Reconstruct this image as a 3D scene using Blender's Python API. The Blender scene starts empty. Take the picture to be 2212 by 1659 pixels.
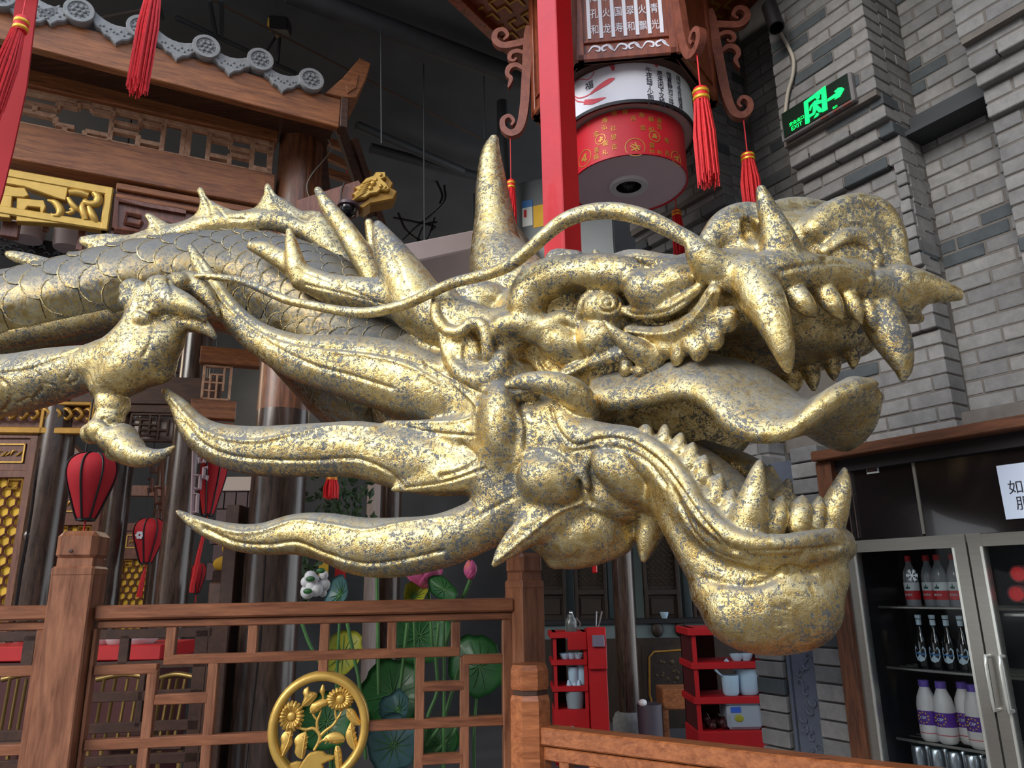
import bpy, bmesh, math, random
import numpy as np
from mathutils import Vector, Matrix
from mathutils.bvhtree import BVHTree
from mathutils.kdtree import KDTree

random.seed(7)
rng = np.random.default_rng(7)
SC = bpy.context.scene
COL = SC.collection
PI = math.pi

# ------------------------------------------------------------------ camera
FPX = 1600.0
CX, CY = 1106.0, 829.5
PITCH = math.radians(15.2)
ROLL = math.radians(-0.9)
CAM = np.array([0.0, 0.0, 1.5])
FWD = np.array([0, math.cos(PITCH), math.sin(PITCH)])
_r0 = np.array([1.0, 0, 0])
_u0 = np.array([0, -math.sin(PITCH), math.cos(PITCH)])
RGT = _r0 * math.cos(ROLL) + _u0 * math.sin(ROLL)
UPV = -_r0 * math.sin(ROLL) + _u0 * math.cos(ROLL)

cam_data = bpy.data.cameras.new('camera')
cam_data.sensor_fit = 'HORIZONTAL'
cam_data.sensor_width = 36.0
cam_data.lens = 36.0 * FPX / 2212.0
cam_data.clip_start = 0.02
cam_data.clip_end = 300
cam = bpy.data.objects.new('camera', cam_data)
COL.objects.link(cam)
m = Matrix.Identity(4)
for i in range(3):
    m[i][0], m[i][1], m[i][2], m[i][3] = RGT[i], UPV[i], -FWD[i], CAM[i]
cam.matrix_world = m
SC.camera = cam

# ------------------------------------------------------------------ light
W = bpy.data.worlds.new('world')
SC.world = W
W.use_nodes = True
wn, wl = W.node_tree.nodes, W.node_tree.links
wbg = wn['Background']
tc = wn.new('ShaderNodeTexCoord')
sx = wn.new('ShaderNodeSeparateXYZ')
wl.new(tc.outputs['Generated'], sx.inputs[0])
rmp = wn.new('ShaderNodeValToRGB')
wl.new(sx.outputs['Z'], rmp.inputs['Fac'])
rmp.color_ramp.elements[0].position = 0.0
rmp.color_ramp.elements[0].color = (0.86, 0.88, 0.90, 1)
rmp.color_ramp.elements[1].position = 0.7
rmp.color_ramp.elements[1].color = (0.62, 0.74, 0.95, 1)
wl.new(rmp.outputs['Color'], wbg.inputs['Color'])
wbg.inputs['Strength'].default_value = 1.9
sun_d = bpy.data.lights.new('sun', 'SUN')
sun_d.energy = 2.0
sun_d.angle = math.radians(28)
sun_d.color = (1.0, 0.95, 0.86)
sun = bpy.data.objects.new('sun', sun_d)
COL.objects.link(sun)
sun.rotation_euler = Vector((-0.62, -0.72, 0.44)).to_track_quat('Z', 'Y').to_euler()
SC.view_settings.view_transform = 'Standard'
SC.view_settings.look = 'None'
SC.view_settings.gamma = 1.0
SC.view_settings.use_curve_mapping = False
SC.view_settings.exposure = 0.22

# ------------------------------------------------------------------ pixels to points
def ray(px, py):
    return FWD + ((px - CX) / FPX) * RGT - ((py - CY) / FPX) * UPV

def at(px, py, Y):
    d = ray(px, py)
    return CAM + d * ((Y - CAM[1]) / d[1])

def mpp(px, py, Y):                       # metres per pixel at that point
    d = ray(px, py)
    return (Y - CAM[1]) / d[1] / FPX

class Plane:                              # origin o, u along, v up, w towards the viewer
    def __init__(s, o, u, v=(0, 0, 1)):
        s.o = np.array(o, float)
        s.u = np.array(u, float); s.u /= np.linalg.norm(s.u)
        s.v = np.array(v, float); s.v -= s.u * np.dot(s.v, s.u); s.v /= np.linalg.norm(s.v)
        s.w = np.cross(s.u, s.v)
    def uv(s, px, py, w=0.0):
        d = ray(px, py)
        o = s.o + s.w * w
        t = np.dot(o - CAM, s.w) / np.dot(d, s.w)
        q = CAM + d * t - o
        return float(np.dot(q, s.u)), float(np.dot(q, s.v))
    def P(s, u, v, w=0.0):
        return s.o + s.u * u + s.v * v + s.w * w
    def at(s, px, py, w=0.0):
        u, v = s.uv(px, py, w)
        return s.P(u, v, w)

def catmull(pts, n):
    """smooth polyline through rows of pts, n samples per span"""
    P = np.array(pts, float)
    if len(P) < 3:
        t = np.linspace(0, 1, n + 1)[:, None]
        return P[0] * (1 - t) + P[-1] * t
    Q = np.vstack([2 * P[0] - P[1], P, 2 * P[-1] - P[-2]])
    out = []
    for i in range(1, len(Q) - 2):
        p0, p1, p2, p3 = Q[i - 1], Q[i], Q[i + 1], Q[i + 2]
        for t in np.linspace(0, 1, n, endpoint=False):
            out.append(0.5 * ((2 * p1) + (-p0 + p2) * t + (2 * p0 - 5 * p1 + 4 * p2 - p3) * t * t + (-p0 + 3 * p1 - 3 * p2 + p3) * t ** 3))
    out.append(P[-1])
    return np.array(out)

# ------------------------------------------------------------------ mesh building
class MB:
    def __init__(s):
        s.v, s.f = [], []
    def add(s, verts, faces):
        b = len(s.v)
        s.v.extend([tuple(map(float, p)) for p in verts])
        s.f.extend([tuple(i + b for i in f) for f in faces])
        return s
    def obox(s, c, ax, ay, az, ch=0.0):
        """box with centre c and half-axis vectors; ch = chamfer in metres"""
        c = np.array(c, float); ax = np.array(ax, float); ay = np.array(ay, float); az = np.array(az, float)
        if ch <= 0:
            vs = [c + sx_ * ax + sy_ * ay + sz_ * az for sx_ in (-1, 1) for sy_ in (-1, 1) for sz_ in (-1, 1)]
            fs = [(0, 1, 3, 2), (4, 6, 7, 5), (0, 4, 5, 1), (2, 3, 7, 6), (0, 2, 6, 4), (1, 5, 7, 3)]
            if np.dot(np.cross(ax, ay), az) < 0:
                fs = [f[::-1] for f in fs]
            return s.add(vs, fs)
        L = [np.linalg.norm(a) for a in (ax, ay, az)]
        ch = min(ch, 0.45 * min(L))
        k = [1 - ch / l for l in L]
        vs, idx = [], {}
        for a in (-1, 1):
            for b in (-1, 1):
                for d in (-1, 1):
                    for q in range(3):
                        kk = [k[0], k[1], k[2]]; kk[q] = 1
                        idx[(a, b, d, q)] = len(vs)
                        vs.append(c + a * kk[0] * ax + b * kk[1] * ay + d * kk[2] * az)
        fs = []
        for sg in (-1, 1):
            fs.append([idx[(sg, -1, -1, 0)], idx[(sg, 1, -1, 0)], idx[(sg, 1, 1, 0)], idx[(sg, -1, 1, 0)]][::sg])
            fs.append([idx[(-1, sg, -1, 1)], idx[(-1, sg, 1, 1)], idx[(1, sg, 1, 1)], idx[(1, sg, -1, 1)]][::sg])
            fs.append([idx[(-1, -1, sg, 2)], idx[(1, -1, sg, 2)], idx[(1, 1, sg, 2)], idx[(-1, 1, sg, 2)]][::sg])
        for a in (-1, 1):
            for b in (-1, 1):
                fs.append([idx[(a, b, -1, 0)], idx[(a, b, 1, 0)], idx[(a, b, 1, 1)], idx[(a, b, -1, 1)]][::(-1 if a * b > 0 else 1)])
                fs.append([idx[(a, -1, b, 0)], idx[(a, 1, b, 0)], idx[(a, 1, b, 2)], idx[(a, -1, b, 2)]][::(1 if a * b > 0 else -1)])
                fs.append([idx[(-1, a, b, 1)], idx[(1, a, b, 1)], idx[(1, a, b, 2)], idx[(-1, a, b, 2)]][::(-1 if a * b > 0 else 1)])
                for d in (-1, 1):
                    fs.append([idx[(a, b, d, 0)], idx[(a, b, d, 1)], idx[(a, b, d, 2)]][::(1 if a * b * d > 0 else -1)])
        if np.dot(np.cross(ax, ay), az) < 0:
            fs = [f[::-1] for f in fs]
        return s.add(vs, fs)
    def box(s, x0, x1, y0, y1, z0, z1, ch=0.0):
        return s.obox(((x0 + x1) / 2, (y0 + y1) / 2, (z0 + z1) / 2), ((x1 - x0) / 2, 0, 0), (0, (y1 - y0) / 2, 0), (0, 0, (z1 - z0) / 2), ch)
    def pbox(s, pl, u0, u1, v0, v1, w0, w1, ch=0.0):
        return s.obox(pl.P((u0 + u1) / 2, (v0 + v1) / 2, (w0 + w1) / 2), pl.u * (u1 - u0) / 2, pl.v * (v1 - v0) / 2, pl.w * (w1 - w0) / 2, ch)
    def beam(s, p0, p1, wd, ht, up=(0, 0, 1), ch=0.0):
        p0 = np.array(p0, float); p1 = np.array(p1, float)
        d = p1 - p0; L = np.linalg.norm(d); d /= L
        up = np.array(up, float); up = up - d * np.dot(up, d); up /= np.linalg.norm(up)
        sd = np.cross(d, up)
        return s.obox((p0 + p1) / 2, d * L / 2, sd * wd / 2, up * ht / 2, ch)
    def tube(s, pts, rad, n=8, cap=True, smooth=0, flat=None):
        P = np.array(pts, float)
        R = np.full(len(P), rad, float) if np.isscalar(rad) else np.array(rad, float)
        if smooth:
            A = catmull(np.column_stack([P, R]), smooth)
            P, R = A[:, :3], np.maximum(A[:, 3], 1e-4)
        T = np.gradient(P, axis=0)
        T /= np.linalg.norm(T, axis=1)[:, None] + 1e-12
        ref = np.array([0, 0, 1.0]) if abs(T[0][2]) < 0.9 else np.array([1.0, 0, 0])
        N = ref - T[0] * np.dot(ref, T[0]); N /= np.linalg.norm(N)
        vs, fs = [], []
        for i in range(len(P)):
            N = N - T[i] * np.dot(N, T[i]); N /= np.linalg.norm(N) + 1e-12
            B = np.cross(T[i], N)
            for j in range(n):
                a = 2 * PI * j / n
                vs.append(P[i] + R[i] * (math.cos(a) * N + math.sin(a) * B))
        for i in range(len(P) - 1):
            for j in range(n):
                k = (j + 1) % n
                fs.append((i * n + j, i * n + k, (i + 1) * n + k, (i + 1) * n + j))
        if cap:
            fs.append(tuple(range(n))[::-1])
            fs.append(tuple((len(P) - 1) * n + j for j in range(n)))
        return s.add(vs, fs)
    def lathe(s, prof, n=16, o=(0, 0, 0), axis=(0, 0, 1), cap=True, ang=0.0, sx=1.0):
        """prof rows (radius, height)"""
        o = np.array(o, float); A = np.array(axis, float); A /= np.linalg.norm(A)
        ref = np.array([1.0, 0, 0]) if abs(A[0]) < 0.9 else np.array([0, 1.0, 0])
        X = ref - A * np.dot(ref, A); X /= np.linalg.norm(X); Yv = np.cross(A, X)
        vs, fs = [], []
        for r, h in prof:
            for j in range(n):
                a = 2 * PI * j / n + ang
                vs.append(o + A * h + r * (sx * math.cos(a) * X + math.sin(a) * Yv))
        for i in range(len(prof) - 1):
            for j in range(n):
                k = (j + 1) % n
                fs.append((i * n + j, i * n + k, (i + 1) * n + k, (i + 1) * n + j))
        if cap:
            fs.append(tuple(range(n))[::-1])
            fs.append(tuple((len(prof) - 1) * n + j for j in range(n)))
        return s.add(vs, fs)
    def prism(s, pl, poly, w0, w1, inset=0.0):
        """extruded outline (u,v) on a plane, from w0 to w1 (w1 faces the viewer); inset chamfers the front edge"""
        A = np.array(poly, float)
        area = 0.5 * np.sum(A[:, 0] * np.roll(A[:, 1], -1) - np.roll(A[:, 0], -1) * A[:, 1])
        if area < 0:
            A = A[::-1]
        n = len(A)
        rings = [(A, w0), (A, w1 - inset if inset else w1)]
        if inset:
            prv, nxt = np.roll(A, 1, 0), np.roll(A, -1, 0)
            e1 = A - prv; e2 = nxt - A
            n1 = np.column_stack([-e1[:, 1], e1[:, 0]]); n1 /= np.linalg.norm(n1, axis=1)[:, None] + 1e-9
            n2 = np.column_stack([-e2[:, 1], e2[:, 0]]); n2 /= np.linalg.norm(n2, axis=1)[:, None] + 1e-9
            nn = n1 + n2; nn /= np.maximum(np.linalg.norm(nn, axis=1)[:, None], 0.5)
            rings.append((A + nn * inset, w1))
        vs, fs = [], []
        for ring, w in rings:
            vs.extend([pl.P(u, v, w) for u, v in ring])
        for r in range(len(rings) - 1):
            for j in range(n):
                k = (j + 1) % n
                fs.append((r * n + j, r * n + k, (r + 1) * n + k, (r + 1) * n + j))
        fs.append(tuple(range(n))[::-1])
        fs.append(tuple((len(rings) - 1) * n + j for j in range(n)))
        return s.add(vs, fs)
    def sphere(s, c, r, nu=12, nv=8, sc=(1, 1, 1)):
        c = np.array(c, float)
        vs = [c + np.array([0, 0, -r * sc[2]])]
        for i in range(1, nv):
            t = PI * i / nv
            for j in range(nu):
                a = 2 * PI * j / nu
                vs.append(c + r * np.array([sc[0] * math.sin(t) * math.cos(a), sc[1] * math.sin(t) * math.sin(a), -sc[2] * math.cos(t)]))
        vs.append(c + np.array([0, 0, r * sc[2]]))
        fs = []
        for j in range(nu):
            k = (j + 1) % nu
            fs.append((0, 1 + k, 1 + j))
            for i in range(nv - 2):
                fs.append((1 + i * nu + j, 1 + i * nu + k, 1 + (i + 1) * nu + k, 1 + (i + 1) * nu + j))
            fs.append((1 + (nv - 2) * nu + j, 1 + (nv - 2) * nu + k, len(vs) - 1))
        return s.add(vs, fs)

ORG = {}                                   # world origin of each object

def mesh_of(name, mb, mat, origin, smooth=None):
    me = bpy.data.meshes.new(name)
    V = [(x - origin[0], y - origin[1], z - origin[2]) for x, y, z in mb.v]
    me.from_pydata(V, [], mb.f)
    me.validate()
    if mat is not None:
        me.materials.append(mat)
    if smooth is not None:
        me.polygons.foreach_set('use_smooth', [True] * len(me.polygons))
        if smooth < 180:
            me.set_sharp_from_angle(angle=math.radians(smooth))
    me.update()
    return me

def thing(name, label, cat, loc=(0, 0, 0), group=None, rotz=0.0):
    o = bpy.data.objects.new(name, None)
    COL.objects.link(o)
    o.empty_display_size = 0.05
    o.location = loc
    o.rotation_euler = (0, 0, rotz)
    o['label'] = label; o['category'] = cat
    if group: o['group'] = group
    ORG[o.name] = tuple(map(float, loc))
    return o

def part(name, mb, mat, parent=None, smooth=None, label=None, kind=None):
    """mesh in world coordinates, linked as one object (under parent when given)"""
    org = ORG[parent.name] if parent is not None else (0.0, 0.0, 0.0)
    o = bpy.data.objects.new(name, mesh_of(name, mb, mat, org, smooth))
    COL.objects.link(o)
    if parent is not None:
        o.parent = parent
    ORG[o.name] = org
    if label: o['label'] = label
    if kind: o['kind'] = kind
    return o

def solo(name, mb, mat, label, cat, group=None, smooth=None, kind=None):
    """a thing that is one mesh; its origin sits at the base of the mesh"""
    A = np.array(mb.v); lo, hi = A.min(0), A.max(0)
    org = ((lo[0] + hi[0]) / 2, (lo[1] + hi[1]) / 2, lo[2])
    o = bpy.data.objects.new(name, mesh_of(name, mb, mat, org, smooth))
    COL.objects.link(o); o.location = org
    o['label'] = label; o['category'] = cat
    if group: o['group'] = group
    if kind: o['kind'] = kind
    ORG[o.name] = tuple(map(float, org))
    return o

def struct(name, mb, mat, smooth=None, label=None):
    o = part(name, mb, mat, None, smooth)
    o['kind'] = 'structure'
    if label: o['label'] = label
    return o

def dup(root, loc=None, rotz=None, label=None, group=None):
    def cp(o, par):
        c = o.copy(); COL.objects.link(c)
        if par is not None: c.parent = par
        for ch in list(o.children): cp(ch, c)
        return c
    r = cp(root, None)
    if loc is not None: r.location = loc
    if rotz is not None: r.rotation_euler = (0, 0, rotz)
    if label: r['label'] = label
    if group: r['group'] = group
    ORG[r.name] = tuple(r.location)
    return r

# ------------------------------------------------------------------ materials
def new_mat(name):
    mt = bpy.data.materials.new(name)
    mt.use_nodes = True
    nt = mt.node_tree
    return mt, nt.nodes, nt.links, nt.nodes['Principled BSDF']

def simple(name, col, rough=0.5, metal=0.0, emit=None, estr=1.0, bump=0.0, bscale=60, vary=0.0, vscale=8, coat=0.0, trans=0.0, alpha=1.0, stretch=(1, 1, 1)):
    mt, N, L, B = new_mat(name)
    B.inputs['Base Color'].default_value = (*col, 1)
    B.inputs['Roughness'].default_value = rough
    B.inputs['Metallic'].default_value = metal
    if coat: B.inputs['Coat Weight'].default_value = coat
    if trans: B.inputs['Transmission Weight'].default_value = trans
    if alpha < 1: B.inputs['Alpha'].default_value = alpha
    if emit:
        B.inputs['Emission Color'].default_value = (*emit, 1)
        B.inputs['Emission Strength'].default_value = estr
    if bump or vary:
        t = N.new('ShaderNodeTexCoord')
        mp = N.new('ShaderNodeMapping'); mp.inputs['Scale'].default_value = stretch
        L.new(t.outputs['Object'], mp.inputs[0])
    if vary:
        nz = N.new('ShaderNodeTexNoise'); nz.inputs['Scale'].default_value = vscale; nz.inputs['Detail'].default_value = 6
        L.new(mp.outputs[0], nz.inputs['Vector'])
        mr = N.new('ShaderNodeMapRange'); mr.inputs['From Min'].default_value = 0.25; mr.inputs['From Max'].default_value = 0.75
        mr.inputs['To Min'].default_value = 1 - vary; mr.inputs['To Max'].default_value = 1 + vary
        L.new(nz.outputs['Fac'], mr.inputs['Value'])
        hv = N.new('ShaderNodeHueSaturation'); hv.inputs['Color'].default_value = (*col, 1)
        L.new(mr.outputs[0], hv.inputs['Value'])
        L.new(hv.outputs[0], B.inputs['Base Color'])
    if bump:
        nb = N.new('ShaderNodeTexNoise'); nb.inputs['Scale'].default_value = bscale; nb.inputs['Detail'].default_value = 5
        L.new(mp.outputs[0], nb.inputs['Vector'])
        bp = N.new('ShaderNodeBump'); bp.inputs['Strength'].default_value = bump; bp.inputs['Distance'].default_value = 0.01
        L.new(nb.outputs['Fac'], bp.inputs['Height']); L.new(bp.outputs[0], B.inputs['Normal'])
    return mt

def wood(name, dark, light, rough=0.5, stretch=(1, 1, 1), scale=6.0, coat=0.0, rot=0.0):
    """grain runs along the axis with the small stretch value"""
    mt, N, L, B = new_mat(name)
    t = N.new('ShaderNodeTexCoord')
    mp = N.new('ShaderNodeMapping'); mp.vector_type = 'TEXTURE'; mp.inputs['Scale'].default_value = tuple(1.0 / x for x in stretch)
    mp.inputs['Rotation'].default_value = (0, 0, math.radians(rot))
    L.new(t.outputs['Object'], mp.inputs[0])
    n1 = N.new('ShaderNodeTexNoise'); n1.inputs['Scale'].default_value = scale; n1.inputs['Detail'].default_value = 8
    n1.inputs['Roughness'].default_value = 0.65; n1.inputs['Distortion'].default_value = 0.6
    L.new(mp.outputs[0], n1.inputs['Vector'])
    n2 = N.new('ShaderNodeTexNoise'); n2.inputs['Scale'].default_value = scale * 4; n2.inputs['Detail'].default_value = 6
    L.new(mp.outputs[0], n2.inputs['Vector'])
    mx = N.new('ShaderNodeMath'); mx.operation = 'MULTIPLY_ADD'
    L.new(n2.outputs['Fac'], mx.inputs[0]); mx.inputs[1].default_value = 0.30
    L.new(n1.outputs['Fac'], mx.inputs[2])
    cr = N.new('ShaderNodeValToRGB')
    cr.color_ramp.elements[0].position = 0.45; cr.color_ramp.elements[0].color = (*dark, 1)
    cr.color_ramp.elements[1].position = 0.83; cr.color_ramp.elements[1].color = (*light, 1)
    L.new(mx.outputs[0], cr.inputs['Fac'])
    L.new(cr.outputs['Color'], B.inputs['Base Color'])
    B.inputs['Roughness'].default_value = rough
    if coat:
        B.inputs['Coat Weight'].default_value = coat; B.inputs['Coat Roughness'].default_value = 0.2
    bp = N.new('ShaderNodeBump'); bp.inputs['Strength'].default_value = 0.25; bp.inputs['Distance'].default_value = 0.004
    L.new(mx.outputs[0], bp.inputs['Height']); L.new(bp.outputs[0], B.inputs['Normal'])
    return mt

def gold_leaf(name, fine=1.0, dust=0.0, tn=1.0, dc=0.20):
    """old gold leaf over a dark ground: leaf worn away in flecks, dust lying on what faces up"""
    mt, N, L, B = new_mat(name)
    t = N.new('ShaderNodeTexCoord')
    P0 = t.outputs['Object']
    def noise(scale, detail=6, rough=0.6, dist=0.0):
        n = N.new('ShaderNodeTexNoise'); n.inputs['Scale'].default_value = scale * fine
        n.inputs['Detail'].default_value = detail; n.inputs['Roughness'].default_value = rough; n.inputs['Distortion'].default_value = dist
        L.new(P0, n.inputs['Vector']); return n.outputs['Fac']
    def ramp(fac, stops):
        r = N.new('ShaderNodeValToRGB'); e = r.color_ramp.elements
        e[0].position, e[0].color = stops[0][0], (*stops[0][1], 1)
        e[1].position, e[1].color = stops[-1][0], (*stops[-1][1], 1)
        for p, c in stops[1:-1]:
            x = e.new(p); x.color = (*c, 1)
        L.new(fac, r.inputs['Fac']); return r.outputs['Color']
    def math_(op, a, b=None, c=None):
        n = N.new('ShaderNodeMath'); n.operation = op
        for i, x in enumerate((a, b, c)):
            if x is None: continue
            if isinstance(x, (int, float)): n.inputs[i].default_value = x
            else: L.new(x, n.inputs[i])
        return n.outputs[0]
    def rng_(v, a, b, c, d):
        n = N.new('ShaderNodeMapRange'); L.new(v, n.inputs['Value'])
        for k, x in zip(('From Min', 'From Max', 'To Min', 'To Max'), (a, b, c, d)): n.inputs[k].default_value = x
        return n.outputs[0]
    big = noise(3.6, 3, 0.55)
    mid = noise(22.0, 6, 0.62, 1.0)
    n1 = noise(40.0, 4, 0.60, 1.6)
    n2 = noise(105.0, 4, 0.65, 1.8)
    fn = noise(260.0, 3, 0.65, 0.8)
    geo = N.new('ShaderNodeNewGeometry')
    f0 = math_('ADD', math_('MULTIPLY', n1, 0.42), math_('ADD', math_('MULTIPLY', n2, 0.40), math_('MULTIPLY', fn, 0.18)))
    f0 = math_('ADD', f0, rng_(big, 0.30, 0.70, -0.06, 0.05))
    worn = ramp(f0, [(0.446, (1, 1, 1)), (0.492, (0, 0, 0))])
    tone = ramp(mid, [(0.32, (0.54 * tn, 0.36 * tn, 0.12 * tn)), (0.5, (0.72 * tn, 0.55 * tn, 0.24 * tn)), (0.70, (0.86 * tn, 0.74 * tn, 0.42 * tn))])
    mix1 = N.new('ShaderNodeMix'); mix1.data_type = 'RGBA'
    L.new(worn, mix1.inputs['Factor']); L.new(tone, mix1.inputs['A']); mix1.inputs['B'].default_value = (0.105, 0.112, 0.115, 1)
    sp = N.new('ShaderNodeSeparateXYZ'); L.new(geo.outputs['Normal'], sp.inputs[0])
    up = rng_(math_('ADD', sp.outputs['Z'], math_('MULTIPLY_ADD', mid, 1.2, -0.6)), 0.18 - dust, 0.80 - dust * 0.7, 0.0, 0.82)
    mix2 = N.new('ShaderNodeMix'); mix2.data_type = 'RGBA'
    L.new(up, mix2.inputs['Factor']); L.new(mix1.outputs['Result'], mix2.inputs['A']); mix2.inputs['B'].default_value = (dc * 0.99, dc, dc * 0.99, 1)
    L.new(mix2.outputs['Result'], B.inputs['Base Color'])
    met = math_('MULTIPLY', math_('SUBTRACT', 1.0, math_('MULTIPLY', worn, 0.8)), math_('SUBTRACT', 1.0, up))
    L.new(met, B.inputs['Metallic'])
    rr = math_('ADD', 0.16, math_('MULTIPLY', fn, 0.20))
    L.new(math_('ADD', rr, math_('MULTIPLY', up, 0.35)), B.inputs['Roughness'])
    h = math_('ADD', math_('MULTIPLY', mid, 1.1), math_('ADD', math_('MULTIPLY', n2, 0.22), math_('MULTIPLY', fn, 0.07)))
    h = math_('SUBTRACT', h, math_('MULTIPLY', worn, 0.10))
    bp = N.new('ShaderNodeBump'); bp.inputs['Strength'].default_value = 0.40 - dust * 0.5; bp.inputs['Distance'].default_value = 0.012
    L.new(h, bp.inputs['Height']); L.new(bp.outputs[0], B.inputs['Normal'])
    return mt

# ------------------------------------------------------------------ sculpting in a distance field
class Sculpt:
    def __init__(s, lo, hi, h):
        s.lo = np.array(lo, np.float32); s.h = h
        s.n = np.ceil((np.array(hi) - s.lo) / h).astype(int) + 1
        s.d = np.full(tuple(s.n), 0.06, np.float32)
        s.id = np.zeros(tuple(s.n), np.uint8)
        s.names = [None]
    def pid(s, name):
        s.names.append(name); return len(s.names) - 1
    def _win(s, lo, hi, pad):
        a = np.floor((np.array(lo) - pad - s.lo) / s.h).astype(int)
        b = np.ceil((np.array(hi) + pad - s.lo) / s.h).astype(int) + 1
        a = np.maximum(a, 0); b = np.minimum(b, s.n)
        if np.any(b <= a): return None
        ax = [(s.lo[i] + s.h * np.arange(a[i], b[i])).astype(np.float32) for i in range(3)]
        return (slice(a[0], b[0]), slice(a[1], b[1]), slice(a[2], b[2])), ax
    def _merge(s, sl, dn, k, pid, mode):
        d0 = s.d[sl]
        if mode == 'add':
            hh = np.maximum(k - np.abs(d0 - dn), 0) / k
            new = np.minimum(d0, dn) - hh * hh * k * 0.25
            if pid:
                w = s.id[sl]; w[dn < d0] = pid
            s.d[sl] = new
        else:
            dm = -dn
            hh = np.maximum(k - np.abs(d0 - dm), 0) / k
            s.d[sl] = np.maximum(d0, dm) + hh * hh * k * 0.25
    def chain(s, P, R, k=0.02, pid=0, mode='add', flat=None):
        """swept round cone through points P with radii R; flat = (axis, factor) squashes the section along axis"""
        P = np.array(P, np.float32); R = np.array(R, np.float32)
        pad = float(R.max()) * (1.0) + k + 2 * s.h
        w = s._win(P.min(0), P.max(0), pad)
        if w is None: return
        sl, ax = w
        tmp = np.full(tuple(len(a) for a in ax), 1.0, np.float32)
        off = [x.start for x in sl]
        for i in range(len(P) - 1):
            a, b, ra, rb = P[i], P[i + 1], R[i], R[i + 1]
            pd = max(ra, rb) + k + 2 * s.h
            ww = s._win(np.minimum(a, b), np.maximum(a, b), pd)
            if ww is None: continue
            s2, x2 = ww
            X = x2[0][:, None, None]; Yv = x2[1][None, :, None]; Z = x2[2][None, None, :]
            if flat is None:
                e = b - a; ee = float(np.dot(e, e)) + 1e-12
                t = np.clip(((X - a[0]) * e[0] + (Yv - a[1]) * e[1] + (Z - a[2]) * e[2]) / ee, 0, 1)
                dx = X - a[0] - t * e[0]; dy = Yv - a[1] - t * e[1]; dz = Z - a[2] - t * e[2]
                dd = np.sqrt(dx * dx + dy * dy + dz * dz) - (ra + (rb - ra) * t)
            else:
                nrm, fc = np.array(flat[0], np.float32), 1.0 / flat[1]
                e = b - a; ee = float(np.dot(e, e)) + 1e-12
                t = np.clip(((X - a[0]) * e[0] + (Yv - a[1]) * e[1] + (Z - a[2]) * e[2]) / ee, 0, 1)
                dx = X - a[0] - t * e[0]; dy = Yv - a[1] - t * e[1]; dz = Z - a[2] - t * e[2]
                q = (dx * nrm[0] + dy * nrm[1] + dz * nrm[2])
                l0 = np.sqrt(dx * dx + dy * dy + dz * dz) + 1e-9
                l1 = np.sqrt(np.maximum(l0 * l0 + q * q * (fc * fc - 1), 0))
                rr = ra + (rb - ra) * t
                dd = (l1 - rr) * np.clip(l0 / np.maximum(l1, 1e-9), flat[1], 1)
            s3 = tuple(slice(s2[q_].start - off[q_], s2[q_].stop - off[q_]) for q_ in range(3))
            np.minimum(tmp[s3], dd, out=tmp[s3])
        s._merge(sl, tmp, k, pid, mode)
    def ell(s, c, r, M, k=0.02, pid=0, mode='add'):
        c = np.array(c, np.float32); M = np.array(M, np.float32)      # rows of M: the three axes
        ext = np.sqrt(((M * np.array(r)[:, None]) ** 2).sum(0))
        w = s._win(c - ext, c + ext, k + 2 * s.h)
        if w is None: return
        sl, ax = w
        X = ax[0][:, None, None] - c[0]; Yv = ax[1][None, :, None] - c[1]; Z = ax[2][None, None, :] - c[2]
        k0 = 0; k1 = 0
        for i in range(3):
            q = (X * M[i, 0] + Yv * M[i, 1] + Z * M[i, 2]) / r[i]
            k0 = k0 + q * q; k1 = k1 + (q / r[i]) ** 2
        k0 = np.sqrt(k0); k1 = np.sqrt(k1) + 1e-9
        s._merge(sl, (k0 * (k0 - 1) / k1).astype(np.float32), k, pid, mode)
    # the same in photograph pixels: point (px, py, Y, r px)
    def T(s, pts, k=0.02, pid=0, mode='add', n=5, flat=None):
        A = catmull(pts, n)
        P = np.array([at(a[0], a[1], a[2]) for a in A])
        R = np.array([max(a[3], 0.5) * mpp(a[0], a[1], a[2]) for a in A])
        s.chain(P, R, k, pid, mode, flat)
    def E(s, px, py, Y, rx, ry, rd, ang=0.0, k=0.02, pid=0, mode='add'):
        c = at(px, py, Y); q = mpp(px, py, Y); a = math.radians(ang)
        ax = math.cos(a) * RGT - math.sin(a) * UPV
        ay = math.sin(a) * RGT + math.cos(a) * UPV
        s.ell(c, (rx * q, ry * q, rd * q), [ax, ay, FWD], k, pid, mode)
    def plate(s, poly, Y, th, w=0.05, k=0.012, pid=0, mode='add', n=4):
        """lens shaped plate: an outline (px, py), standing at depth Y (or Y left, Y right), th = half thickness, w = how fast it swells inwards"""
        P = np.array(poly, float)
        P = catmull(np.vstack([P, P[:1]]), n)[:-1] if n > 1 else P
        x0, x1 = P[:, 0].min(), P[:, 0].max()
        Ya, Yb = (Y, Y) if np.isscalar(Y) else Y
        pts = np.array([at(q[0], q[1], Ya + (Yb - Ya) * (q[0] - x0) / (x1 - x0)) for q in P])
        ww = s._win(pts.min(0), pts.max(0), th + k + 3 * s.h)
        if ww is None: return
        sl, ax = ww
        X = ax[0][:, None, None] - CAM[0]; Yv = ax[1][None, :, None] - CAM[1]; Z = ax[2][None, None, :] - CAM[2]
        zc = X * FWD[0] + Yv * FWD[1] + Z * FWD[2]
        px = CX + FPX * (X * RGT[0] + Yv * RGT[1] + Z * RGT[2]) / zc
        py = CY - FPX * (X * UPV[0] + Yv * UPV[1] + Z * UPV[2]) / zc
        d2 = np.full(px.shape, 1e9); ins = np.zeros(px.shape, bool)
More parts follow.
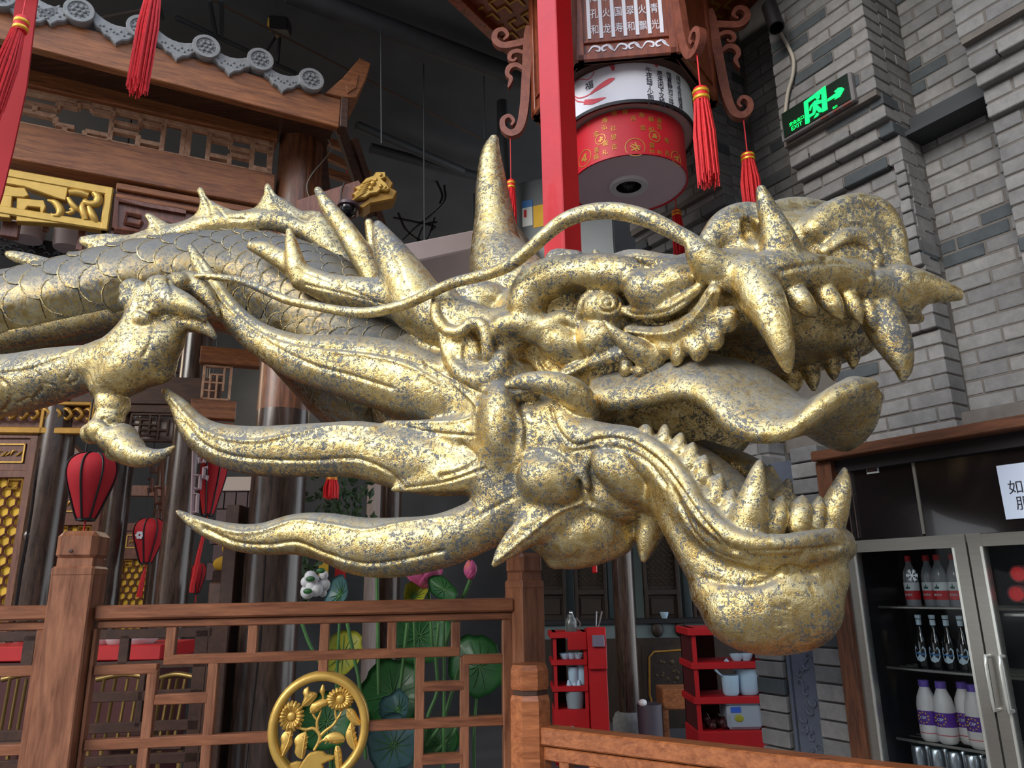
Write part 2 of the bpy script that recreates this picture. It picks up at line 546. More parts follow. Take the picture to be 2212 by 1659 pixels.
        for i in range(len(P)):
            a, b = P[i], P[(i + 1) % len(P)]
            e = b - a; ee = e @ e + 1e-9
            t = np.clip(((px - a[0]) * e[0] + (py - a[1]) * e[1]) / ee, 0, 1)
            d2 = np.minimum(d2, (px - a[0] - t * e[0]) ** 2 + (py - a[1] - t * e[1]) ** 2)
            if a[1] != b[1]:
                ins ^= ((a[1] > py) != (b[1] > py)) & (px < (b[0] - a[0]) * (py - a[1]) / (b[1] - a[1]) + a[0])
        dm = np.sqrt(d2) * zc / FPX
        dm = np.where(ins, -dm, dm)
        Yp = Ya + (Yb - Ya) * np.clip((px - x0) / (x1 - x0), 0, 1)
        dy = np.abs(Yv - Yp)
        t = th * np.sqrt(np.clip(-dm / w, 0.02, 1))
        dn = np.where(dm < 0, np.maximum(dy - t, -th), np.sqrt(dm * dm + np.maximum(dy - th * .14, 0) ** 2))
        dn = np.where(dm < 0, np.where(dy > t, (dy - t) * .8, np.maximum(dm * .6, (dy - t) * .8)), dn)
        s._merge(sl, dn.astype(np.float32), k, pid, mode)
    def extract(s):
        d = s.d
        sg = d < 0
        cnt = np.zeros(tuple(np.array(d.shape) - 1), np.uint8)
        for i in (0, 1):
            for j in (0, 1):
                for q in (0, 1):
                    cnt += sg[i:d.shape[0] - 1 + i, j:d.shape[1] - 1 + j, q:d.shape[2] - 1 + q]
        act = (cnt > 0) & (cnt < 8)
        del cnt
        I = np.argwhere(act)
        num = np.full(act.shape, -1, np.int32)
        num[act] = np.arange(len(I))
        acc = np.zeros((len(I), 3), np.float32); n = np.zeros(len(I), np.float32)
        cor = {}
        for i in (0, 1):
            for j in (0, 1):
                for q in (0, 1):
                    cor[(i, j, q)] = d[I[:, 0] + i, I[:, 1] + j, I[:, 2] + q]
        for axis in range(3):
            for a in (0, 1):
                for b in (0, 1):
                    c0 = [a, b]; c0.insert(axis, 0); c1 = [a, b]; c1.insert(axis, 1)
                    d0, d1 = cor[tuple(c0)], cor[tuple(c1)]
                    mk = (d0 < 0) != (d1 < 0)
                    t = np.where(mk, d0 / (d0 - d1 + 1e-20), 0)
                    pt = np.tile(np.array(c0, np.float32), (len(I), 1)); pt[:, axis] = t
                    acc[mk] += pt[mk]; n[mk] += 1
        V = (I + acc / n[:, None]) * s.h + s.lo
        best = None
        for key, v in cor.items():
            a = np.abs(v); ids = s.id[I[:, 0] + key[0], I[:, 1] + key[1], I[:, 2] + key[2]]
            if best is None: best, vid = a.copy(), ids.copy()
            else:
                mk = a < best; best[mk] = a[mk]; vid[mk] = ids[mk]
        faces = []
        for axis in range(3):
            o1, o2 = [(1, 2), (2, 0), (0, 1)][axis]
            A0 = [slice(None)] * 3; A1 = [slice(None)] * 3
            A0[axis] = slice(0, d.shape[axis] - 1); A1[axis] = slice(1, None)
            s0, s1 = sg[tuple(A0)], sg[tuple(A1)]
            E_ = np.argwhere(s0 != s1)
            ok = (E_[:, o1] > 0) & (E_[:, o2] > 0) & (E_[:, o1] < act.shape[o1]) & (E_[:, o2] < act.shape[o2])
            E_ = E_[ok]
            fl = s0[E_[:, 0], E_[:, 1], E_[:, 2]]
            def cell(p, q):
                c = E_.copy(); c[:, o1] -= p; c[:, o2] -= q
                return num[c[:, 0], c[:, 1], c[:, 2]]
            Fq = np.stack([cell(1, 1), cell(0, 1), cell(0, 0), cell(1, 0)], 1)
            Fq[~fl] = Fq[~fl][:, ::-1]
            faces.append(Fq)
        return V.astype(np.float64), np.vstack(faces), vid

def vert_normals(V, Fq):
    n = np.cross(V[Fq[:, 2]] - V[Fq[:, 0]], V[Fq[:, 3]] - V[Fq[:, 1]])
    N = np.zeros_like(V)
    for i in range(4):
        np.add.at(N, Fq[:, i], n)
    return N / (np.linalg.norm(N, axis=1)[:, None] + 1e-12)

def relax(V, Fq, it=2, lam=0.5):
    for _ in range(it):
        S = np.zeros_like(V); c = np.zeros(len(V))
        for a, b in ((0, 1), (1, 2), (2, 3), (3, 0)):
            np.add.at(S, Fq[:, a], V[Fq[:, b]]); np.add.at(c, Fq[:, a], 1)
            np.add.at(S, Fq[:, b], V[Fq[:, a]]); np.add.at(c, Fq[:, b], 1)
        V = V + lam * (S / np.maximum(c, 1)[:, None] - V)
    return V
# ================================================================== materials
def lin(r, g, b):
    f = lambda c: (c / 255 / 12.92) if c / 255 <= 0.04045 else ((c / 255 + 0.055) / 1.055) ** 2.4
    return (f(r), f(g), f(b))
def D2(deg): return (math.cos(math.radians(deg)), math.sin(math.radians(deg)), 0)

M_RAIL = wood('rail_wood', lin(98, 54, 34), lin(154, 98, 66), 0.38, (0.8, 7, 7), 4, coat=0.2, rot=9)
M_RAILV = wood('rail_wood_upright', lin(104, 60, 40), lin(162, 108, 78), 0.38, (7, 7, 0.8), 4, coat=0.2)
M_RAILD = wood('rail_wood_dark', lin(52, 32, 24), lin(78, 50, 38), 0.5, (4, 4, 4), 4)
M_RAILO = wood('rail_wood_warm', lin(126, 68, 36), lin(182, 112, 68), 0.34, (1.2, 9, 9), 5, coat=0.3)
M_BEAM = wood('beam_wood', lin(98, 54, 29), lin(166, 104, 60), 0.5, (0.9, 9, 9), 4, rot=25)
M_BEAMR = wood('beam_wood_right', lin(70, 40, 24), lin(118, 72, 44), 0.5, (0.9, 9, 9), 4, rot=-57)
M_BEAMD = wood('beam_wood_dark', lin(46, 27, 18), lin(86, 52, 34), 0.55, (1.0, 10, 10), 4)
M_PALEWOOD = wood('lattice_wood', lin(164, 118, 92), lin(214, 172, 140), 0.6, (3, 3, 3), 6)
M_COL = wood('column_wood', lin(24, 17, 15), lin(84, 64, 54), 0.24, (7, 7, 0.8), 4, coat=0.35)
M_COLB = wood('pillar_wood', lin(58, 34, 22), lin(136, 84, 52), 0.4, (7, 7, 0.8), 4, coat=0.2)
M_PANEL = wood('door_wood', lin(92, 52, 40), lin(138, 88, 68), 0.45, (6, 6, 1), 4, coat=0.15)
M_DARKWOOD = wood('screen_wood', lin(26, 19, 14), lin(52, 38, 27), 0.55, (4, 4, 1), 4)
M_RED = simple('red_lacquer', lin(188, 16, 22), 0.34, vary=0.12, vscale=5, bump=0.15, bscale=30, coat=0.2)
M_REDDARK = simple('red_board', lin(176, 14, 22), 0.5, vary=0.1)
M_CLOTH = simple('lantern_cloth', lin(196, 36, 46), 0.75, vary=0.05, bump=0.1, bscale=200)
M_TASSEL = simple('tassel_thread', lin(214, 26, 34), 0.6, vary=0.2, vscale=60)
M_GOLDBAND = simple('gold_band', lin(232, 178, 48), 0.35, 0.4)
M_GPAINT = simple('gold_paint', lin(208, 168, 84), 0.36, 0.4, vary=0.12, vscale=14, bump=0.15, bscale=40)
M_GPAINTD = simple('gold_paint_old', lin(164, 122, 48), 0.45, 0.4, vary=0.2, vscale=20)
M_YELLOW = simple('yellow_paper', lin(236, 190, 62), 0.7, vary=0.15, vscale=10)
M_TILE = simple('roof_tile_clay', lin(142, 144, 146), 0.85, vary=0.16, vscale=18, bump=0.3, bscale=80)
M_TILED = simple('roof_tile_relief', lin(128, 130, 132), 0.85, vary=0.2, vscale=30)
M_BLACK = simple('black_trim', lin(24, 20, 24), 0.5)
M_DARK = simple('dark_ceiling_paint', lin(66, 70, 76), 0.8, vary=0.2, vscale=3)
M_PIPE = simple('dark_pipe', lin(56, 60, 64), 0.6, vary=0.15)
M_STEEL = simple('brushed_steel', lin(158, 156, 148), 0.32, 0.75, vary=0.06, stretch=(1, 1, 12))
M_STEELL = simple('bright_steel_edge', lin(226, 228, 220), 0.25, 0.6)
M_WHITE = simple('white_plaster', lin(222, 222, 226), 0.6, vary=0.03)
M_PORC = simple('pale_blue_plastic', lin(176, 206, 226), 0.4)
M_CHAN = simple('channel_iron', lin(44, 48, 50), 0.6)
M_GREYMET = simple('grey_sheet_metal', lin(92, 98, 102), 0.45, 0.3, vary=0.06)
M_BEIGE = simple('beige_plastic', lin(176, 160, 156), 0.5, vary=0.04)
M_FLOOR = simple('floor_stone', lin(84, 84, 88), 0.35, vary=0.15, vscale=2.5, bump=0.1, bscale=30)
M_INK = simple('black_ink', lin(34, 36, 48), 0.7)
M_PAPER = simple('white_paper', lin(214, 226, 246), 0.7)
M_CHROME = simple('chrome', lin(220, 222, 226), 0.12, 1.0)
M_GREYWIRE = simple('grey_cable', lin(150, 150, 142), 0.6)
def brick_mat(name, a, b, c):
    mt, N, L, B = new_mat(name)
    oi = N.new('ShaderNodeObjectInfo')
    t = N.new('ShaderNodeTexCoord')
    r = N.new('ShaderNodeValToRGB'); e = r.color_ramp.elements
    r.color_ramp.interpolation = 'LINEAR'
    e[0].position = 0; e[0].color = (*a, 1); e[1].position = 0.86; e[1].color = (*b, 1)
    x = e.new(0.93); x.color = (*c, 1)
    L.new(oi.outputs['Random'], r.inputs['Fac'])
    geo = N.new('ShaderNodeNewGeometry')
    n = N.new('ShaderNodeTexNoise'); n.inputs['Scale'].default_value = 14; n.inputs['Detail'].default_value = 8; n.inputs['Roughness'].default_value = 0.7
    L.new(geo.outputs['Position'], n.inputs['Vector'])
    mr = N.new('ShaderNodeMapRange'); L.new(n.outputs['Fac'], mr.inputs['Value'])
    mr.inputs['From Min'].default_value = 0.3; mr.inputs['From Max'].default_value = 0.7; mr.inputs['To Min'].default_value = 0.75; mr.inputs['To Max'].default_value = 1.2
    hv = N.new('ShaderNodeHueSaturation'); L.new(r.outputs['Color'], hv.inputs['Color']); L.new(mr.outputs[0], hv.inputs['Value'])
    L.new(hv.outputs[0], B.inputs['Base Color'])
    B.inputs['Roughness'].default_value = 0.9
    bp = N.new('ShaderNodeBump'); bp.inputs['Strength'].default_value = 0.4; bp.inputs['Distance'].default_value = 0.006
    L.new(n.outputs['Fac'], bp.inputs['Height']); L.new(bp.outputs[0], B.inputs['Normal'])
    return mt
M_BRICK = brick_mat('grey_brick', lin(112, 111, 111), lin(136, 134, 132), lin(72, 77, 80))
M_MORTAR = simple('mortar', lin(104, 98, 93), 0.95, vary=0.15, vscale=20)

# ================================================================== the setting
struct('floor', MB().box(-9, 5, 2.3, 10.2, -0.1, 0.0), M_FLOOR)
struct('ground', MB().box(-30, 30, -30, 2.3, -0.35, -0.15), simple('paving', lin(128, 121, 113), 0.8, vary=0.1, vscale=1.5))
fac = MB().box(-30, 30, -16, -15, -0.3, 7.5)  # unseen facade behind the camera, added to darken what the gold reflects
for k_ in range(14):
    fac.box(-28 + k_ * 4.2, -26.4 + k_ * 4.2, -15.02, -14.9, 1.2, 3.4).box(-28 + k_ * 4.2, -26.4 + k_ * 4.2, -15.02, -14.9, 4.4, 6.6)
struct('added_wall_front', fac, simple('added_facade', lin(124, 112, 100), 0.8, vary=0.15, vscale=0.8))
struct('ceiling', MB().box(-9, 5, 4.35, 10.2, 5.4, 5.5).box(-9, 7, 3.2, 4.35, 5.4, 5.5).box(0.9, 7, -0.6, 3.2, 5.4, 5.5), M_DARK)
struct('wall_back', MB().box(-9, 5, 10.0, 10.2, 0, 5.5), M_DARK)
struct('wall_left', MB().box(-8.6, -8.4, 2.3, 10.0, 0, 5.5), M_BEAMD)

def text_mb(s, size, pl, u, v, w, depth=0.002, align='CENTER', skew=1.0):
    """lettering as flat geometry standing on a plane"""
    cu = bpy.data.curves.new('lettering', 'FONT'); cu.body = s; cu.size = size; cu.extrude = depth / 2
    cu.align_x = align; cu.align_y = 'CENTER'; cu.resolution_u = 2
    o = bpy.data.objects.new('lettering', cu); COL.objects.link(o)
    dg = bpy.context.evaluated_depsgraph_get()
    me = bpy.data.meshes.new_from_object(o.evaluated_get(dg))
    V_ = [(vv.co.x * skew, vv.co.y, vv.co.z) for vv in me.vertices]; F_ = [tuple(p.vertices) for p in me.polygons]
    bpy.data.objects.remove(o); bpy.data.curves.remove(cu); bpy.data.meshes.remove(me)
    mb = MB()
    mb.add([pl.P(u + x, v + y, w + depth / 2 + z) for x, y, z in V_], F_)
    return mb

# hanging thread tassel ------------------------------------------------
def tassel(name, label, top, L, r, cat='tassel', group=None, cord=0.0, bands=2, taper=1.15, n=18, slant=(0, 0)):
    """top = point where the skirt starts; L its length; cord = length of the cord above"""
    top = np.array(top, float)
    t = thing(name, label, cat, tuple(top - np.array([0, 0, L])), group)
    sl = np.array([slant[0], slant[1], 0.0])
    def pt(h): return top + sl * (-h) + np.array([0, 0, h])
    hd = L * 0.16
    mb = MB(); mb.lathe([(r * 0.45, 0.0), (r * 0.8, -hd * 0.15), (r * 0.86, -hd * 0.5), (r * 0.8, -hd)], 12, top, (sl[0] * -1 if False else 0, 0, 1))
    part('tassel_head', mb, M_TASSEL, t, smooth=60)
    mb = MB()
    for b in range(bands):
        h = -hd * (0.28 + 0.42 * b)
        mb.lathe([(r * 0.84, h), (r * 0.93, h - hd * 0.03), (r * 0.93, h - hd * 0.2), (r * 0.84, h - hd * 0.23)], 12, top)
    part('gold_binding', mb, M_GOLDBAND, t, smooth=60, label='gold binding')
    mb = MB()
    lr = random.Random(hash(name) & 255)
    for k in range(n * 3):
        a = 2 * PI * k / n + lr.uniform(-.15, .15); ring = (k // n)
        r0 = r * (0.72 - 0.22 * ring); r1 = r * taper * (0.95 - 0.28 * ring) * lr.uniform(0.85, 1.1)
        e = -L * lr.uniform(0.93, 1.04)
        p0 = pt(-hd * 0.95) + np.array([r0 * math.cos(a), r0 * math.sin(a), 0])
        pm = pt(-L * 0.5) + np.array([r1 * math.cos(a), r1 * math.sin(a), 0]) * 0.97
        p1 = pt(e) + np.array([r1 * math.cos(a), r1 * math.sin(a), 0])
        mb.tube([p0, pm, p1], [r * 0.13, r * 0.14, r * 0.07], 4)
    part('fringe', mb, M_TASSEL, t, smooth=60, kind='stuff')
    if cord:
        part('cord', MB().tube([top + np.array([0, 0, cord]), top + np.array([0, 0, cord * 0.5]), top - np.array([0, 0, 0.01])], r * 0.10, 5), M_TASSEL, t, smooth=60)
    return t

for k, (x_, y_, e_) in enumerate(((-5.6, 6.2, 70), (-3.2, 9.2, 25), (-0.4, 8.6, 12), (0.1, 5.2, 8))):
    ld = bpy.data.lights.new('room_lamp', 'POINT'); ld.energy = e_; ld.color = (1.0, 0.82, 0.62); ld.shadow_soft_size = 0.5
    lo_ = bpy.data.objects.new('room_lamp', ld); COL.objects.link(lo_); lo_.location = (x_, y_, 3.9)
# ================================================================== the dragon
M_GOLD = gold_leaf('dragon_gold')
M_GOLDN = gold_leaf('dragon_gold_dusty_dim', 0.9, 0.55, 0.55, 0.14)  # dustier, and the neck's dimmer light put into a darker gold
dragon = thing('dragon_sculpture', 'large gilded dragon head and neck sculpture reaching across the whole photo, mouth open', 'sculpture', tuple(at(1100, 1300, 2.6)))

VOX = 0.0052
_c = [at(a, b, c) for a in (340, 2110) for b in (270, 1430) for c in (1.75, 3.25)]
# the head only needs this box
S = Sculpt((-1.45, 1.68, 1.15), (1.42, 3.12, 3.02), VOX)
p_head = S.pid('head'); p_snout = S.pid('snout'); p_jaw = S.pid('lower_jaw'); p_ear = S.pid('ear')
p_collar = S.pid('mane_collar'); p_brow = S.pid('brow'); p_eye = S.pid('eyeball'); p_throat = S.pid('throat')
def fresh(name):
    return S.pid(name)

# ---- skull and neck root
S.E(1180, 740, 2.72, 150, 130, 130, 10, 0.03, p_head)
S.T([(1120, 930, 2.74, 150), (1010, 900, 2.86, 150), (930, 850, 2.95, 140)], 0.04, p_head)
S.E(1240, 830, 2.66, 110, 110, 90, 0, 0.04, p_head)
S.T([(1180, 690, 2.62, 100), (1330, 650, 2.52, 75), (1450, 630, 2.42, 75)], 0.04, p_head)
S.T([(1300, 760, 2.52, 60), (1420, 720, 2.42, 60), (1520, 680, 2.30, 60)], 0.04, p_head)
# cheek leaf, tear bag, lip curl
S.E(1217, 745, 2.46, 68, 44, 46, 28, 0.014, p_head)
S.E(1297, 732, 2.40, 54, 50, 50, 20, 0.014, p_head)
S.E(1330, 690, 2.40, 40, 32, 36, 30, 0.016, p_head)
S.E(1420, 638, 2.27, 80, 50, 60, 26, 0.012, p_head)
S.E(1470, 612, 2.22, 60, 44, 50, 20, 0.03, p_head)
S.T([(1353, 672, 2.33, 12), (1390, 676, 2.28, 15), (1454, 664, 2.20, 17), (1505, 627, 2.13, 14)], 0.012, p_head)
S.T([(1359, 716, 2.33, 14), (1420, 724, 2.27, 19), (1471, 714, 2.20, 22), (1515, 678, 2.13, 22), (1542, 632, 2.08, 18)], 0.010, p_head)
S.T([(1359, 716, 2.30, 5), (1420, 722, 2.235, 6), (1471, 710, 2.165, 6), (1512, 674, 2.10, 6), (1538, 632, 2.05, 5)], 0.006, p_head)
S.T([(1204, 813, 2.46, 9), (1251, 793, 2.42, 13), (1302, 776, 2.38, 15), (1350, 762, 2.34, 16)], 0.012, p_head)
S.T([(1250, 820, 2.50, 40), (1340, 790, 2.46, 34), (1440, 760, 2.36, 30)], 0.03, p_head)
# gum beads under the lip
for bx, by, bY, rx, ry in ((1575, 690, 2.10, 23, 30), (1543, 734, 2.13, 22, 25), (1510, 757, 2.17, 21, 25), (1488, 748, 2.19, 16, 16),
                           (1464, 768, 2.23, 15, 26), (1440, 752, 2.27, 22, 18), (1352, 796, 2.36, 16, 20), (1381, 803, 2.33, 16, 14), (1405, 785, 2.31, 22, 20)):
    S.E(bx, by, bY, rx, ry, 22, 12, 0.009, p_head)
S.T([(1545, 690, 2.13, 30), (1500, 735, 2.19, 24), (1440, 755, 2.28, 22)], 0.02, p_head)
# small cheek spike
S.T([(1305, 693, 2.27, 4), (1329, 720, 2.275, 13), (1370, 752, 2.29, 24), (1408, 776, 2.31, 30)], 0.012, fresh('cheek_spike'))
# brow
S.T([(1150, 705, 2.46, 34), (1138, 660, 2.44, 42), (1156, 618, 2.42, 45), (1196, 598, 2.39, 44), (1246, 592, 2.36, 43), (1306, 590, 2.32, 42), (1366, 596, 2.29, 38), (1415, 606, 2.28, 28)], 0.012, p_brow)
S.T([(1150, 712, 2.45, 32), (1185, 706, 2.43, 28), (1218, 690, 2.42, 22), (1246, 700, 2.41, 16)], 0.014, p_brow)
# eye
S.E(1262, 655, 2.36, 60, 30, 44, 25, 0.02, 0, 'cut')
S.E(1303, 668, 2.37, 50, 46, 44, 0, 0.004, p_eye)
S.T([(1248, 694, 2.40, 9), (1258, 655, 2.365, 11), (1286, 628, 2.345, 11), (1326, 626, 2.345, 10), (1350, 640, 2.35, 8)], 0.006, p_head)
S.E(1314, 652, 2.325, 26, 21, 14, 0, 0.004, p_eye)
S.T([(1190, 572, 2.50, 10), (1200, 560, 2.52, 22), (1240, 570, 2.52, 30)], 0.02, p_brow)
S.T([(1287, 543, 2.50, 6), (1290, 560, 2.50, 14), (1310, 575, 2.48, 26), (1380, 575, 2.44, 28)], 0.02, p_brow)
S.T([(1330, 556, 2.50, 10), (1370, 560, 2.46, 22), (1440, 580, 2.36, 30)], 0.02, p_brow)
# leaf shaped horn between brow and nose
S.T([(1368, 554, 2.22, 4), (1405, 566, 2.225, 14), (1445, 577, 2.22, 24), (1490, 590, 2.21, 34)], 0.014, fresh('brow_spike'), flat=(UPV, 0.8))
# ---- snout
S.T([(1440, 620, 2.36, 60), (1530, 600, 2.26, 66), (1610, 570, 2.18, 66)], 0.03, p_snout)
S.T([(1520, 640, 2.30, 70), (1600, 640, 2.26, 80), (1700, 640, 2.30, 70), (1820, 640, 2.34, 60)], 0.04, p_snout)
S.T([(1580, 560, 2.36, 70), (1700, 540, 2.36, 85), (1820, 530, 2.38, 70)], 0.04, p_snout)
# nostril ring near, hump behind the nose horn
S.T([(1520, 560, 2.13, 26), (1540, 510, 2.13, 26), (1572, 475, 2.14, 27), (1615, 462, 2.15, 26), (1655, 478, 2.13, 26), (1664, 520, 2.10, 26)], 0.012, p_snout)
S.E(1592, 512, 2.17, 72, 56, 60, 0, 0.02, p_snout)
S.E(1624, 493, 2.08, 21, 32, 40, -8, 0.012, 0, 'cut')
S.T([(1655, 480, 2.32, 40), (1715, 468, 2.36, 42), (1775, 475, 2.36, 40)], 0.025, p_snout)
# nose horn
S.T([(1644, 410, 2.03, 11), (1653, 440, 2.035, 19), (1668, 478, 2.05, 27), (1682, 520, 2.06, 38), (1690, 565, 2.09, 50)], 0.022, fresh('nose_horn'))
# stub that roots the near whisker
S.T([(1495, 533, 2.07, 16), (1515, 553, 2.08, 32), (1545, 580, 2.10, 44), (1600, 590, 2.12, 48)], 0.02, p_snout)
# far nostril flare: a thick shell, hollow underneath
S.T([(1760, 495, 2.22, 28), (1785, 466, 2.22, 26), (1825, 446, 2.22, 25), (1868, 443, 2.23, 25), (1906, 462, 2.24, 25), (1932, 510, 2.25, 24), (1936, 560, 2.25, 26), (1940, 600, 2.25, 34)], 0.03, p_snout)
S.plate([(1760, 505), (1762, 458), (1800, 434), (1836, 419), (1870, 416), (1913, 434), (1947, 481), (1961, 529), (1958, 580), (1925, 640), (1840, 625), (1760, 600)], (2.24, 2.28), 0.075, 0.09, 0.03, p_snout)
S.E(1840, 540, 2.34, 100, 80, 60, 20, 0.03, p_snout)
S.T([(1780, 545, 2.18, 15), (1830, 512, 2.175, 14), (1872, 518, 2.18, 13), (1895, 560, 2.19, 13)], 0.03, p_snout)
S.T([(1775, 600, 2.16, 30), (1850, 590, 2.19, 26), (1910, 620, 2.22, 22)], 0.02, p_snout)
# front lip band and barb
S.T([(1590, 600, 2.09, 42), (1660, 590, 2.06, 46), (1740, 588, 2.08, 42), (1820, 602, 2.13, 40), (1890, 625, 2.18, 40), (1960, 640, 2.21, 42)], 0.02, p_snout)
S.T([(1690, 615, 2.10, 22), (1760, 608, 2.12, 22), (1840, 622, 2.16, 24), (1900, 655, 2.20, 28), (1950, 665, 2.22, 32)], 0.014, p_snout)
S.T([(1940, 615, 2.20, 46), (1990, 622, 2.20, 36), (2035, 630, 2.19, 24), (2065, 636, 2.185, 15), (2091, 641, 2.18, 8)], 0.016, fresh('nose_barb'))
S.T([(1925, 668, 2.24, 30), (1955, 676, 2.24, 24), (1984, 688, 2.25, 12)], 0.016, p_snout)
# palate, near to far
S.T([(1470, 720, 2.42, 44), (1560, 690, 2.40, 54), (1660, 690, 2.36, 60), (1780, 700, 2.38, 60), (1870, 690, 2.40, 50)], 0.03, p_snout)
S.T([(1560, 760, 2.70, 66), (1660, 760, 2.62, 62), (1760, 755, 2.54, 48), (1850, 730, 2.46, 42)], 0.05, p_snout)
S.T([(1430, 760, 2.62, 70), (1560, 740, 2.56, 70), (1680, 735, 2.48, 64), (1800, 715, 2.43, 48)], 0.05, p_snout)
# ---- upper teeth
S.T([(1622, 605, 2.06, 50), (1648, 650, 2.02, 47), (1674, 702, 1.99, 36), (1690, 748, 1.98, 26), (1699, 782, 1.985, 16), (1702, 798, 1.99, 9)], 0.014, fresh('upper_fang'))
for a, b, c, rr in (((1712, 628, 2.07), (1738, 658, 2.05), (1762, 684, 2.05), 27), ((1774, 620, 2.10), (1799, 658, 2.08), (1819, 690, 2.08), 26),
                    ((1826, 632, 2.13), (1846, 665, 2.11), (1860, 698, 2.11), 22), ((1872, 660, 2.16), (1882, 690, 2.15), (1888, 710, 2.15), 18)):
    S.T([(*a, rr), (*b, rr * 0.82), (*c, 5)], 0.006, fresh('incisor'))
S.T([(1893, 668, 2.20, 42), (1917, 712, 2.18, 42), (1939, 758, 2.17, 32), (1951, 795, 2.17, 19), (1950, 818, 2.175, 8)], 0.012, fresh('far_fang'))
for a, b, rr in (((1842, 745, 2.42), (1843, 793, 2.42), 20), ((1797, 775, 2.47), (1802, 818, 2.47), 20), ((1752, 795, 2.52), (1758, 841, 2.52), 20),
                 ((1712, 812, 2.58), (1706, 848, 2.58), 26), ((1672, 815, 2.64), (1680, 838, 2.64), 18)):
    S.T([(*a, rr), ((a[0] + b[0]) / 2, (a[1] + b[1]) / 2, a[2], rr * 0.8), (*b, 6)], 0.012, fresh('far_tooth'))
# ---- lower jaw: corner, bar, chin
S.T([(1160, 930, 2.52, 80), (1240, 980, 2.46, 70), (1330, 1010, 2.40, 60), (1420, 1060, 2.32, 56)], 0.04, p_jaw)
S.T([(1208, 890, 2.43, 40), (1238, 935, 2.39, 40), (1304, 955, 2.34, 42), (1371, 968, 2.28, 44), (1432, 1008, 2.22, 46), (1473, 1060, 2.18, 48), (1510, 1112, 2.13, 46), (1560, 1160, 2.08, 42), (1612, 1186, 2.05, 38),
     (1680, 1194, 2.04, 36), (1745, 1190, 2.06, 34), (1800, 1180, 2.11, 30), (1822, 1182, 2.18, 28)], 0.03, p_jaw)
S.T([(1208, 870, 2.40, 12), (1228, 925, 2.36, 16), (1262, 950, 2.33, 18), (1304, 942, 2.29, 18), (1371, 950, 2.23, 19), (1430, 985, 2.17, 20), (1473, 1038, 2.125, 21), (1508, 1098, 2.075, 22), (1557, 1145, 2.03, 22),
     (1608, 1170, 2.0, 22), (1680, 1176, 1.99, 22), (1745, 1168, 2.02, 22), (1802, 1160, 2.09, 20)], 0.008, p_jaw)
S.T([(1450, 1080, 2.24, 48), (1480, 1140, 2.20, 48), (1520, 1200, 2.18, 56), (1570, 1240, 2.17, 76)], 0.03, p_jaw)
S.E(1660, 1290, 2.19, 150, 118, 130, -4, 0.03, p_jaw)
S.E(1735, 1230, 2.20, 92, 70, 100, 10, 0.03, p_jaw)
S.E(1590, 1225, 2.18, 85, 70, 85, 25, 0.03, p_jaw)
S.E(1525, 1262, 2.16, 30, 48, 40, 25, 0.022, p_jaw)
S.E(1606, 1320, 2.12, 84, 70, 66, 0, 0.05, p_jaw)
S.E(1735, 1318, 2.13, 70, 66, 66, 0, 0.05, p_jaw)
S.T([(1672, 1225, 2.00, 8), (1678, 1270, 1.975, 9), (1690, 1310, 1.98, 8)], 0.02, 0, 'cut')
S.T([(1500, 1215, 2.08, 7), (1570, 1245, 2.045, 8), (1640, 1262, 2.02, 7)], 0.02, 0, 'cut')
# floor of the mouth and far jaw
S.T([(1400, 990, 2.60, 64), (1500, 1030, 2.52, 66), (1580, 1090, 2.42, 64), (1660, 1150, 2.32, 60), (1740, 1170, 2.28, 46)], 0.05, p_jaw)
S.T([(1520, 990, 2.76, 40), (1620, 1020, 2.64, 34), (1690, 1090, 2.5, 34), (1760, 1150, 2.36, 34), (1815, 1170, 2.24, 30)], 0.03, p_jaw)
S.T([(1640, 1150, 2.16, 30), (1720, 1150, 2.14, 30), (1790, 1145, 2.18, 28)], 0.03, p_jaw)
S.E(1440, 900, 2.88, 195, 140, 60, 0, 0.04, p_jaw)
# cheek balls
S.E(1086, 930, 2.46, 50, 102, 64, -6, 0.006, p_head)
S.E(1130, 985, 2.48, 48, 62, 56, 30, 0.02, p_head)
S.E(1189, 1037, 2.42, 74, 58, 58, 25, 0.008, p_jaw)
S.E(1352, 1030, 2.31, 88, 48, 50, 38, 0.007, p_jaw)
S.T([(1268, 1050, 2.36, 9), (1262, 1010, 2.345, 10), (1282, 982, 2.325, 10), (1320, 980, 2.30, 9), (1362, 1000, 2.27, 8)], 0.006, p_jaw)
S.T([(1122, 990, 2.40, 6), (1160, 975, 2.385, 8), (1200, 985, 2.365, 9), (1240, 1015, 2.36, 9), (1262, 1032, 2.36, 8)], 0.008, p_jaw)
S.T([(1085, 860, 2.40, 6), (1108, 880, 2.39, 7), (1125, 920, 2.39, 8), (1124, 980, 2.40, 8)], 0.008, p_head)
# tusk at the corner of the mouth
S.T([(1097, 832, 2.36, 9), (1125, 825, 2.35, 17), (1165, 826, 2.33, 25), (1210, 836, 2.33, 31), (1248, 858, 2.35, 33), (1266, 890, 2.39, 30), (1262, 915, 2.42, 22)], 0.01, fresh('tusk'))
S.T([(1080, 860, 2.42, 5), (1110, 856, 2.41, 10), (1150, 850, 2.42, 18)], 0.01, p_head)
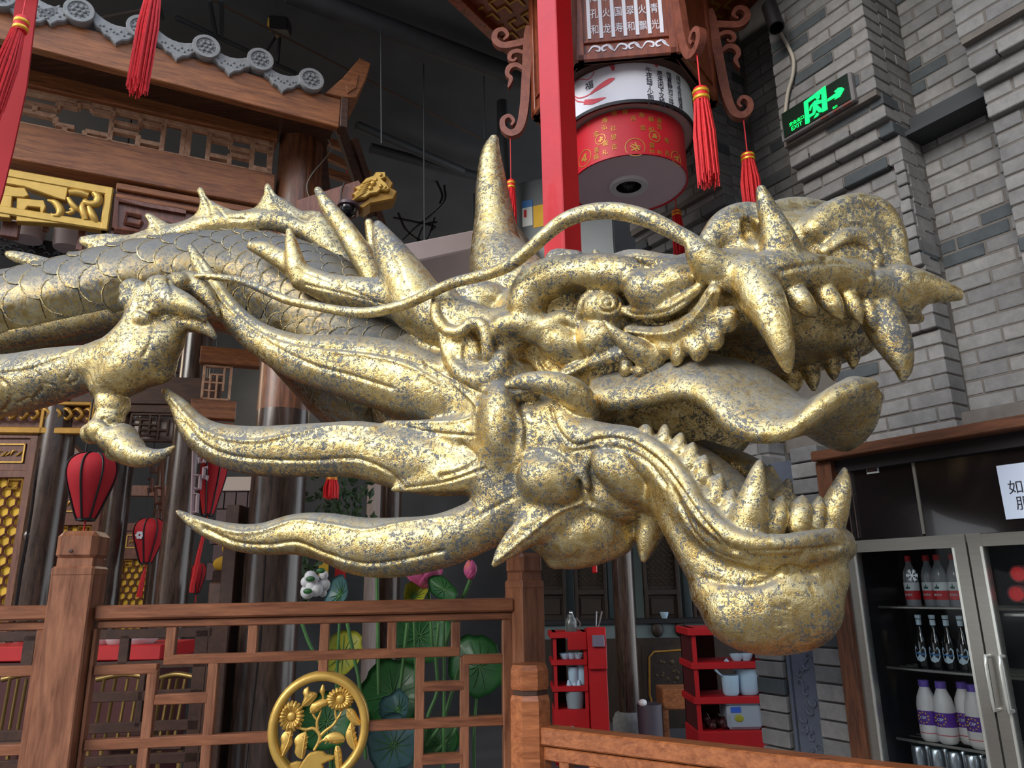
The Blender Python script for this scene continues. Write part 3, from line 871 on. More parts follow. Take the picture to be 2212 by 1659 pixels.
# lower teeth
S.T([(1612, 1150, 2.05, 46), (1622, 1105, 2.03, 38), (1630, 1060, 2.015, 27), (1637, 1020, 2.01, 16), (1640, 1000, 2.012, 8)], 0.012, fresh('lower_fang'))
for a, b, rr in (((1394, 940, 2.24), (1395, 922, 2.25), 20), ((1434, 952, 2.22), (1437, 920, 2.22), 19), ((1464, 972, 2.19), (1471, 939, 2.19), 21), ((1490, 1000, 2.165), (1497, 959, 2.165), 23),
                 ((1518, 1032, 2.14), (1522, 986, 2.14), 24), ((1545, 1075, 2.11), (1555, 1026, 2.11), 26), ((1575, 1115, 2.085), (1582, 1060, 2.085), 27)):
    S.T([(*a, rr), (a[0] * .5 + b[0] * .5, a[1] * .45 + b[1] * .55, a[2], rr * 0.72), (*b, 6)], 0.008, fresh('lower_tooth'))
for a, b, rr in (((1672, 1140, 2.07), (1688, 1078, 2.07), 25), ((1722, 1138, 2.09), (1734, 1076, 2.09), 28), ((1758, 1136, 2.12), (1770, 1078, 2.12), 20)):
    S.T([(*a, rr), (a[0] * .5 + b[0] * .5, a[1] * .5 + b[1] * .5, a[2], rr * 0.95), (*b, 8)], 0.006, fresh('lower_incisor'))
S.T([(1786, 1150, 2.16, 34), (1803, 1098, 2.14, 30), (1818, 1052, 2.13, 20), (1824, 1015, 2.135, 7)], 0.01, fresh('lower_far_fang'))
for a, b, rr in (((1665, 1050, 2.56), (1664, 1012, 2.56), 22), ((1690, 1085, 2.46), (1703, 1040, 2.46), 26), ((1640, 1030, 2.62), (1632, 1000, 2.62), 18)):
    S.T([(*a, rr), (*b, 8)], 0.012, fresh('lower_far_tooth'))
# ---- throat
S.E(1325, 1078, 2.42, 66, 40, 44, 30, 0.03, p_throat)
S.E(1265, 1140, 2.56, 125, 78, 90, -6, 0.03, p_throat)
S.T([(1390, 1208, 2.46, 8), (1398, 1170, 2.46, 24), (1410, 1120, 2.45, 36), (1420, 1080, 2.42, 40)], 0.02, p_throat)
S.T([(1200, 1205, 2.56, 24), (1260, 1200, 2.52, 26), (1340, 1175, 2.50, 24)], 0.02, p_throat)
for q in range(9):
    fx = 1285 + q * 15
    S.E(fx, 1092 + 6 * math.sin(q * 1.7) + (8 if q > 5 else 0), 2.405 - 0.004 * q, 13, 10, 14, 20 * math.sin(q * 2.3), 0.008, p_throat)
# ---- ear
S.T([(961, 628, 2.54, 12), (944, 652, 2.52, 13), (944, 688, 2.50, 14), (966, 714, 2.49, 14), (995, 716, 2.47, 14), (1018, 698, 2.45, 14), (1042, 704, 2.44, 14), (1052, 732, 2.44, 14), (1056, 766, 2.45, 12)], 0.010, p_ear)
S.T([(966, 640, 2.56, 24), (985, 668, 2.55, 28), (1015, 680, 2.53, 28), (1050, 690, 2.52, 26), (1080, 705, 2.50, 24)], 0.02, p_ear)
S.T([(958, 716, 2.56, 14), (968, 762, 2.54, 15), (990, 800, 2.50, 15), (1030, 818, 2.47, 16), (1066, 806, 2.46, 16), (1082, 775, 2.46, 16)], 0.012, p_ear)
S.plate([(948, 630), (936, 660), (944, 695), (970, 720), (1000, 720), (1022, 702), (1046, 712), (1056, 738), (1092, 722), (1088, 690), (1055, 676), (1010, 664), (985, 650), (966, 626)], (2.53, 2.46), 0.028, 0.05, 0.014, p_ear)
S.plate([(953, 715), (964, 765), (990, 810), (1040, 833), (1080, 812), (1088, 770), (1078, 745), (1050, 775), (1028, 765), (1000, 745), (985, 718)], (2.55, 2.48), 0.035, 0.05, 0.014, p_ear)
S.E(1022, 765, 2.57, 60, 58, 40, 0, 0.02, p_ear)
S.E(1030, 745, 2.54, 44, 40, 26, 0, 0.02, p_ear)
S.T([(1066, 720, 2.46, 18), (1090, 702, 2.44, 24), (1130, 702, 2.43, 26), (1160, 722, 2.44, 24)], 0.014, p_ear)
S.E(1048, 645, 2.68, 80, 38, 60, 14, 0.012, p_head)
S.E(1098, 720, 2.52, 50, 60, 50, 0, 0.03, p_head)
# ---- mane collar and flames
S.T([(1075, 850, 2.60, 90), (1085, 950, 2.60, 95), (1110, 1060, 2.58, 90), (1180, 1110, 2.54, 70)], 0.05, p_collar)
S.T([(838, 914, 2.60, 6), (890, 922, 2.585, 15), (950, 928, 2.56, 24), (1030, 935, 2.52, 44)], 0.02, fresh('mane_spike'), flat=(FWD, 0.75))
S.T([(849, 1058, 2.58, 5), (900, 1048, 2.565, 15), (960, 1034, 2.545, 28), (1050, 1015, 2.52, 46)], 0.02, fresh('mane_spike'), flat=(FWD, 0.75))
S.T([(1067, 1220, 2.46, 7), (1092, 1190, 2.455, 20), (1130, 1155, 2.45, 32), (1190, 1112, 2.45, 42), (1260, 1080, 2.44, 34)], 0.02, fresh('mane_spike'), flat=(FWD, 0.7))
S.T([(412, 535, 2.86, 8), (435, 580, 2.85, 18), (470, 640, 2.84, 25), (512, 692, 2.82, 29), (565, 735, 2.80, 36), (645, 772, 2.76, 50), (740, 790, 2.72, 67), (840, 812, 2.68, 78), (930, 842, 2.64, 76), (1010, 872, 2.61, 66), (1060, 900, 2.60, 60)], 0.03, fresh('mane_lock'), flat=(FWD, 0.8))
S.T([(358, 846, 2.80, 9), (388, 880, 2.79, 20), (420, 925, 2.78, 32), (470, 958, 2.76, 44), (560, 974, 2.72, 54), (680, 972, 2.68, 58), (780, 972, 2.65, 62), (870, 992, 2.62, 66), (960, 1008, 2.60, 64), (1060, 1000, 2.58, 60)], 0.03, fresh('mane_lock'), flat=(FWD, 0.8))
S.T([(384, 1106, 2.76, 6), (430, 1133, 2.74, 17), (500, 1158, 2.72, 28), (565, 1164, 2.70, 34), (640, 1154, 2.68, 44), (705, 1160, 2.66, 52), (780, 1180, 2.63, 62), (860, 1182, 2.60, 64), (960, 1166, 2.57, 58), (1070, 1120, 2.55, 56)], 0.03, fresh('mane_lock'), flat=(FWD, 0.8))
# ---- antlers
pa = fresh('antler')
S.T([(980, 690, 2.74, 60), (900, 658, 2.76, 48), (813, 640, 2.78, 40), (728, 628, 2.80, 34), (668, 604, 2.82, 28), (628, 574, 2.83, 24), (578, 543, 2.84, 20), (545, 532, 2.85, 12)], 0.02, pa)
S.T([(652, 606, 2.81, 24), (640, 576, 2.80, 22), (631, 535, 2.79, 16), (625, 500, 2.785, 8)], 0.014, pa)
S.T([(905, 660, 2.74, 62), (878, 610, 2.74, 52), (850, 560, 2.75, 40), (830, 520, 2.76, 26), (817, 488, 2.77, 12)], 0.024, pa)
S.T([(960, 690, 2.72, 66), (1020, 700, 2.66, 60)], 0.03, pa)
# ---- near whisker
pw = fresh('whisker')
S.T([(1545, 565, 2.08, 20), (1515, 535, 2.07, 18), (1470, 508, 2.09, 18), (1400, 473, 2.12, 19), (1330, 456, 2.15, 19), (1270, 459, 2.18, 18), (1220, 476, 2.21, 17), (1180, 506, 2.24, 16), (1140, 543, 2.28, 15), (1100, 573, 2.32, 14),
     (1050, 593, 2.38, 13), (980, 611, 2.44, 12), (930, 633, 2.48, 12), (870, 659, 2.54, 12), (800, 675, 2.60, 12), (740, 672, 2.64, 11), (680, 661, 2.67, 10), (620, 648, 2.70, 10), (570, 627, 2.72, 9), (520, 607, 2.74, 8), (470, 599, 2.75, 8), (425, 597, 2.76, 7)], 0.006, pw)

V, FQ, VID = S.extract()
V = relax(V, FQ, 2, 0.5)
NRM = vert_normals(V, FQ)
names = S.names
del S.d, S.id

# ---- chased lines: pushed into (or raised from) the real surface
def bvh_of(V_, F_):
    return BVHTree.FromPolygons([tuple(p) for p in V_], [tuple(f) for f in F_])
_bvh = bvh_of(V, FQ)
_kd = KDTree(len(V))
for i, p in enumerate(V): _kd.insert(p, i)
_kd.balance()
DISP = np.zeros(len(V))
def chase(pts, width, depth, n=8):
    """a line drawn over the surface; depth < 0 cuts, > 0 raises (metres)"""
    A = catmull(np.array(pts, float), n)
    hit = []
    for a in A:
        d = ray(a[0], a[1]); d = d / np.linalg.norm(d)
        h = _bvh.ray_cast(Vector(CAM), Vector(d))
        hit.append(None if h[0] is None else np.array(h[0]))
    best = {}
    for i in range(len(hit) - 1):
        a, b = hit[i], hit[i + 1]
        if a is None or b is None or np.linalg.norm(a - b) > 0.09: continue
        L = np.linalg.norm(b - a); k = max(1, int(L / (width * 0.5)))
        for t in np.linspace(0, 1, k, endpoint=False):
            for co, ix, ds in _kd.find_range(a + (b - a) * t, width * 2.2):
                if ds < best.get(ix, 9): best[ix] = ds
    for ix, ds in best.items():
        v = depth * math.exp(-(ds / width) ** 2)
        if abs(v) > abs(DISP[ix]): DISP[ix] = v
G = -0.006
# mane 1
chase([(430, 560), (470, 625), (520, 680), (580, 722), (660, 745), (760, 755), (860, 770), (960, 800)], 0.007, G)
chase([(440, 600), (480, 660), (540, 712), (600, 752), (680, 790), (760, 812), (850, 840)], 0.007, G)
chase([(700, 760), (790, 768), (880, 790), (950, 830)], 0.007, 0.006)
# mane 2
chase([(370, 860), (410, 905), (450, 935), (500, 950), (560, 952), (640, 936), (720, 922), (810, 925)], 0.007, 0.007)
chase([(400, 915), (440, 960), (500, 985), (580, 994), (680, 995), (770, 992), (840, 1020), (870, 1050)], 0.007, G * 1.3)
# mane 3
chase([(420, 1122), (500, 1148), (560, 1148), (640, 1125), (720, 1135), (790, 1145), (870, 1130), (980, 1116)], 0.007, 0.006)
chase([(440, 1142), (510, 1172), (580, 1178), (640, 1172), (700, 1195), (780, 1218), (860, 1212), (960, 1190)], 0.007, G * 1.3)
# collar and spikes
chase([(905, 780), (960, 815), (1000, 845), (1030, 880), (1010, 905), (960, 912), (880, 912)], 0.007, 0.006)
chase([(860, 918), (940, 935), (1030, 942)], 0.005, G)
chase([(1000, 960), (1030, 990), (1000, 1015), (950, 1030)], 0.008, G)
chase([(870, 1055), (960, 1042), (1050, 1012)], 0.005, G)
chase([(880, 1072), (960, 1068), (1020, 1085), (1020, 1110), (1000, 1120)], 0.008, G)
chase([(1075, 1210), (1130, 1165), (1200, 1110), (1260, 1085)], 0.006, 0.006)
chase([(1000, 1130), (1060, 1100), (1110, 1075)], 0.005, G)
chase([(920, 790), (970, 815), (1040, 850), (1060, 850)], 0.007, G)
# jaw bar
chase([(1190, 880), (1205, 930), (1243, 962), (1297, 949), (1354, 952), (1422, 996), (1466, 1050), (1523, 1130), (1574, 1182), (1618, 1192), (1740, 1188), (1815, 1180)], 0.006, G * 1.4)
chase([(1240, 975), (1300, 968), (1350, 972), (1400, 1000), (1440, 1050)], 0.006, G)
chase([(1470, 1090), (1500, 1150), (1550, 1195), (1620, 1215)], 0.005, G * 0.8)
chase([(1520, 1250), (1600, 1265), (1660, 1255), (1700, 1225), (1760, 1240)], 0.010, G * 1.3)
for q in range(7):
    chase([(1672, 1312 + q * 7), (1690, 1310 + q * 7), (1706, 1306 + q * 7)], 0.003, -0.004, 4)
# cheek leaf and lip
chase([(1165, 775), (1185, 800), (1230, 800), (1275, 770), (1290, 745)], 0.006, G)
chase([(1365, 690), (1420, 700), (1480, 680), (1525, 635)], 0.007, G * 1.2)
chase([(1350, 668), (1372, 680), (1430, 676), (1480, 650)], 0.006, G)
chase([(1314 + 25 * math.cos(k_ * PI / 6), 653 + 21 * math.sin(k_ * PI / 6)) for k_ in range(13)], 0.004, G * 1.2)
chase([(1314 + 9 * math.cos(k_ * PI / 4), 653 + 8 * math.sin(k_ * PI / 4)) for k_ in range(9)], 0.004, G)
# underside of the far nostril
chase([(1770, 530), (1820, 490), (1870, 490), (1905, 530), (1915, 575)], 0.010, G * 1.6)
chase([(1780, 560), (1840, 530), (1885, 555), (1895, 600)], 0.009, G * 1.4)
chase([(1690, 585), (1760, 570), (1830, 570), (1880, 600)], 0.008, G * 1.3)
# ear
chase([(1005, 745), (1003, 770), (1012, 795)], 0.008, G * 1.6)
chase([(1030, 720), (1040, 745), (1042, 775)], 0.010, G * 2)
# antler bark
for (a, b) in (((1062, 330), (1055, 470)), ((1072, 350), (1080, 480)), ((1050, 420), (1045, 520)), ((690, 425), (770, 560)), ((835, 520), (880, 620)), ((640, 580), (800, 645)), ((660, 615), (840, 660))):
    chase([a, ((a[0] + b[0]) / 2 + 4, (a[1] + b[1]) / 2), b], 0.005, -0.0035)
V = V + NRM * DISP[:, None]
NRM = vert_normals(V, FQ)

def split_parts(V_, F_, N_, ids, names_, parent, mat):
    fid = ids[F_].astype(int)
    fid = np.sort(fid, axis=1)[:, 1]
    out = {}
    for pid in range(1, len(names_)):
        sel = F_[fid == pid]
        if len(sel) == 0: continue
        used, inv = np.unique(sel, return_inverse=True)
        me = bpy.data.meshes.new(names_[pid])
        org = np.array(ORG[parent.name])
        me.from_pydata((V_[used] - org).tolist(), [], inv.reshape(sel.shape).tolist())
        me.materials.append(mat)
        me.polygons.foreach_set('use_smooth', [True] * len(me.polygons))
        me.normals_split_custom_set_from_vertices(N_[used].tolist())
        o = bpy.data.objects.new(names_[pid], me)
        COL.objects.link(o); o.parent = parent
        ORG[o.name] = tuple(org)
        out[pid] = o
    return out
HEAD = split_parts(V, FQ, NRM, VID, names, dragon, M_GOLD)

# ---- tongue: two edges with a thick body between them
def ribbon(near, far, thick, n=8, m=9, sag=0.0, up=(0, 0, 1)):
    A = catmull([at(*p[:3]) for p in near], n); B = catmull([at(*p[:3]) for p in far], n)
    N_ = min(len(A), len(B)); A, B = A[:N_], B[:N_]
    Tg = np.gradient((A + B) / 2, axis=0); Tg /= np.linalg.norm(Tg, axis=1)[:, None]
    mb = MB(); top, bot = [], []
    for i in range(N_):
        w = B[i] - A[i]; wl_ = np.linalg.norm(w) + 1e-9
        nm = np.cross(w / wl_, Tg[i]); nm /= np.linalg.norm(nm) + 1e-9
        th = thick[0] + (thick[1] - thick[0]) * i / (N_ - 1)
        th = min(th, wl_ * 0.5)
        rt, rb = [], []
        for j in range(m):
            s_ = j / (m - 1)
            e = max(math.sin(PI * s_) ** 0.5, 0.36)
            c = A[i] + w * s_
            dip = -sag * math.sin(PI * s_) ** 2
            rt.append(c + nm * (dip + th * 0.34 * e)); rb.append(c - nm * (th * e - dip * 0.3))
        top.append(rt); bot.append(rb)
    vs = [p for r in top for p in r] + [p for r in bot for p in r]
    K = N_ * m; fs = []
    for i in range(N_ - 1):
        for j in range(m - 1):
            a = i * m + j
            fs.append((a, a + 1, a + m + 1, a + m)); fs.append((K + a, K + a + m, K + a + m + 1, K + a + 1))
        for j in (0, m - 1):
            a = i * m + j
            q = (a, a + m, K + a + m, K + a)
            fs.append(q if j == 0 else q[::-1])
    for i in (0, N_ - 1):
        for j in range(m - 1):
            a = i * m + j
            q = (a, K + a, K + a + 1, a + 1)
            fs.append(q if i == 0 else q[::-1])
    return mb.add(vs, fs)
near = [(1270, 880, 2.40), (1340, 878, 2.33), (1400, 872, 2.27), (1475, 858, 2.18), (1523, 880, 2.12), (1567, 924, 2.07), (1625, 948, 2.02), (1690, 946, 1.98), (1745, 908, 1.95), (1800, 858, 1.94), (1850, 829, 1.95), (1893, 823, 1.98)]
far = [(1330, 852, 2.66), (1380, 838, 2.62), (1430, 822, 2.58), (1500, 806, 2.52), (1570, 806, 2.47), (1640, 816, 2.42), (1700, 862, 2.37), (1738, 910, 2.30), (1778, 955, 2.25), (1832, 968, 2.20), (1882, 925, 2.14), (1906, 855, 2.05)]
tg = part('tongue', ribbon(near, far, (0.10, 0.085), sag=0.02), M_GOLD, dragon, smooth=180)

# ---- neck and body: a tube that carries scales
BC = np.array([(-620, 800, 3.22, 122), (-350, 762, 3.22, 120), (-120, 722, 3.22, 118), (0, 692, 3.22, 117), (150, 660, 3.22, 116), (300, 628, 3.22, 116), (430, 612, 3.22, 114), (540, 618, 3.22, 122), (640, 660, 3.20, 138), (730, 730, 3.17, 152), (810, 806, 3.12, 156), (900, 870, 3.06, 150)], float)
BS = catmull(BC, 16)
BP = np.array([at(*a[:3]) for a in BS]); BR = np.array([a[3] * mpp(*a[:3]) / math.sqrt(1 + ((a[0] - CX) / FPX) ** 2) for a in BS])
BT = np.gradient(BP, axis=0); BT /= np.linalg.norm(BT, axis=1)[:, None]
BL = np.concatenate([[0], np.cumsum(np.linalg.norm(np.diff(BP, axis=0), axis=1))])
def body_pt(s_, th, lift=0.0):
    """s_ metres along the body, th from the crown (0) towards the viewer (+)"""
    x = np.interp(s_, BL, np.arange(len(BL))); i = int(min(max(math.floor(x), 0), len(BL) - 2)); f = x - i
    p = BP[i] * (1 - f) + BP[i + 1] * f; r = BR[i] * (1 - f) + BR[i + 1] * f
    t = BT[i] * (1 - f) + BT[i + 1] * f; t = t / np.linalg.norm(t)
    c = np.array([0, -1.0, 0]); c = c - t * np.dot(c, t); c /= np.linalg.norm(c)     # towards the viewer
    u = np.cross(c, t); u = u if u[2] > 0 else -u
    return p + (math.cos(th) * u + math.sin(th) * c) * (r + lift)
mb = MB(); NS, NT = 90, 36
vs = [body_pt(BL[-1] * i / (NS - 1), 2 * PI * j / NT) for i in range(NS) for j in range(NT)]
fs = [(i * NT + j, (i + 1) * NT + j, (i + 1) * NT + (j + 1) % NT, i * NT + (j + 1) % NT) for i in range(NS - 1) for j in range(NT)]
fs += [tuple(range(NT)), tuple((NS - 1) * NT + j for j in range(NT))[::-1]]
body = part('neck', mb.add(vs, fs), M_GOLDN, dragon, smooth=180)
# scales, rounded end towards the tail (left)
def scale_mesh(s0, th0, ls, lw):
    mb = MB(); rows = []
    prof = [(-1.0, 0.0), (-0.93, 0.42), (-0.72, 0.74), (-0.35, 0.95), (0.1, 1.0), (0.6, 0.9)]
    for a, b in prof:
        row = []
        for q in (-1, -0.5, 0, 0.5, 1):
            edge = max(abs(q) ** 3, ((0.6 - a) / 1.6) ** 4)
            lift = 0.003 + 0.012 * (0.6 - a) / 1.6 * (1 - 0.25 * abs(q) ** 2)
            row.append(body_pt(s0 + a * ls, th0 + b * q * lw, lift))
        rows.append(row)
    vs = [p for r in rows for p in r]
    base = len(vs)
    # rim that closes the free edge against the body
    rim_i = [0 * 5 + 2] + [i * 5 + 0 for i in range(1, 6)]
    rim_j = [0 * 5 + 2] + [i * 5 + 4 for i in range(1, 6)]
    fs = [(i * 5 + j, (i + 1) * 5 + j, (i + 1) * 5 + j + 1, i * 5 + j + 1) for i in range(5) for j in range(4)]
    low = {}
    for lst, (sgn) in ((rim_i, -1), (rim_j, 1)):
        for n_, k in enumerate(lst):
            if k not in low:
                a, b = prof[k // 5]; q = (k % 5 - 2) / 2
                low[k] = base + len(low); vs.append(body_pt(s0 + a * ls, th0 + b * q * lw, -0.003))
        for k0, k1 in zip(lst[:-1], lst[1:]):
            q = (k0, k1, low[k1], low[k0])
            fs.append(q if sgn < 0 else q[::-1])
    mb.add(vs, fs)
    nf = len(mb.f)
    edge = [(-.35 , -1), (-.72, -1), (-.93, -1), (-1.0, 0), (-.93, 1), (-.72, 1), (-.35, 1)]
    bw_ = {-.35: .95, -.72: .74, -.93: .42, -1.0: 0}
    pts = [body_pt(s0 + a * ls, th0 + bw_[a] * q * lw, 0.003 + 0.012 * (0.6 - a) / 1.6 * (1 - 0.25 * abs(q))) for a, q in edge]
    mb.tube(pts, [.001, .003, .0042, .0045, .0042, .003, .001], 5)
    return mb, nf
nsc = 0
s0 = 0.02; row = 0
while s0 < BL[-1] - 0.05 and nsc < 290:
    r = float(np.interp(s0, BL, BR))
    px_fr = s0 / BL[-1]
    ls = 0.098 - 0.034 * min(1, max(0, (float(np.interp(s0, BL, BS[:, 0])) - 300) / 240))
    lw = ls * 0.93 / r
    th = 0.12 + (lw if row % 2 else 0)
    while th < 2.16:
        if th > 0.05:
            sm_, nf_ = scale_mesh(s0, th, ls, lw)
            so_ = part('scale', sm_, M_GOLDN, body, smooth=60); nsc += 1
            so_.data.materials.append(M_GOLD)
            for pi_ in range(nf_, len(so_.data.polygons)): so_.data.polygons[pi_].material_index = 1
        th += 2 * lw
    s0 += ls * 0.86; row += 1
# belly band below the scales
mb = MB(); bl = []
for i in range(40):
    s_ = BL[-1] * 0.74 * i / 39
    bl.append([body_pt(s_, 2.26 + 0.5 * j / 4, 0.012 if 0 < j < 4 else -0.004) for j in range(5)])
vs = [p for r in bl for p in r]
part('belly_band', MB().add(vs, [(i * 5 + j, (i + 1) * 5 + j, (i + 1) * 5 + j + 1, i * 5 + j + 1) for i in range(39) for j in range(4)]), M_GOLD, dragon, smooth=180)

# ---- crest fins along the back and the leg: a second sculpt
S = Sculpt((-3.05, 2.52, 1.7), (0.16, 3.36, 3.72), VOX)
def fin(poly, Y=3.22, th=0.03):
    S.plate(poly, Y, th, 0.05, 0.012, S.pid('crest_fin'))
fin([(-170, 592), (-160, 583), (-110, 584), (-40, 588), (30, 580), (20, 604), (-80, 620), (-150, 610)])
fin([(8, 549), (18, 541), (60, 546), (130, 562), (190, 560), (180, 580), (100, 588), (40, 570), (16, 558)])
fin([(170, 518), (178, 510), (230, 504), (275, 507), (318, 498), (340, 520), (330, 545), (230, 560), (185, 535), (172, 527)])
fin([(311, 466), (318, 460), (332, 464), (352, 476), (372, 483), (405, 474), (440, 470), (450, 510), (380, 525), (300, 530), (290, 512), (312, 498), (321, 484)])
fin([(424, 412), (430, 404), (440, 408), (450, 428), (478, 444), (515, 456), (548, 452), (580, 470), (560, 500), (470, 505), (410, 505), (400, 482), (424, 458), (431, 432)])
fin([(571, 402), (577, 395), (584, 400), (597, 420), (622, 434), (650, 454), (690, 458), (720, 500), (690, 520), (600, 500), (540, 490), (530, 465), (556, 442), (568, 420)])
fin([(690, 455), (712, 480), (745, 530), (785, 595), (800, 640), (760, 640), (720, 570), (670, 520), (660, 480)], 3.18, 0.035)
# ridge that joins the fins
S.T([(130, 570, 3.22, 12), (300, 528, 3.22, 14), (430, 490, 3.22, 16), (560, 474, 3.22, 18), (660, 500, 3.20, 20), (740, 560, 3.18, 20), (780, 610, 3.16, 18)], 0.02, S.pid('crest_ridge'))
pf = S.pid('far_antler')
S.T([(815, 640, 2.98, 24), (800, 590, 2.98, 25), (776, 545, 2.98, 26), (742, 492, 2.98, 22), (708, 446, 2.98, 16), (687, 412, 2.98, 9)], 0.016, pf)
S.T([(815, 560, 3.02, 20), (797, 482, 3.02, 10)], 0.014, pf)
pf = S.pid('far_antler')
S.T([(1120, 640, 2.92, 92), (1090, 590, 2.95, 76), (1074, 545, 2.97, 58), (1068, 470, 2.99, 43), (1062, 400, 3.0, 34), (1060, 335, 3.0, 22), (1067, 302, 3.0, 11)], 0.02, pf)
# leg
pl_ = S.pid('foreleg'); ph_ = S.pid('paw')
S.T([(-420, 900, 3.10, 60), (-260, 876, 3.05, 62), (-110, 850, 2.98, 66), (0, 836, 2.92, 66), (90, 818, 2.88, 62), (170, 800, 2.84, 52), (225, 785, 2.80, 48)], 0.03, pl_)
S.T([(-80, 790, 2.98, 22), (20, 786, 2.92, 22), (100, 768, 2.88, 16), (180, 752, 2.85, 7)], 0.016, pl_)
S.T([(225, 790, 2.80, 50), (272, 760, 2.76, 52), (305, 715, 2.74, 46), (318, 672, 2.73, 42)], 0.03, ph_)
S.T([(235, 830, 2.78, 40), (290, 790, 2.74, 56), (345, 745, 2.73, 46), (365, 715, 2.74, 36)], 0.03, ph_)
S.E(318, 765, 2.745, 74, 48, 50, 52, 0.03, ph_)
for kx, ky, kY, r in ((288, 628, 2.74, 28), (282, 650, 2.72, 24), (345, 622, 2.71, 30), (385, 612, 2.76, 26), (410, 608, 2.80, 24), (318, 640, 2.73, 32), (350, 655, 2.72, 34), (312, 690, 2.70, 26), (330, 668, 2.69, 20)):
    S.E(kx, ky, kY - .01, r * 1.04, r * 0.95, r, 0, 0.007, ph_)
S.T([(345, 640, 2.71, 32), (375, 650, 2.69, 30), (405, 662, 2.68, 24), (430, 676, 2.68, 14), (442, 690, 2.685, 6)], 0.014, S.pid('claw'))
S.T([(405, 612, 2.80, 26), (432, 625, 2.79, 24), (455, 652, 2.78, 15), (470, 682, 2.785, 6)], 0.014, S.pid('claw'))
S.T([(370, 705, 2.74, 30), (400, 694, 2.73, 22), (430, 702, 2.72, 18), (452, 716, 2.72, 11), (465, 730, 2.725, 5)], 0.014, S.pid('claw'))
for kx, ky, kY, r in ((243, 876, 2.78, 34), (236, 905, 2.77, 30), (200, 936, 2.77, 24), (218, 930, 2.75, 30), (262, 948, 2.75, 34), (240, 948, 2.74, 28), (276, 970, 2.73, 32), (250, 975, 2.75, 22)):
    S.E(kx, ky, kY - .005, r * 1.04, r, r, 0, 0.008, ph_)
S.T([(240, 840, 2.78, 36), (243, 880, 2.78, 28)], 0.016, ph_)
S.T([(270, 965, 2.73, 34), (296, 984, 2.71, 26), (328, 987, 2.70, 18), (355, 979, 2.70, 11), (375, 966, 2.70, 5)], 0.014, S.pid('claw'))
V, FQ, VID = S.extract()
V = relax(V, FQ, 2, 0.5)
NRM = vert_normals(V, FQ)
_bvh = bvh_of(V, FQ)
_kd = KDTree(len(V))
for i, p in enumerate(V): _kd.insert(p, i)
_kd.balance()
DISP = np.zeros(len(V))
# scales of the leg
chase([(356, 690), (380, 684), (405, 688)], 0.009, -0.014)
chase([(318, 612), (322, 640), (316, 668)], 0.008, -0.010)
chase([(366, 604), (372, 628), (372, 645)], 0.008, -0.010)
chase([(300, 668), (330, 684), (352, 690)], 0.008, -0.008)
chase([(330, 700), (326, 735), (310, 770)], 0.007, -0.006)
chase([(222, 905), (240, 918), (258, 915)], 0.008, -0.010)
chase([(0, 818), (20, 840), (22, 866), (8, 888)], 0.007, -0.008)
chase([(60, 795), (85, 812), (90, 840), (70, 865)], 0.007, -0.008)
chase([(40, 870), (66, 860), (78, 872)], 0.006, -0.006)
chase([(140, 770), (150, 800), (142, 820)], 0.006, -0.006)
chase([(98, 828), (122, 836), (130, 852)], 0.006, -0.006)
chase([(150, 830), (166, 820), (168, 800)], 0.006, -0.006)
chase([(0, 806), (60, 798), (120, 775), (170, 752)], 0.007, -0.008)
for f_ in (((320, 468), (335, 490), (350, 520)), ((436, 415), (452, 440), (458, 470)), ((470, 448), (490, 470), (530, 474)), ((580, 405), (600, 440), (640, 470)), ((600, 430), (612, 455), (660, 480))):
    chase(f_, 0.006, -0.005)
V = V + NRM * DISP[:, None]
NRM = vert_normals(V, FQ)
split_parts(V, FQ, NRM, VID, S.names, dragon, M_GOLD)
del S, V, FQ, VID, NRM, _bvh, _kd, DISP
# ================================================================== pavilion front on the left
PL = Plane(at(630, 420, 4.6), D2(25))
def pz(z): return z - PL.o[2]              # world height to plane v
U0 = -2.6                                   # runs out of the picture on the left
# the round pillar that carries the front, from the floor up to the eave
col_c = PL.P(0.05, 0, -0.05)
t = thing('wooden_column', 'thick round wooden column, behind the middle of the mane tips, warm brown at its top', 'column', (col_c[0], col_c[1], 0))
prof = [(0.175, 0.0), (0.178, 0.4), (0.172, 1.4), (0.165, 2.6), (0.155, 3.6), (0.145, 4.7)]
part('shaft', MB().lathe(prof[:4], 28, (col_c[0], col_c[1], 0)), M_COL, t, smooth=60)
part('shaft_top', MB().lathe([(0.165, 2.6), (0.158, 3.6), (0.15, 4.75)], 28, (col_c[0], col_c[1], 0)), M_COLB, t, smooth=60, label='warm brown upper shaft')
part('crack', MB().tube([(col_c[0] - 0.02, col_c[1] - 0.176, 0.5), (col_c[0] + .01, col_c[1] - 0.178, 1.2), (col_c[0] - .0, col_c[1] - 0.172, 1.9)], [0.002, 0.004, 0.002], 4), M_BLACK, t)
part('base_plank', MB().box(col_c[0] - .27, col_c[0] - .19, col_c[1] - .12, col_c[1] + .12, 0, 2.0, 0.004), M_RAILD, t)

# beams of the frieze
t = thing('frieze_frame', 'brown wooden frieze with pierced lattice of rectangles under the tiled eave', 'frieze', tuple(PL.P(-1.2, pz(3.9), 0)))
vtop0, vtop1 = PL.uv(300, 245)[1], PL.uv(300, 163)[1]
low0, low1 = PL.uv(300, 402)[1], PL.uv(300, 325)[1]
part('upper_beam', MB().pbox(PL, U0, -0.12, vtop0, vtop1, -0.10, 0.05, 0.006), M_BEAM, t)
part('lower_beam', MB().pbox(PL, U0, -0.12, low0, low1, -0.10, 0.05, 0.006), M_BEAM, t)
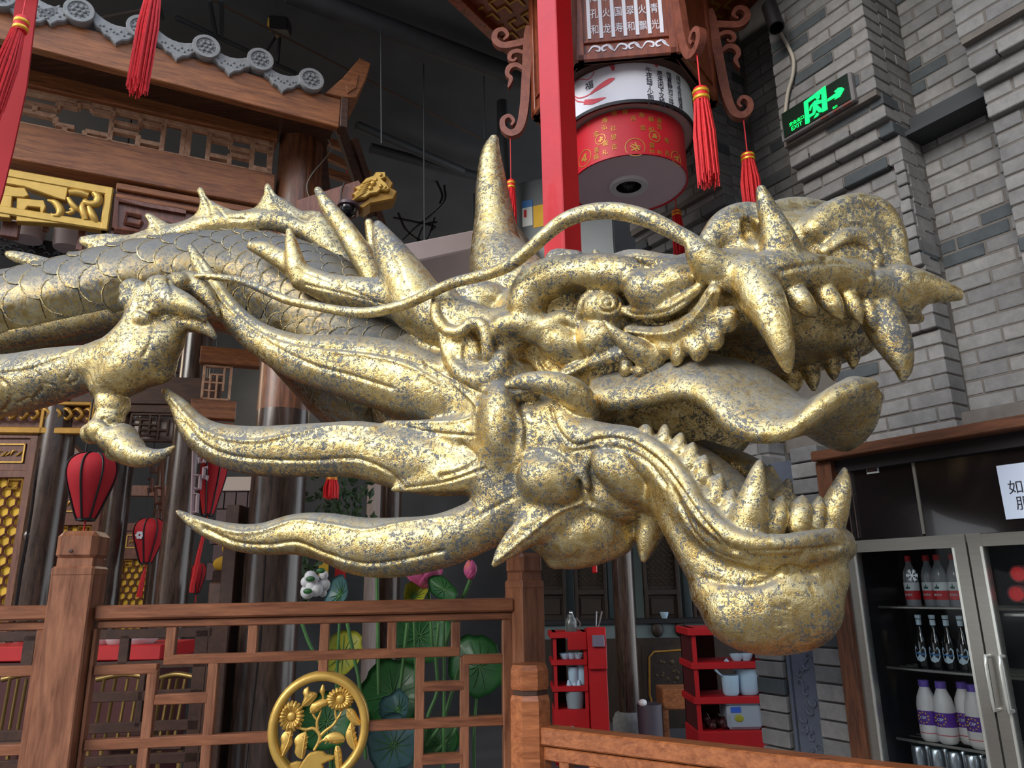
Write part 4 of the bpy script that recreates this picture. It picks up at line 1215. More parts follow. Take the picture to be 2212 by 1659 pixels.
# lattice bars traced on the plane: (u0, v0)-(u1, v1) in photo pixels
def crop1(x, y): return (x / 2.962, y / 2.962)
La = PL.uv(*crop1(1040, 1080)); Lb = PL.uv(*crop1(1075, 790))
vlo = low1; vhi = vtop0; H = vhi - vlo
bw = 0.030
def lat(u0, u1, f0, f1):
    """one bar: u range, and v range as fractions of the lattice height"""
    mb = MB(); mb.pbox(PL, u0, u1, vlo + H * f0, vlo + H * f1, -0.035, 0.012, 0.003)
    part('lattice_bar', mb, M_PALEWOOD, t)
def uu(x, y): return PL.uv(*crop1(x, y))[0]
h = bw / 2 / H
def hb(ua, ub, f): lat(ua, ub, f - h, f + h)
def vb(u_, fa, fb, wd=1.0): lat(u_ - bw / 2 * wd, u_ + bw / 2 * wd, fa, fb)
ur = uu(1740, 1050)
hb(U0, ur, h); hb(U0, ur, 1 - h)
vb(ur - bw / 2, 0, 1, 1.2)
# right motif, mirrored about the double bar
ua, ub_ = uu(1040, 900), uu(1330, 980)
um1, um2 = uu(1165, 950), uu(1200, 960)
vb(ua, 0, 1); vb(um1, 0, 1); vb(um2, 0, 1, 1.2); vb(ub_, 0, 1)
uR1, uR2, uR3 = uu(1470, 1000), uu(1610, 1040), uu(1620, 1040)
hb(ub_, uR1, .73); vb(uR1, .60, 1); hb(uR1, uR2, .60); vb(uR2, .0, 1); hb(uR2, ur, .78)
hb(ub_, uR1, .27); vb(uR1, 0, .40); hb(uR1, uR2, .40); hb(uR2, ur, .17)
uL1, uL2 = uu(890, 850), uu(715, 800)
hb(uL1, ua, .76); vb(uL1, .62, 1); hb(uL2, uL1, .62); vb(uL2, 0, 1)
hb(uL1, ua, .25); vb(uL1, 0, .40); hb(uL2, uL1, .40)
# stepped swastika fret further left
u5, u6, u7, u8 = uu(590, 700), uu(500, 680), uu(370, 700), uu(220, 720)
hb(u5, uL2, .80); vb(u5, .8, 1); hb(u5, u6, .97); vb(u6, .78, .97); hb(u7, u6, .80); vb(u7, .62, .80); hb(u8 - .25, u7, .64)
hb(u5 - .02, uL2, .22); vb(u5 - .02, 0.03, .22); hb(u6, u5, .05); vb(u6 - .05, .05, .24); hb(u7, u6, .24); vb(u7, .24, .42); hb(u8 - .3, u7, .42)
vb(u8, .40, .64); vb(u8 - .22, 0, 1); hb(U0, u8 - .22, .5); vb(u8 - .45, 0, 1); hb(U0, u8 - .45, .78); hb(U0, u8 - .45, .25)

# eave: fascia board and its clay tiles
EW = 0.45
t = thing('tiled_eave', 'wooden eave edged with grey clay drip tiles, running down from the upper left', 'eave', tuple(PL.P(-0.8, pz(4.5), EW)))
def ev(px, py): return PL.uv(px, py, EW)
e0a, e0b = ev(0, 0), ev(0, 76)
e1a, e1b = ev(735, 205), ev(735, 282)
uE = ev(735, 240)[0]
def ez(u_, top):
    a, b = (ev(0, 18), ev(735, 208)) if top else (ev(0, 76), ev(735, 280))
    return a[1] + (b[1] - a[1]) * (u_ - a[0]) / (b[0] - a[0])
mb = MB()
p0, p1 = PL.P(U0, (ez(U0, 0) + ez(U0, 1)) / 2, EW - 0.03), PL.P(uE, (ez(uE, 0) + ez(uE, 1)) / 2, EW - 0.03)
hgt = (ez(-.5, 1) - ez(-.5, 0))
part('fascia_board', mb.beam(p0, p1, 0.06, hgt, ch=0.005), M_BEAM, t)
part('end_board', MB().beam(p1, p1 + PL.u * 0.05, 0.10, hgt * 1.02, ch=0.004), M_BEAMD, t)
part('soffit', MB().beam(p0 - PL.w * 0.28 + PL.v * 0.02, p1 - PL.w * 0.28 + PL.v * 0.02, 0.46, 0.03), M_BEAMD, t)
part('roof_slope', MB().obox((p0 + p1) / 2 + PL.v * (hgt / 2 + 0.08) - PL.w * 0.45, (p1 - p0) / 2, PL.w * 0.45 - PL.v * 0.25, PL.v * 0.02 + PL.w * 0.01), M_TILED, t)
roundels = [(-0, -12), (171, 22), (305, 58), (446, 100), (563, 128), (673, 171)]
drips = [(60, 30), (112, 28), (252, 70), (384, 105), (498, 138), (613, 176)]
_ru = [ev(*q)[0] for q in roundels]; _du = (_ru[3] - _ru[1]) / 2
ax_out = PL.w * 0.97 + PL.v * -0.2
def eline(u_): return ez(u_, 1) + 0.05
rd = [PL.uv(a, b, EW + 0.05) for a, b in roundels] + [(_ru[0] - _du * k, eline(_ru[0] - _du * k)) for k in (1, 2, 3)]
dd = [PL.uv(a, b, EW + 0.05) for a, b in drips] + [(_ru[0] - _du * (k - .5), eline(_ru[0] - _du * (k - .5)) - .02) for k in (1, 2, 3)]
for i, (u_, v_) in enumerate(rd):
    c = PL.P(u_, v_, EW + 0.02)
    R_ = 0.082
    cap = part('roundel_tile', MB().lathe([(R_ * 0.96, -0.45), (R_ * 0.96, -0.01), (R_, 0.0), (R_, 0.03), (R_ * 0.96, 0.036), (R_ * 0.72, 0.036), (R_ * 0.68, 0.026), (0.0005, 0.026)], 24, c, PL.w), M_TILE, t, smooth=35)
    mb = MB()
    for k in range(6):
        aa = k * PI / 3
        q = c + (PL.u * math.cos(aa) + PL.v * math.sin(aa)) * R_ * 0.36 + PL.w * 0.028
        mb.sphere(q, R_ * 0.15, 8, 5)
    mb.sphere(c + PL.w * 0.028, R_ * 0.13, 8, 5)
    for k in range(12):
        aa = k * PI / 6 + .2
        mb.sphere(c + (PL.u * math.cos(aa) + PL.v * math.sin(aa)) * R_ * 0.58 + PL.w * 0.028, R_ * 0.06, 6, 4)
    part('flower_relief', mb, M_TILED, cap, smooth=60)
for i, (u_, v_) in enumerate(dd):
    Wd, Hd = 0.14, 0.15
    out = []
    for k in range(9):
        x = -1 + 2 * k / 8
        out.append((u_ + Wd * x, v_ + Hd * (0.55 + 0.45 * x * x * 1.0) - 0.02))
    low = [(0.98, .55), (0.80, .28), (0.62, .20), (0.45, .0), (0.22, -.08), (0, -.30), (-0.22, -.08), (-0.45, .0), (-0.62, .20), (-0.80, .28), (-0.98, .55)]
    poly = out + [(u_ + Wd * x, v_ + Hd * y - 0.02) for x, y in low]
    dt = part('drip_tile', MB().prism(PL, poly, EW - 0.02, EW + 0.035, 0.006), M_TILE, t)
    mb = MB()
    for k in range(11):
        x = -0.66 + 1.32 * k / 10
        mb.sphere(PL.P(u_ + Wd * x, v_ + Hd * (0.20 + 0.30 * x * x + 0.09 * math.sin(k * 2.4)) - 0.02, EW + 0.034), 0.0085, 6, 4)
    part('scroll_relief', mb, M_TILED, dt, smooth=60)
# upturned wooden corner
pc = [PL.uv(*q, EW) for q in ((700, 205), (740, 170), (776, 128), (800, 140), (790, 175), (770, 215), (740, 215))]
part('eave_horn', MB().prism(PL, pc, EW - 0.25, EW + 0.02, 0.008), M_BEAM, t)
pc = [PL.uv(*q, EW) for q in ((745, 190), (772, 165), (768, 195), (748, 207))]
part('horn_lip', MB().prism(PL, pc, EW + 0.0, EW + 0.03, 0.004), M_BEAM, t)
# under-eave dark timbers behind the corner
t = thing('corner_struts', 'dark wooden struts under the eave corner right of the round column', 'strut', tuple(PL.at(730, 400, -0.1)))
for a, b, w_ in (((720, 235), (800, 470), .07), ((690, 270), (705, 430), .06), ((765, 300), (830, 500), .05)):
    part('strut', MB().beam(PL.at(*a, -0.1), PL.at(*b, -0.3), w_, w_, up=PL.w, ch=0.004), M_BEAMD, t)
for a, b in (((690, 330), (800, 380)), ((700, 370), (790, 400)), ((690, 300), (770, 330))):
    part('rafter', MB().beam(PL.at(*a, -0.6), PL.at(*b, -0.6), .06, .05, up=PL.w), M_BEAM, t)
solo('loose_cable', MB().tube([PL.at(*q, 0.10) for q in ((700, 290), (716, 318), (700, 345), (678, 370), (664, 395), (664, 415), (668, 425))], 0.004, 6, smooth=4), M_GREYWIRE, 'thin grey cable dangling beside the top of the round column', 'cable', smooth=60)

# gilded panel and the brown carved rail beside it
t = thing('gilded_frieze_panel', 'bright gold openwork panel with knotted ribbon carving below the lattice frieze', 'carving', tuple(PL.at(120, 500)))
g0, g1 = PL.uv(0, 358), PL.uv(240, 505)
uG = PL.uv(240, 460)[0]; vG1 = PL.uv(120, 388)[1]; vG0 = PL.uv(120, 486)[1]
def crop5(x, y): return PL.uv(x / 7.9, 350 + y / 7.9)
def gp(name, pts, rad, par=None, mat=None):
    P_ = [crop5(*p) for p in pts]
    mb = MB().tube([PL.P(u_, v_, 0.03) for u_, v_ in P_], rad, 8, smooth=5)
    part(name, mb, mat or M_GPAINT, t, smooth=60)
gw = 0.045
part('gilt_frame_top', MB().pbox(PL, uG - 1.5, uG, vG1 - gw * 1.3, vG1, -0.03, 0.04, 0.008), M_GPAINT, t)
part('gilt_frame_bottom', MB().pbox(PL, uG - 1.5, uG, vG0, vG0 + gw * 1.2, -0.03, 0.04, 0.008), M_GPAINT, t)
part('gilt_frame_side', MB().pbox(PL, uG - gw, uG, vG0, vG1, -0.03, 0.042, 0.008), M_GPAINT, t)
def gpoly(name, pts, w0=-0.02, w1=0.034):
    part(name, MB().prism(PL, [crop5(*p) for p in pts], w0, w1, 0.006), M_GPAINT, t)
part('gilt_frame_side', MB().pbox(PL, uG - 1.5, uG - 1.5 + gw, vG0, vG1, -0.03, 0.042, 0.008), M_GPAINT, t)
gpoly('tablet', [(-1500, 420), (-500, 520), (-200, 590), (-220, 950), (-1500, 760)])
gpoly('ribbon_fold', [(60, 300), (340, 290), (700, 350), (1180, 460), (1130, 700), (950, 650), (700, 560), (430, 470), (50, 400)])
gpoly('ribbon_fold', [(0, 420), (280, 470), (440, 480), (510, 610), (420, 650), (0, 620)])
gpoly('tablet', [(0, 600), (230, 620), (190, 1000), (0, 980)])
gpoly('tablet', [(300, 650), (620, 680), (760, 690), (800, 800), (740, 920), (700, 880), (690, 820), (490, 800), (450, 850), (470, 910), (720, 950), (1300, 1060), (1290, 1110), (290, 1050)])
gp('scroll', [(820, 690), (960, 740), (1040, 860), (1010, 950), (900, 950), (890, 910)], [.006, .02, .024, .02, .012, .005])
gp('scroll', [(1120, 900), (1200, 910), (1250, 880), (1230, 840), (1190, 850)], [.006, .014, .014, .01, .004])
gp('ribbon', [(1170, 650), (1240, 760), (1310, 840), (1370, 890)], [.012, .018, .018, .008])
gp('ribbon', [(1180, 560), (1360, 570), (1520, 620)], [.02, .026, .022])
gp('knot', [(1600, 560), (1680, 640), (1660, 740), (1560, 760), (1460, 720), (1480, 680)], [.016, .026, .028, .024, .018, .012])
gp('ribbon_tail', [(1430, 730), (1410, 830), (1440, 930), (1470, 1030)], [.012, .02, .022, .018])
gp('ribbon_tail', [(1520, 800), (1570, 920), (1620, 1020), (1680, 1110)], [.014, .024, .022, .006])
uB = uu(1720, 1330)
t = thing('carved_rail_panel', 'brown wooden rail carved with a square spiral, right of the gold panel', 'carving', tuple(PL.at(400, 500)))
vB1, vB0 = PL.uv(400, 440)[1], vG0 - 0.05
part('board', MB().pbox(PL, uG + 0.01, -0.1, vB0, PL.uv(400, 425)[1], -0.05, 0.0, 0.004), M_PANEL, t)
part('moulding', MB().pbox(PL, uG + 0.01, -0.1, PL.uv(400, 433)[1] - 0.02, PL.uv(400, 425)[1], 0.0, 0.03, 0.006), M_BEAM, t)
part('moulding', MB().pbox(PL, uG + 0.01, -0.1, PL.uv(400, 452)[1] - 0.02, PL.uv(400, 448)[1], 0.0, 0.03, 0.006), M_BEAM, t)
fr = [crop1(*p) for p in ((735, 1470), (740, 1290), (1180, 1370), (1170, 1520))]
def fret(pts, r_):
    part('fret', MB().tube([PL.P(*PL.uv(*crop1(*p)), 0.012) for p in pts], r_, 4), M_PANEL, t)
fret([(730, 1470), (745, 1285), (930, 1320), (1190, 1365)], .022)
fret([(730, 1475), (900, 1500)], .022)
fret([(905, 1390), (810, 1370), (800, 1430), (890, 1450), (905, 1420)], .016)
fret([(980, 1500), (990, 1400), (1150, 1440)], .02)
# posts that carry the gold panel, pale lamp shades of the room behind
t = thing('bracket_posts', 'short brown brackets hanging below the gold frieze panel', 'bracket', tuple(PL.at(40, 520, -0.1)))
for a, b, w_ in ((20, 515, 34), (175, 520, 14), (98, 500, 12)):
    u_ = PL.uv(a, b, -0.08)[0]; v1 = PL.uv(a, 480, -0.08)[1]; v0 = PL.uv(a, b if w_ != 14 else 545, -0.08)[1]
    wd = w_ * 4.2 / 1600 / 2
    part('bracket', MB().pbox(PL, u_ - wd, u_ + wd, v0, v1, -0.10, -0.05, 0.004), M_PANEL, t)
t = thing('dark_carved_cornice', 'black carved cornice inside the pavilion, under the gold frieze on the far left', 'cornice', tuple(PL.at(80, 560, -0.6)))
cu0, cu1 = PL.uv(0, 540, -0.6)[0] - 0.8, PL.uv(175, 560, -0.6)[0]
cv1 = PL.uv(90, 518, -0.6)[1]; cv0 = PL.uv(90, 600, -0.6)[1]
part('board', MB().pbox(PL, cu0, cu1, cv0 - .3, cv1, -0.65, -0.6), M_BLACK, t)
mb = MB()
lr = random.Random(3)
for k in range(60):
    u_ = lr.uniform(cu0 + .5, cu1 - 0.02); v_ = cv1 - 0.02 - 0.13 * lr.random()
    mb.tube([PL.P(u_ - .02, v_, -0.595), PL.P(u_, v_ + .012, -0.59), PL.P(u_ + .02, v_ - .004, -0.595)], 0.005, 4)
part('carving', mb, M_GREYMET, t, smooth=60, kind='stuff')
for px_, py_ in ((60, 503), (150, 523)):
    u_, v_ = PL.uv(px_, py_, -0.5)
    solo('ceiling_lamp_shade', MB().lathe([(0.09, -0.05), (0.10, 0.0), (0.10, 0.07), (0.07, 0.09)], 16, PL.P(u_, v_, -0.5)), M_BEIGE, 'grey round lamp shade above the dark cornice, %s one' % ('left' if px_ < 100 else 'right'), 'lamp', 'lamp shades over the dark cornice', smooth=40)

# gilded dragon-head bracket jutting out of the column
PB = Plane(at(760, 430, 4.45), D2(12), (0.0, 0, 1))
t = thing('dragon_head_bracket', 'small brown wooden bracket with a gold carved dragon head, above the neck crest', 'bracket', tuple(PB.at(760, 450)))
def pb(q, w=0.0): return PB.uv(*q, w)
part('arm', MB().prism(PB, [pb(q) for q in ((640, 446), (640, 432), (775, 388), (800, 430), (770, 452), (700, 470), (640, 470))], -0.12, 0.0, 0.006), M_PANEL, t)
part('arm_end', MB().prism(PB, [pb(q) for q in ((762, 440), (768, 420), (790, 395), (836, 378), (850, 395), (845, 405), (858, 412), (850, 430), (800, 440), (785, 450))], -0.13, 0.0, 0.008), M_GPAINTD, t)
part('gold_head', MB().prism(PB, [pb(q) for q in ((757, 440), (768, 428), (760, 424), (772, 415), (764, 410), (778, 404), (790, 390), (806, 384), (812, 376), (832, 376), (834, 388), (824, 392), (836, 402), (842, 412), (836, 417), (822, 415), (815, 422), (800, 424), (790, 432), (775, 434))], 0.0, 0.035, 0.008), M_GPAINT, t)
for k in range(6):
    part('mane_strand', MB().tube([PB.P(*pb((762 + k * 4, 438 - k * 7)), .036), PB.P(*pb((776 + k * 4, 428 - k * 6)), .042), PB.P(*pb((790 + k * 3, 420 - k * 5)), .038)], [.004, .008, .004], 5, smooth=3), M_GPAINT, t, smooth=60)
for q, r_ in (((806, 402), .022), ((822, 408), .016), ((832, 410), .012), ((800, 412), .018), ((822, 384), .014), ((812, 394), .012)):
    part('face_boss', MB().sphere(PB.P(*pb(q), .034), r_, 10, 6), M_GPAINT, t, smooth=60)
solo('black_cable', MB().tube([PB.P(*pb(q), 0.02) for q in ((744, 398), (738, 415), (737, 440))], .006, 6, smooth=3), M_BLACK, 'black cable strapped round the dragon head bracket', 'cable', smooth=60)
pc_ = PB.P(*pb((752, 452)), 0.03)
t = thing('dome_camera', 'black dome security camera with a brown ring under the dragon head bracket', 'camera', tuple(pc_))
part('ring', MB().lathe([(0.045, 0.02), (0.07, 0.02), (0.072, 0.0), (0.06, -0.004)], 20, pc_), simple('camera_ring', lin(84, 66, 72), .4), t, smooth=40)
part('dome', MB().lathe([(0.055, 0.0), (0.054, -0.03), (0.042, -0.055), (0.02, -0.068), (0.001, -0.07)], 20, pc_), simple('camera_dome', lin(18, 18, 22), .1), t, smooth=60)
# ================================================================== red post and the big hanging lantern
def band(mb, pl, path, wid, w0, w1, n=6, inset=0.0):
    """flat scroll: a path of (u, v) with a width, cut out of a board from w0 to w1"""
    A = catmull([(p[0], p[1], wd, 0) for p, wd in zip(path, wid)], n)
    T = np.gradient(A[:, :2], axis=0); T /= np.linalg.norm(T, axis=1)[:, None] + 1e-9
    Nn = np.column_stack([-T[:, 1], T[:, 0]])
    a = A[:, :2] + Nn * A[:, 2:3] / 2; b = A[:, :2] - Nn * A[:, 2:3] / 2
    for i in range(len(A) - 1):
        q = [a[i], a[i + 1], b[i + 1], b[i]]
        vs = [pl.P(x[0], x[1], w0) for x in q] + [pl.P(x[0], x[1], w1) for x in q]
        fs = [(0, 1, 2, 3), (7, 6, 5, 4), (0, 4, 5, 1), (2, 6, 7, 3)]
        if i == 0: fs.append((3, 7, 4, 0))
        if i == len(A) - 2: fs.append((1, 5, 6, 2))
        mb.add(vs, fs)
    return mb

a0, a1 = at(1199, -60, 2.80), at(1214, 640, 2.80)
pcx, pcy = (a0[0] + a1[0]) / 2, 2.80
q = 0.112 / 2
solo('red_post', MB().obox((pcx, pcy, (a1[2] + 5.5) / 2), (q * .72, -q * .70, 0), (q * .70, q * .72, 0), (0, 0, (5.5 - a1[2]) / 2), 0.004), M_RED,
     'glossy red square post from which the dragon head hangs, in front of the big lantern', 'post')

LC = at(1358, 402, 3.6)
lx, ly = LC[0], LC[1]
lan = thing('palace_lantern', 'large brown six-sided hanging lantern with scroll brackets and white and red cloth drums', 'lantern', tuple(LC))
r1, r2 = 0.314, 0.372
zb = LC[2]; zt = at(1358, 235, ly - r1)[2]
wb, wt = at(1358, 219, ly - r2)[2], at(1358, 132, ly - r2)[2]
M_LRED = simple('lantern_red_print', lin(198, 22, 38), 0.5, vary=0.05)
M_LGOLD = simple('lantern_gold_print', lin(196, 140, 60), 0.4, 0.3)
M_LWHITE = simple('lantern_white_cloth', lin(226, 226, 236), 0.7)
M_LBOT = simple('lantern_bottom_cloth', lin(226, 206, 216), 0.75)
M_LINK = simple('lantern_red_ink', lin(214, 84, 96), 0.7)
part('red_drum', MB().lathe([(r1, zb), (r1, zt)], 56, (lx, ly, 0), cap=False), M_LRED, lan, smooth=60)
part('drum_bottom', MB().lathe([(0.100, zb + 0.004), (r1 - 0.004, zb + 0.004)], 56, (lx, ly, 0), cap=False), M_LBOT, lan, label='pale cloth bottom disc')
part('drum_rim', MB().lathe([(r1 + .003, zb + .008), (r1 + .003, zb - .004), (r1 - .006, zb - .004), (r1 - .006, zb + .008)], 56, (lx, ly, 0), cap=False), M_LRED, lan, smooth=30)
part('white_drum', MB().lathe([(r2, wb), (r2, wt)], 56, (lx, ly, 0), cap=False), M_LWHITE, lan, smooth=60)
part('drum_underside', MB().lathe([(r1 - .01, wb + .006), (r2 - .006, wb + .006)], 56, (lx, ly, 0), cap=False), M_BEIGE, lan)
part('dark_rim', MB().lathe([(r2 + .003, wb + .012), (r2 + .003, wb - .006), (r2 - .010, wb - .006), (r2 - .010, wb + .012)], 56, (lx, ly, 0), cap=False), M_BLACK, lan, smooth=30)
part('inner_cover', MB().lathe([(0.0005, wt - .01), (r2 + 0.05, wt - .01)], 40, (lx, ly, 0), cap=False), M_BEAMD, lan)
dl = part('downlight', MB().lathe([(0.066, zb + .01), (0.070, zb - .012), (0.100, zb - .014), (0.104, zb - .004), (0.104, zb + .006)], 32, (lx, ly, 0), cap=False), M_WHITE, lan, smooth=40)
part('reflector', MB().lathe([(0.068, zb - .005), (0.060, zb + .03), (0.035, zb + .06), (0.0005, zb + .062)], 28, (lx, ly, 0), cap=False), simple('black_reflector', lin(30, 30, 34), 0.15, 0.5), dl, smooth=60)
# print on the drums
class Cyl:
    def __init__(s, r): s.r = r
    def P(s, u, v, w=0.0):
        a = -PI / 2 + u / s.r
        return np.array([lx + (s.r + w) * math.cos(a), ly + (s.r + w) * math.sin(a), v])
C1, C2 = Cyl(r1), Cyl(r2)
def cyl_uv(c, px, py):
    d = ray(px, py); o = CAM - np.array([lx, ly, 0])
    A = d[0] ** 2 + d[1] ** 2; B = 2 * (o[0] * d[0] + o[1] * d[1]); Cc = o[0] ** 2 + o[1] ** 2 - c.r ** 2
    ds = max(B * B - 4 * A * Cc, 0); t = (-B - math.sqrt(ds)) / (2 * A)
    p = CAM + d * t; a = math.atan2(p[1] - ly, p[0] - lx)
    return (a + PI / 2) * c.r, p[2]
col_txt = (((1401, 152), '午夜独了少雨行'), ((1425, 160), '愿来闲下又桥归'), ((1445, 163), '惟喜静对三径花'), ((1465, 171), '凤兮住在桃源村'))
mb = MB()
for (x_, y_), s_ in col_txt:
    u_, v_ = cyl_uv(C2, x_, y_)
    for k, ch_ in enumerate(s_):
        m2 = text_mb(ch_, 0.036, C2, u_, v_ - 0.033 * k, 0.001, 0.001)
        mb.add(m2.v, m2.f)
u_, v_ = cyl_uv(C2, 1273, 186)
m2 = text_mb('福', 0.052, C2, u_, v_, 0.001, 0.001); mb.add(m2.v, m2.f)
part('calligraphy', mb, M_INK, lan, kind='stuff')
mb = MB()
def cband(c, pts, wid):
    band(mb, c, [cyl_uv(c, *p) for p in pts], wid, 0.0008, 0.002)
cband(C2, [(1276, 203), (1290, 192), (1305, 182), (1318, 174), (1328, 169)], [.010, .022, .030, .026, .006])
cband(C2, [(1240, 207), (1250, 212), (1264, 209), (1276, 203)], [.006, .006, .006, .006])
cband(C2, [(1262, 221), (1280, 220), (1296, 215), (1309, 211)], [.026, .030, .018, .004])
cband(C2, [(1240, 212), (1248, 219), (1262, 221)], [.006, .006, .006])
cband(C2, [(1238, 190), (1244, 178), (1254, 171), (1270, 172), (1282, 160), (1280, 150)], [.004] * 6)
cband(C2, [(1318, 140), (1324, 146), (1324, 153)], [.016, .02, .012])
cband(C2, [(1415, 138), (1420, 145)], [.014, .014])
part('red_ink_print', mb, M_LINK, lan, kind='stuff')
mb = MB()
lr = random.Random(5)
def ringp(c, px, py, r):
    u0, v0 = cyl_uv(c, px, py)
    pts = [(u0 + r * math.cos(2 * PI * k / 20), v0 + r * math.sin(2 * PI * k / 20)) for k in range(21)]
    band(mb, c, pts, [.004] * 21, 0.0008, 0.002, 1)
    for k in range(5):
        a = lr.uniform(0, 6); r3 = r * .55
        band(mb, c, [(u0 + r3 * math.cos(a), v0 + r3 * math.sin(a)), (u0 + r3 * .3 * math.cos(a + 1), v0 + r3 * .3 * math.sin(a + 1)), (u0 + r3 * math.cos(a + 2.2), v0 + r3 * math.sin(a + 2.2))], [.006, .008, .004], 0.0008, 0.002, 3)
ringp(C1, 1297, 301, .028); ringp(C1, 1372, 318, .050); ringp(C1, 1263, 342, .046); ringp(C1, 1414, 295, .03); ringp(C1, 1461, 343, .04)
for px_, py_, s_ in ((1307, 261, '寿'), (1306, 276, '弘'), (1325, 278, '社'), (1326, 297, '昱'), (1327, 318, '吉'), (1308, 310, '能'), (1307, 330, '礼'), (1288, 290, '金'), (1271, 270, '下'), (1289, 325, '喜'), (1288, 340, '福'), (1368, 256, '吉'),
                     (1386, 250, '寿'), (1406, 258, '福'), (1389, 277, '金'), (1424, 262, '喜'), (1407, 281, '和'), (1424, 275, '吉'), (1440, 305, '寿'), (1408, 315, '喜'), (1408, 330, '福'), (1425, 332, '和'), (1441, 332, '吉'), (1326, 245, '福'), (1350, 243, '寿')):
    u_, v_ = cyl_uv(C1, px_, py_)
    m2 = text_mb(s_, 0.034, C1, u_, v_, 0.001, 0.001); mb.add(m2.v, m2.f)
part('gold_print', mb, M_LGOLD, lan, kind='stuff')

# six-sided wooden body
HR = 0.515; DEL = math.radians(-6)
zB = at(1450, 114, ly - HR * math.sin(math.radians(66)))[2]
ver = [np.array([lx + HR * math.cos(DEL + k * PI / 3), ly + HR * math.sin(DEL + k * PI / 3), 0]) for k in range(6)]
ztop = zB + 0.95
M_LWOOD = wood('lantern_wood', lin(92, 38, 20), lin(150, 74, 40), 0.45, (8, 8, 1.5), 4, coat=0.15)
M_LWOOD2 = wood('lantern_bracket_wood', lin(104, 50, 36), lin(140, 78, 58), 0.5, (5, 5, 5), 4)
for k in range(6):
    p, q_ = ver[k], ver[(k + 1) % 6]
    d = q_ - p
    pl = Plane((p[0], p[1], zB), d if np.cross(d / np.linalg.norm(d), (0, 0, 1))[:2] @ (p + d / 2 - LC)[:2] > 0 else -d)
    if pl.u @ d < 0: pl.o = np.array([q_[0], q_[1], zB])
    Ls = HR
    pan = part('side_panel', MB().pbox(pl, 0.02, Ls - .02, 0.0, 0.95, -0.03, -0.012), M_LWOOD, lan)
    part('bottom_rail', MB().pbox(pl, 0.01, Ls - .01, 0.0, 0.035, -0.035, 0.006, 0.003), M_LWOOD, pan)
    part('stile', MB().pbox(pl, 0.0, 0.045, 0.0, 0.95, -0.035, 0.006, 0.003), M_LWOOD, pan)
    part('stile', MB().pbox(pl, Ls - 0.045, Ls, 0.0, 0.95, -0.035, 0.006, 0.003), M_LWOOD, pan)
    part('middle_rail', MB().pbox(pl, 0.03, Ls - .03, 0.105, 0.118, -0.03, 0.0, 0.002), M_LWOOD, pan)
    if k == 4:
        ns = 7
        for j in range(ns):
            uc = 0.075 + (Ls - 0.15) * j / (ns - 1)
            part('paper_slot', MB().pbox(pl, uc - .009, uc + .009, 0.135, 0.9, -0.012, -0.008), M_LWHITE, pan)
        mb = MB()
        cols = ['和孔降风', '龙火帝明', '寿国羊天', '和翠降凤', '飘火帝明', '光青丰年']
        for j, s_ in enumerate(cols):
            uc = 0.075 + (Ls - 0.15) * (j + .5) / (ns - 1)
            for i_, ch_ in enumerate(s_):
                m2 = text_mb(ch_, 0.062, pl, uc, 0.185 + 0.098 * i_, -0.012, 0.003, skew=0.68); mb.add(m2.v, m2.f)
        part('cut_characters', mb, M_LWHITE, pan, kind='stuff')
        mb = MB()
        for j in range(3):
            c0 = 0.10 + j * 0.135
            for sg in (1, -1):
                cx_ = c0 + (0.0 if sg > 0 else .06)
                band(mb, pl, [(cx_ - .035 * sg, .055), (cx_ - .01 * sg, .088), (cx_ + .022 * sg, .08), (cx_ + .02 * sg, .058), (cx_ + .002 * sg, .062)], [.004, .010, .011, .009, .004], -0.012, -0.008)
            band(mb, pl, [(c0 + .06, .096), (c0 + .08, .07), (c0 + .10, .05)], [.004, .012, .004], -0.012, -0.008)
        part('scroll_cutouts', mb, M_LWHITE, pan, kind='stuff')
# scroll brackets at the corners: traced once on the left one
A_ = ver[3]
plA = Plane((A_[0], A_[1], zB), A_ - np.array([lx, ly, 0]))      # u runs outwards
tr = lambda L_: [plA.uv(*p) for p in L_]
stem = tr([(1146, 60), (1141, 88), (1137, 169), (1132, 240), (1122, 280), (1104, 291), (1088, 280), (1087, 262), (1100, 254), (1110, 264), (1105, 274)])
sc1 = tr([(1160, 86), (1113, 98), (1084, 101), (1069, 88), (1073, 72), (1088, 68), (1097, 80), (1088, 90)])
sc2 = tr([(1134, 118), (1118, 113), (1104, 118), (1101, 130), (1110, 134), (1116, 128)])
sc3 = tr([(1132, 152), (1116, 143), (1101, 148), (1096, 162), (1104, 172), (1101, 184), (1098, 192)])
board = tr([(1147, 84), (1166, 90), (1166, 215), (1141, 250)])
hookp = tr([(1102, 288)])[0]
tips = []
for k in range(6):
    v_ = ver[k]
    pl = Plane((v_[0], v_[1], zB), v_ - np.array([lx, ly, 0]))
    mb = MB()
    band(mb, pl, stem, [.05, .052, .052, .05, .045, .040, .034, .028, .022, .018, .014], -0.02, 0.02)
    band(mb, pl, sc1, [.045, .045, .040, .036, .032, .026, .020, .014], -0.018, 0.018)
    band(mb, pl, sc2, [.02, .026, .026, .022, .016, .012], -0.015, 0.015)
    band(mb, pl, sc3, [.02, .028, .032, .026, .024, .018, .006], -0.015, 0.015)
    part('scroll_bracket', mb, M_LWOOD2, lan)
    tips.append(pl.P(hookp[0], hookp[1], 0))
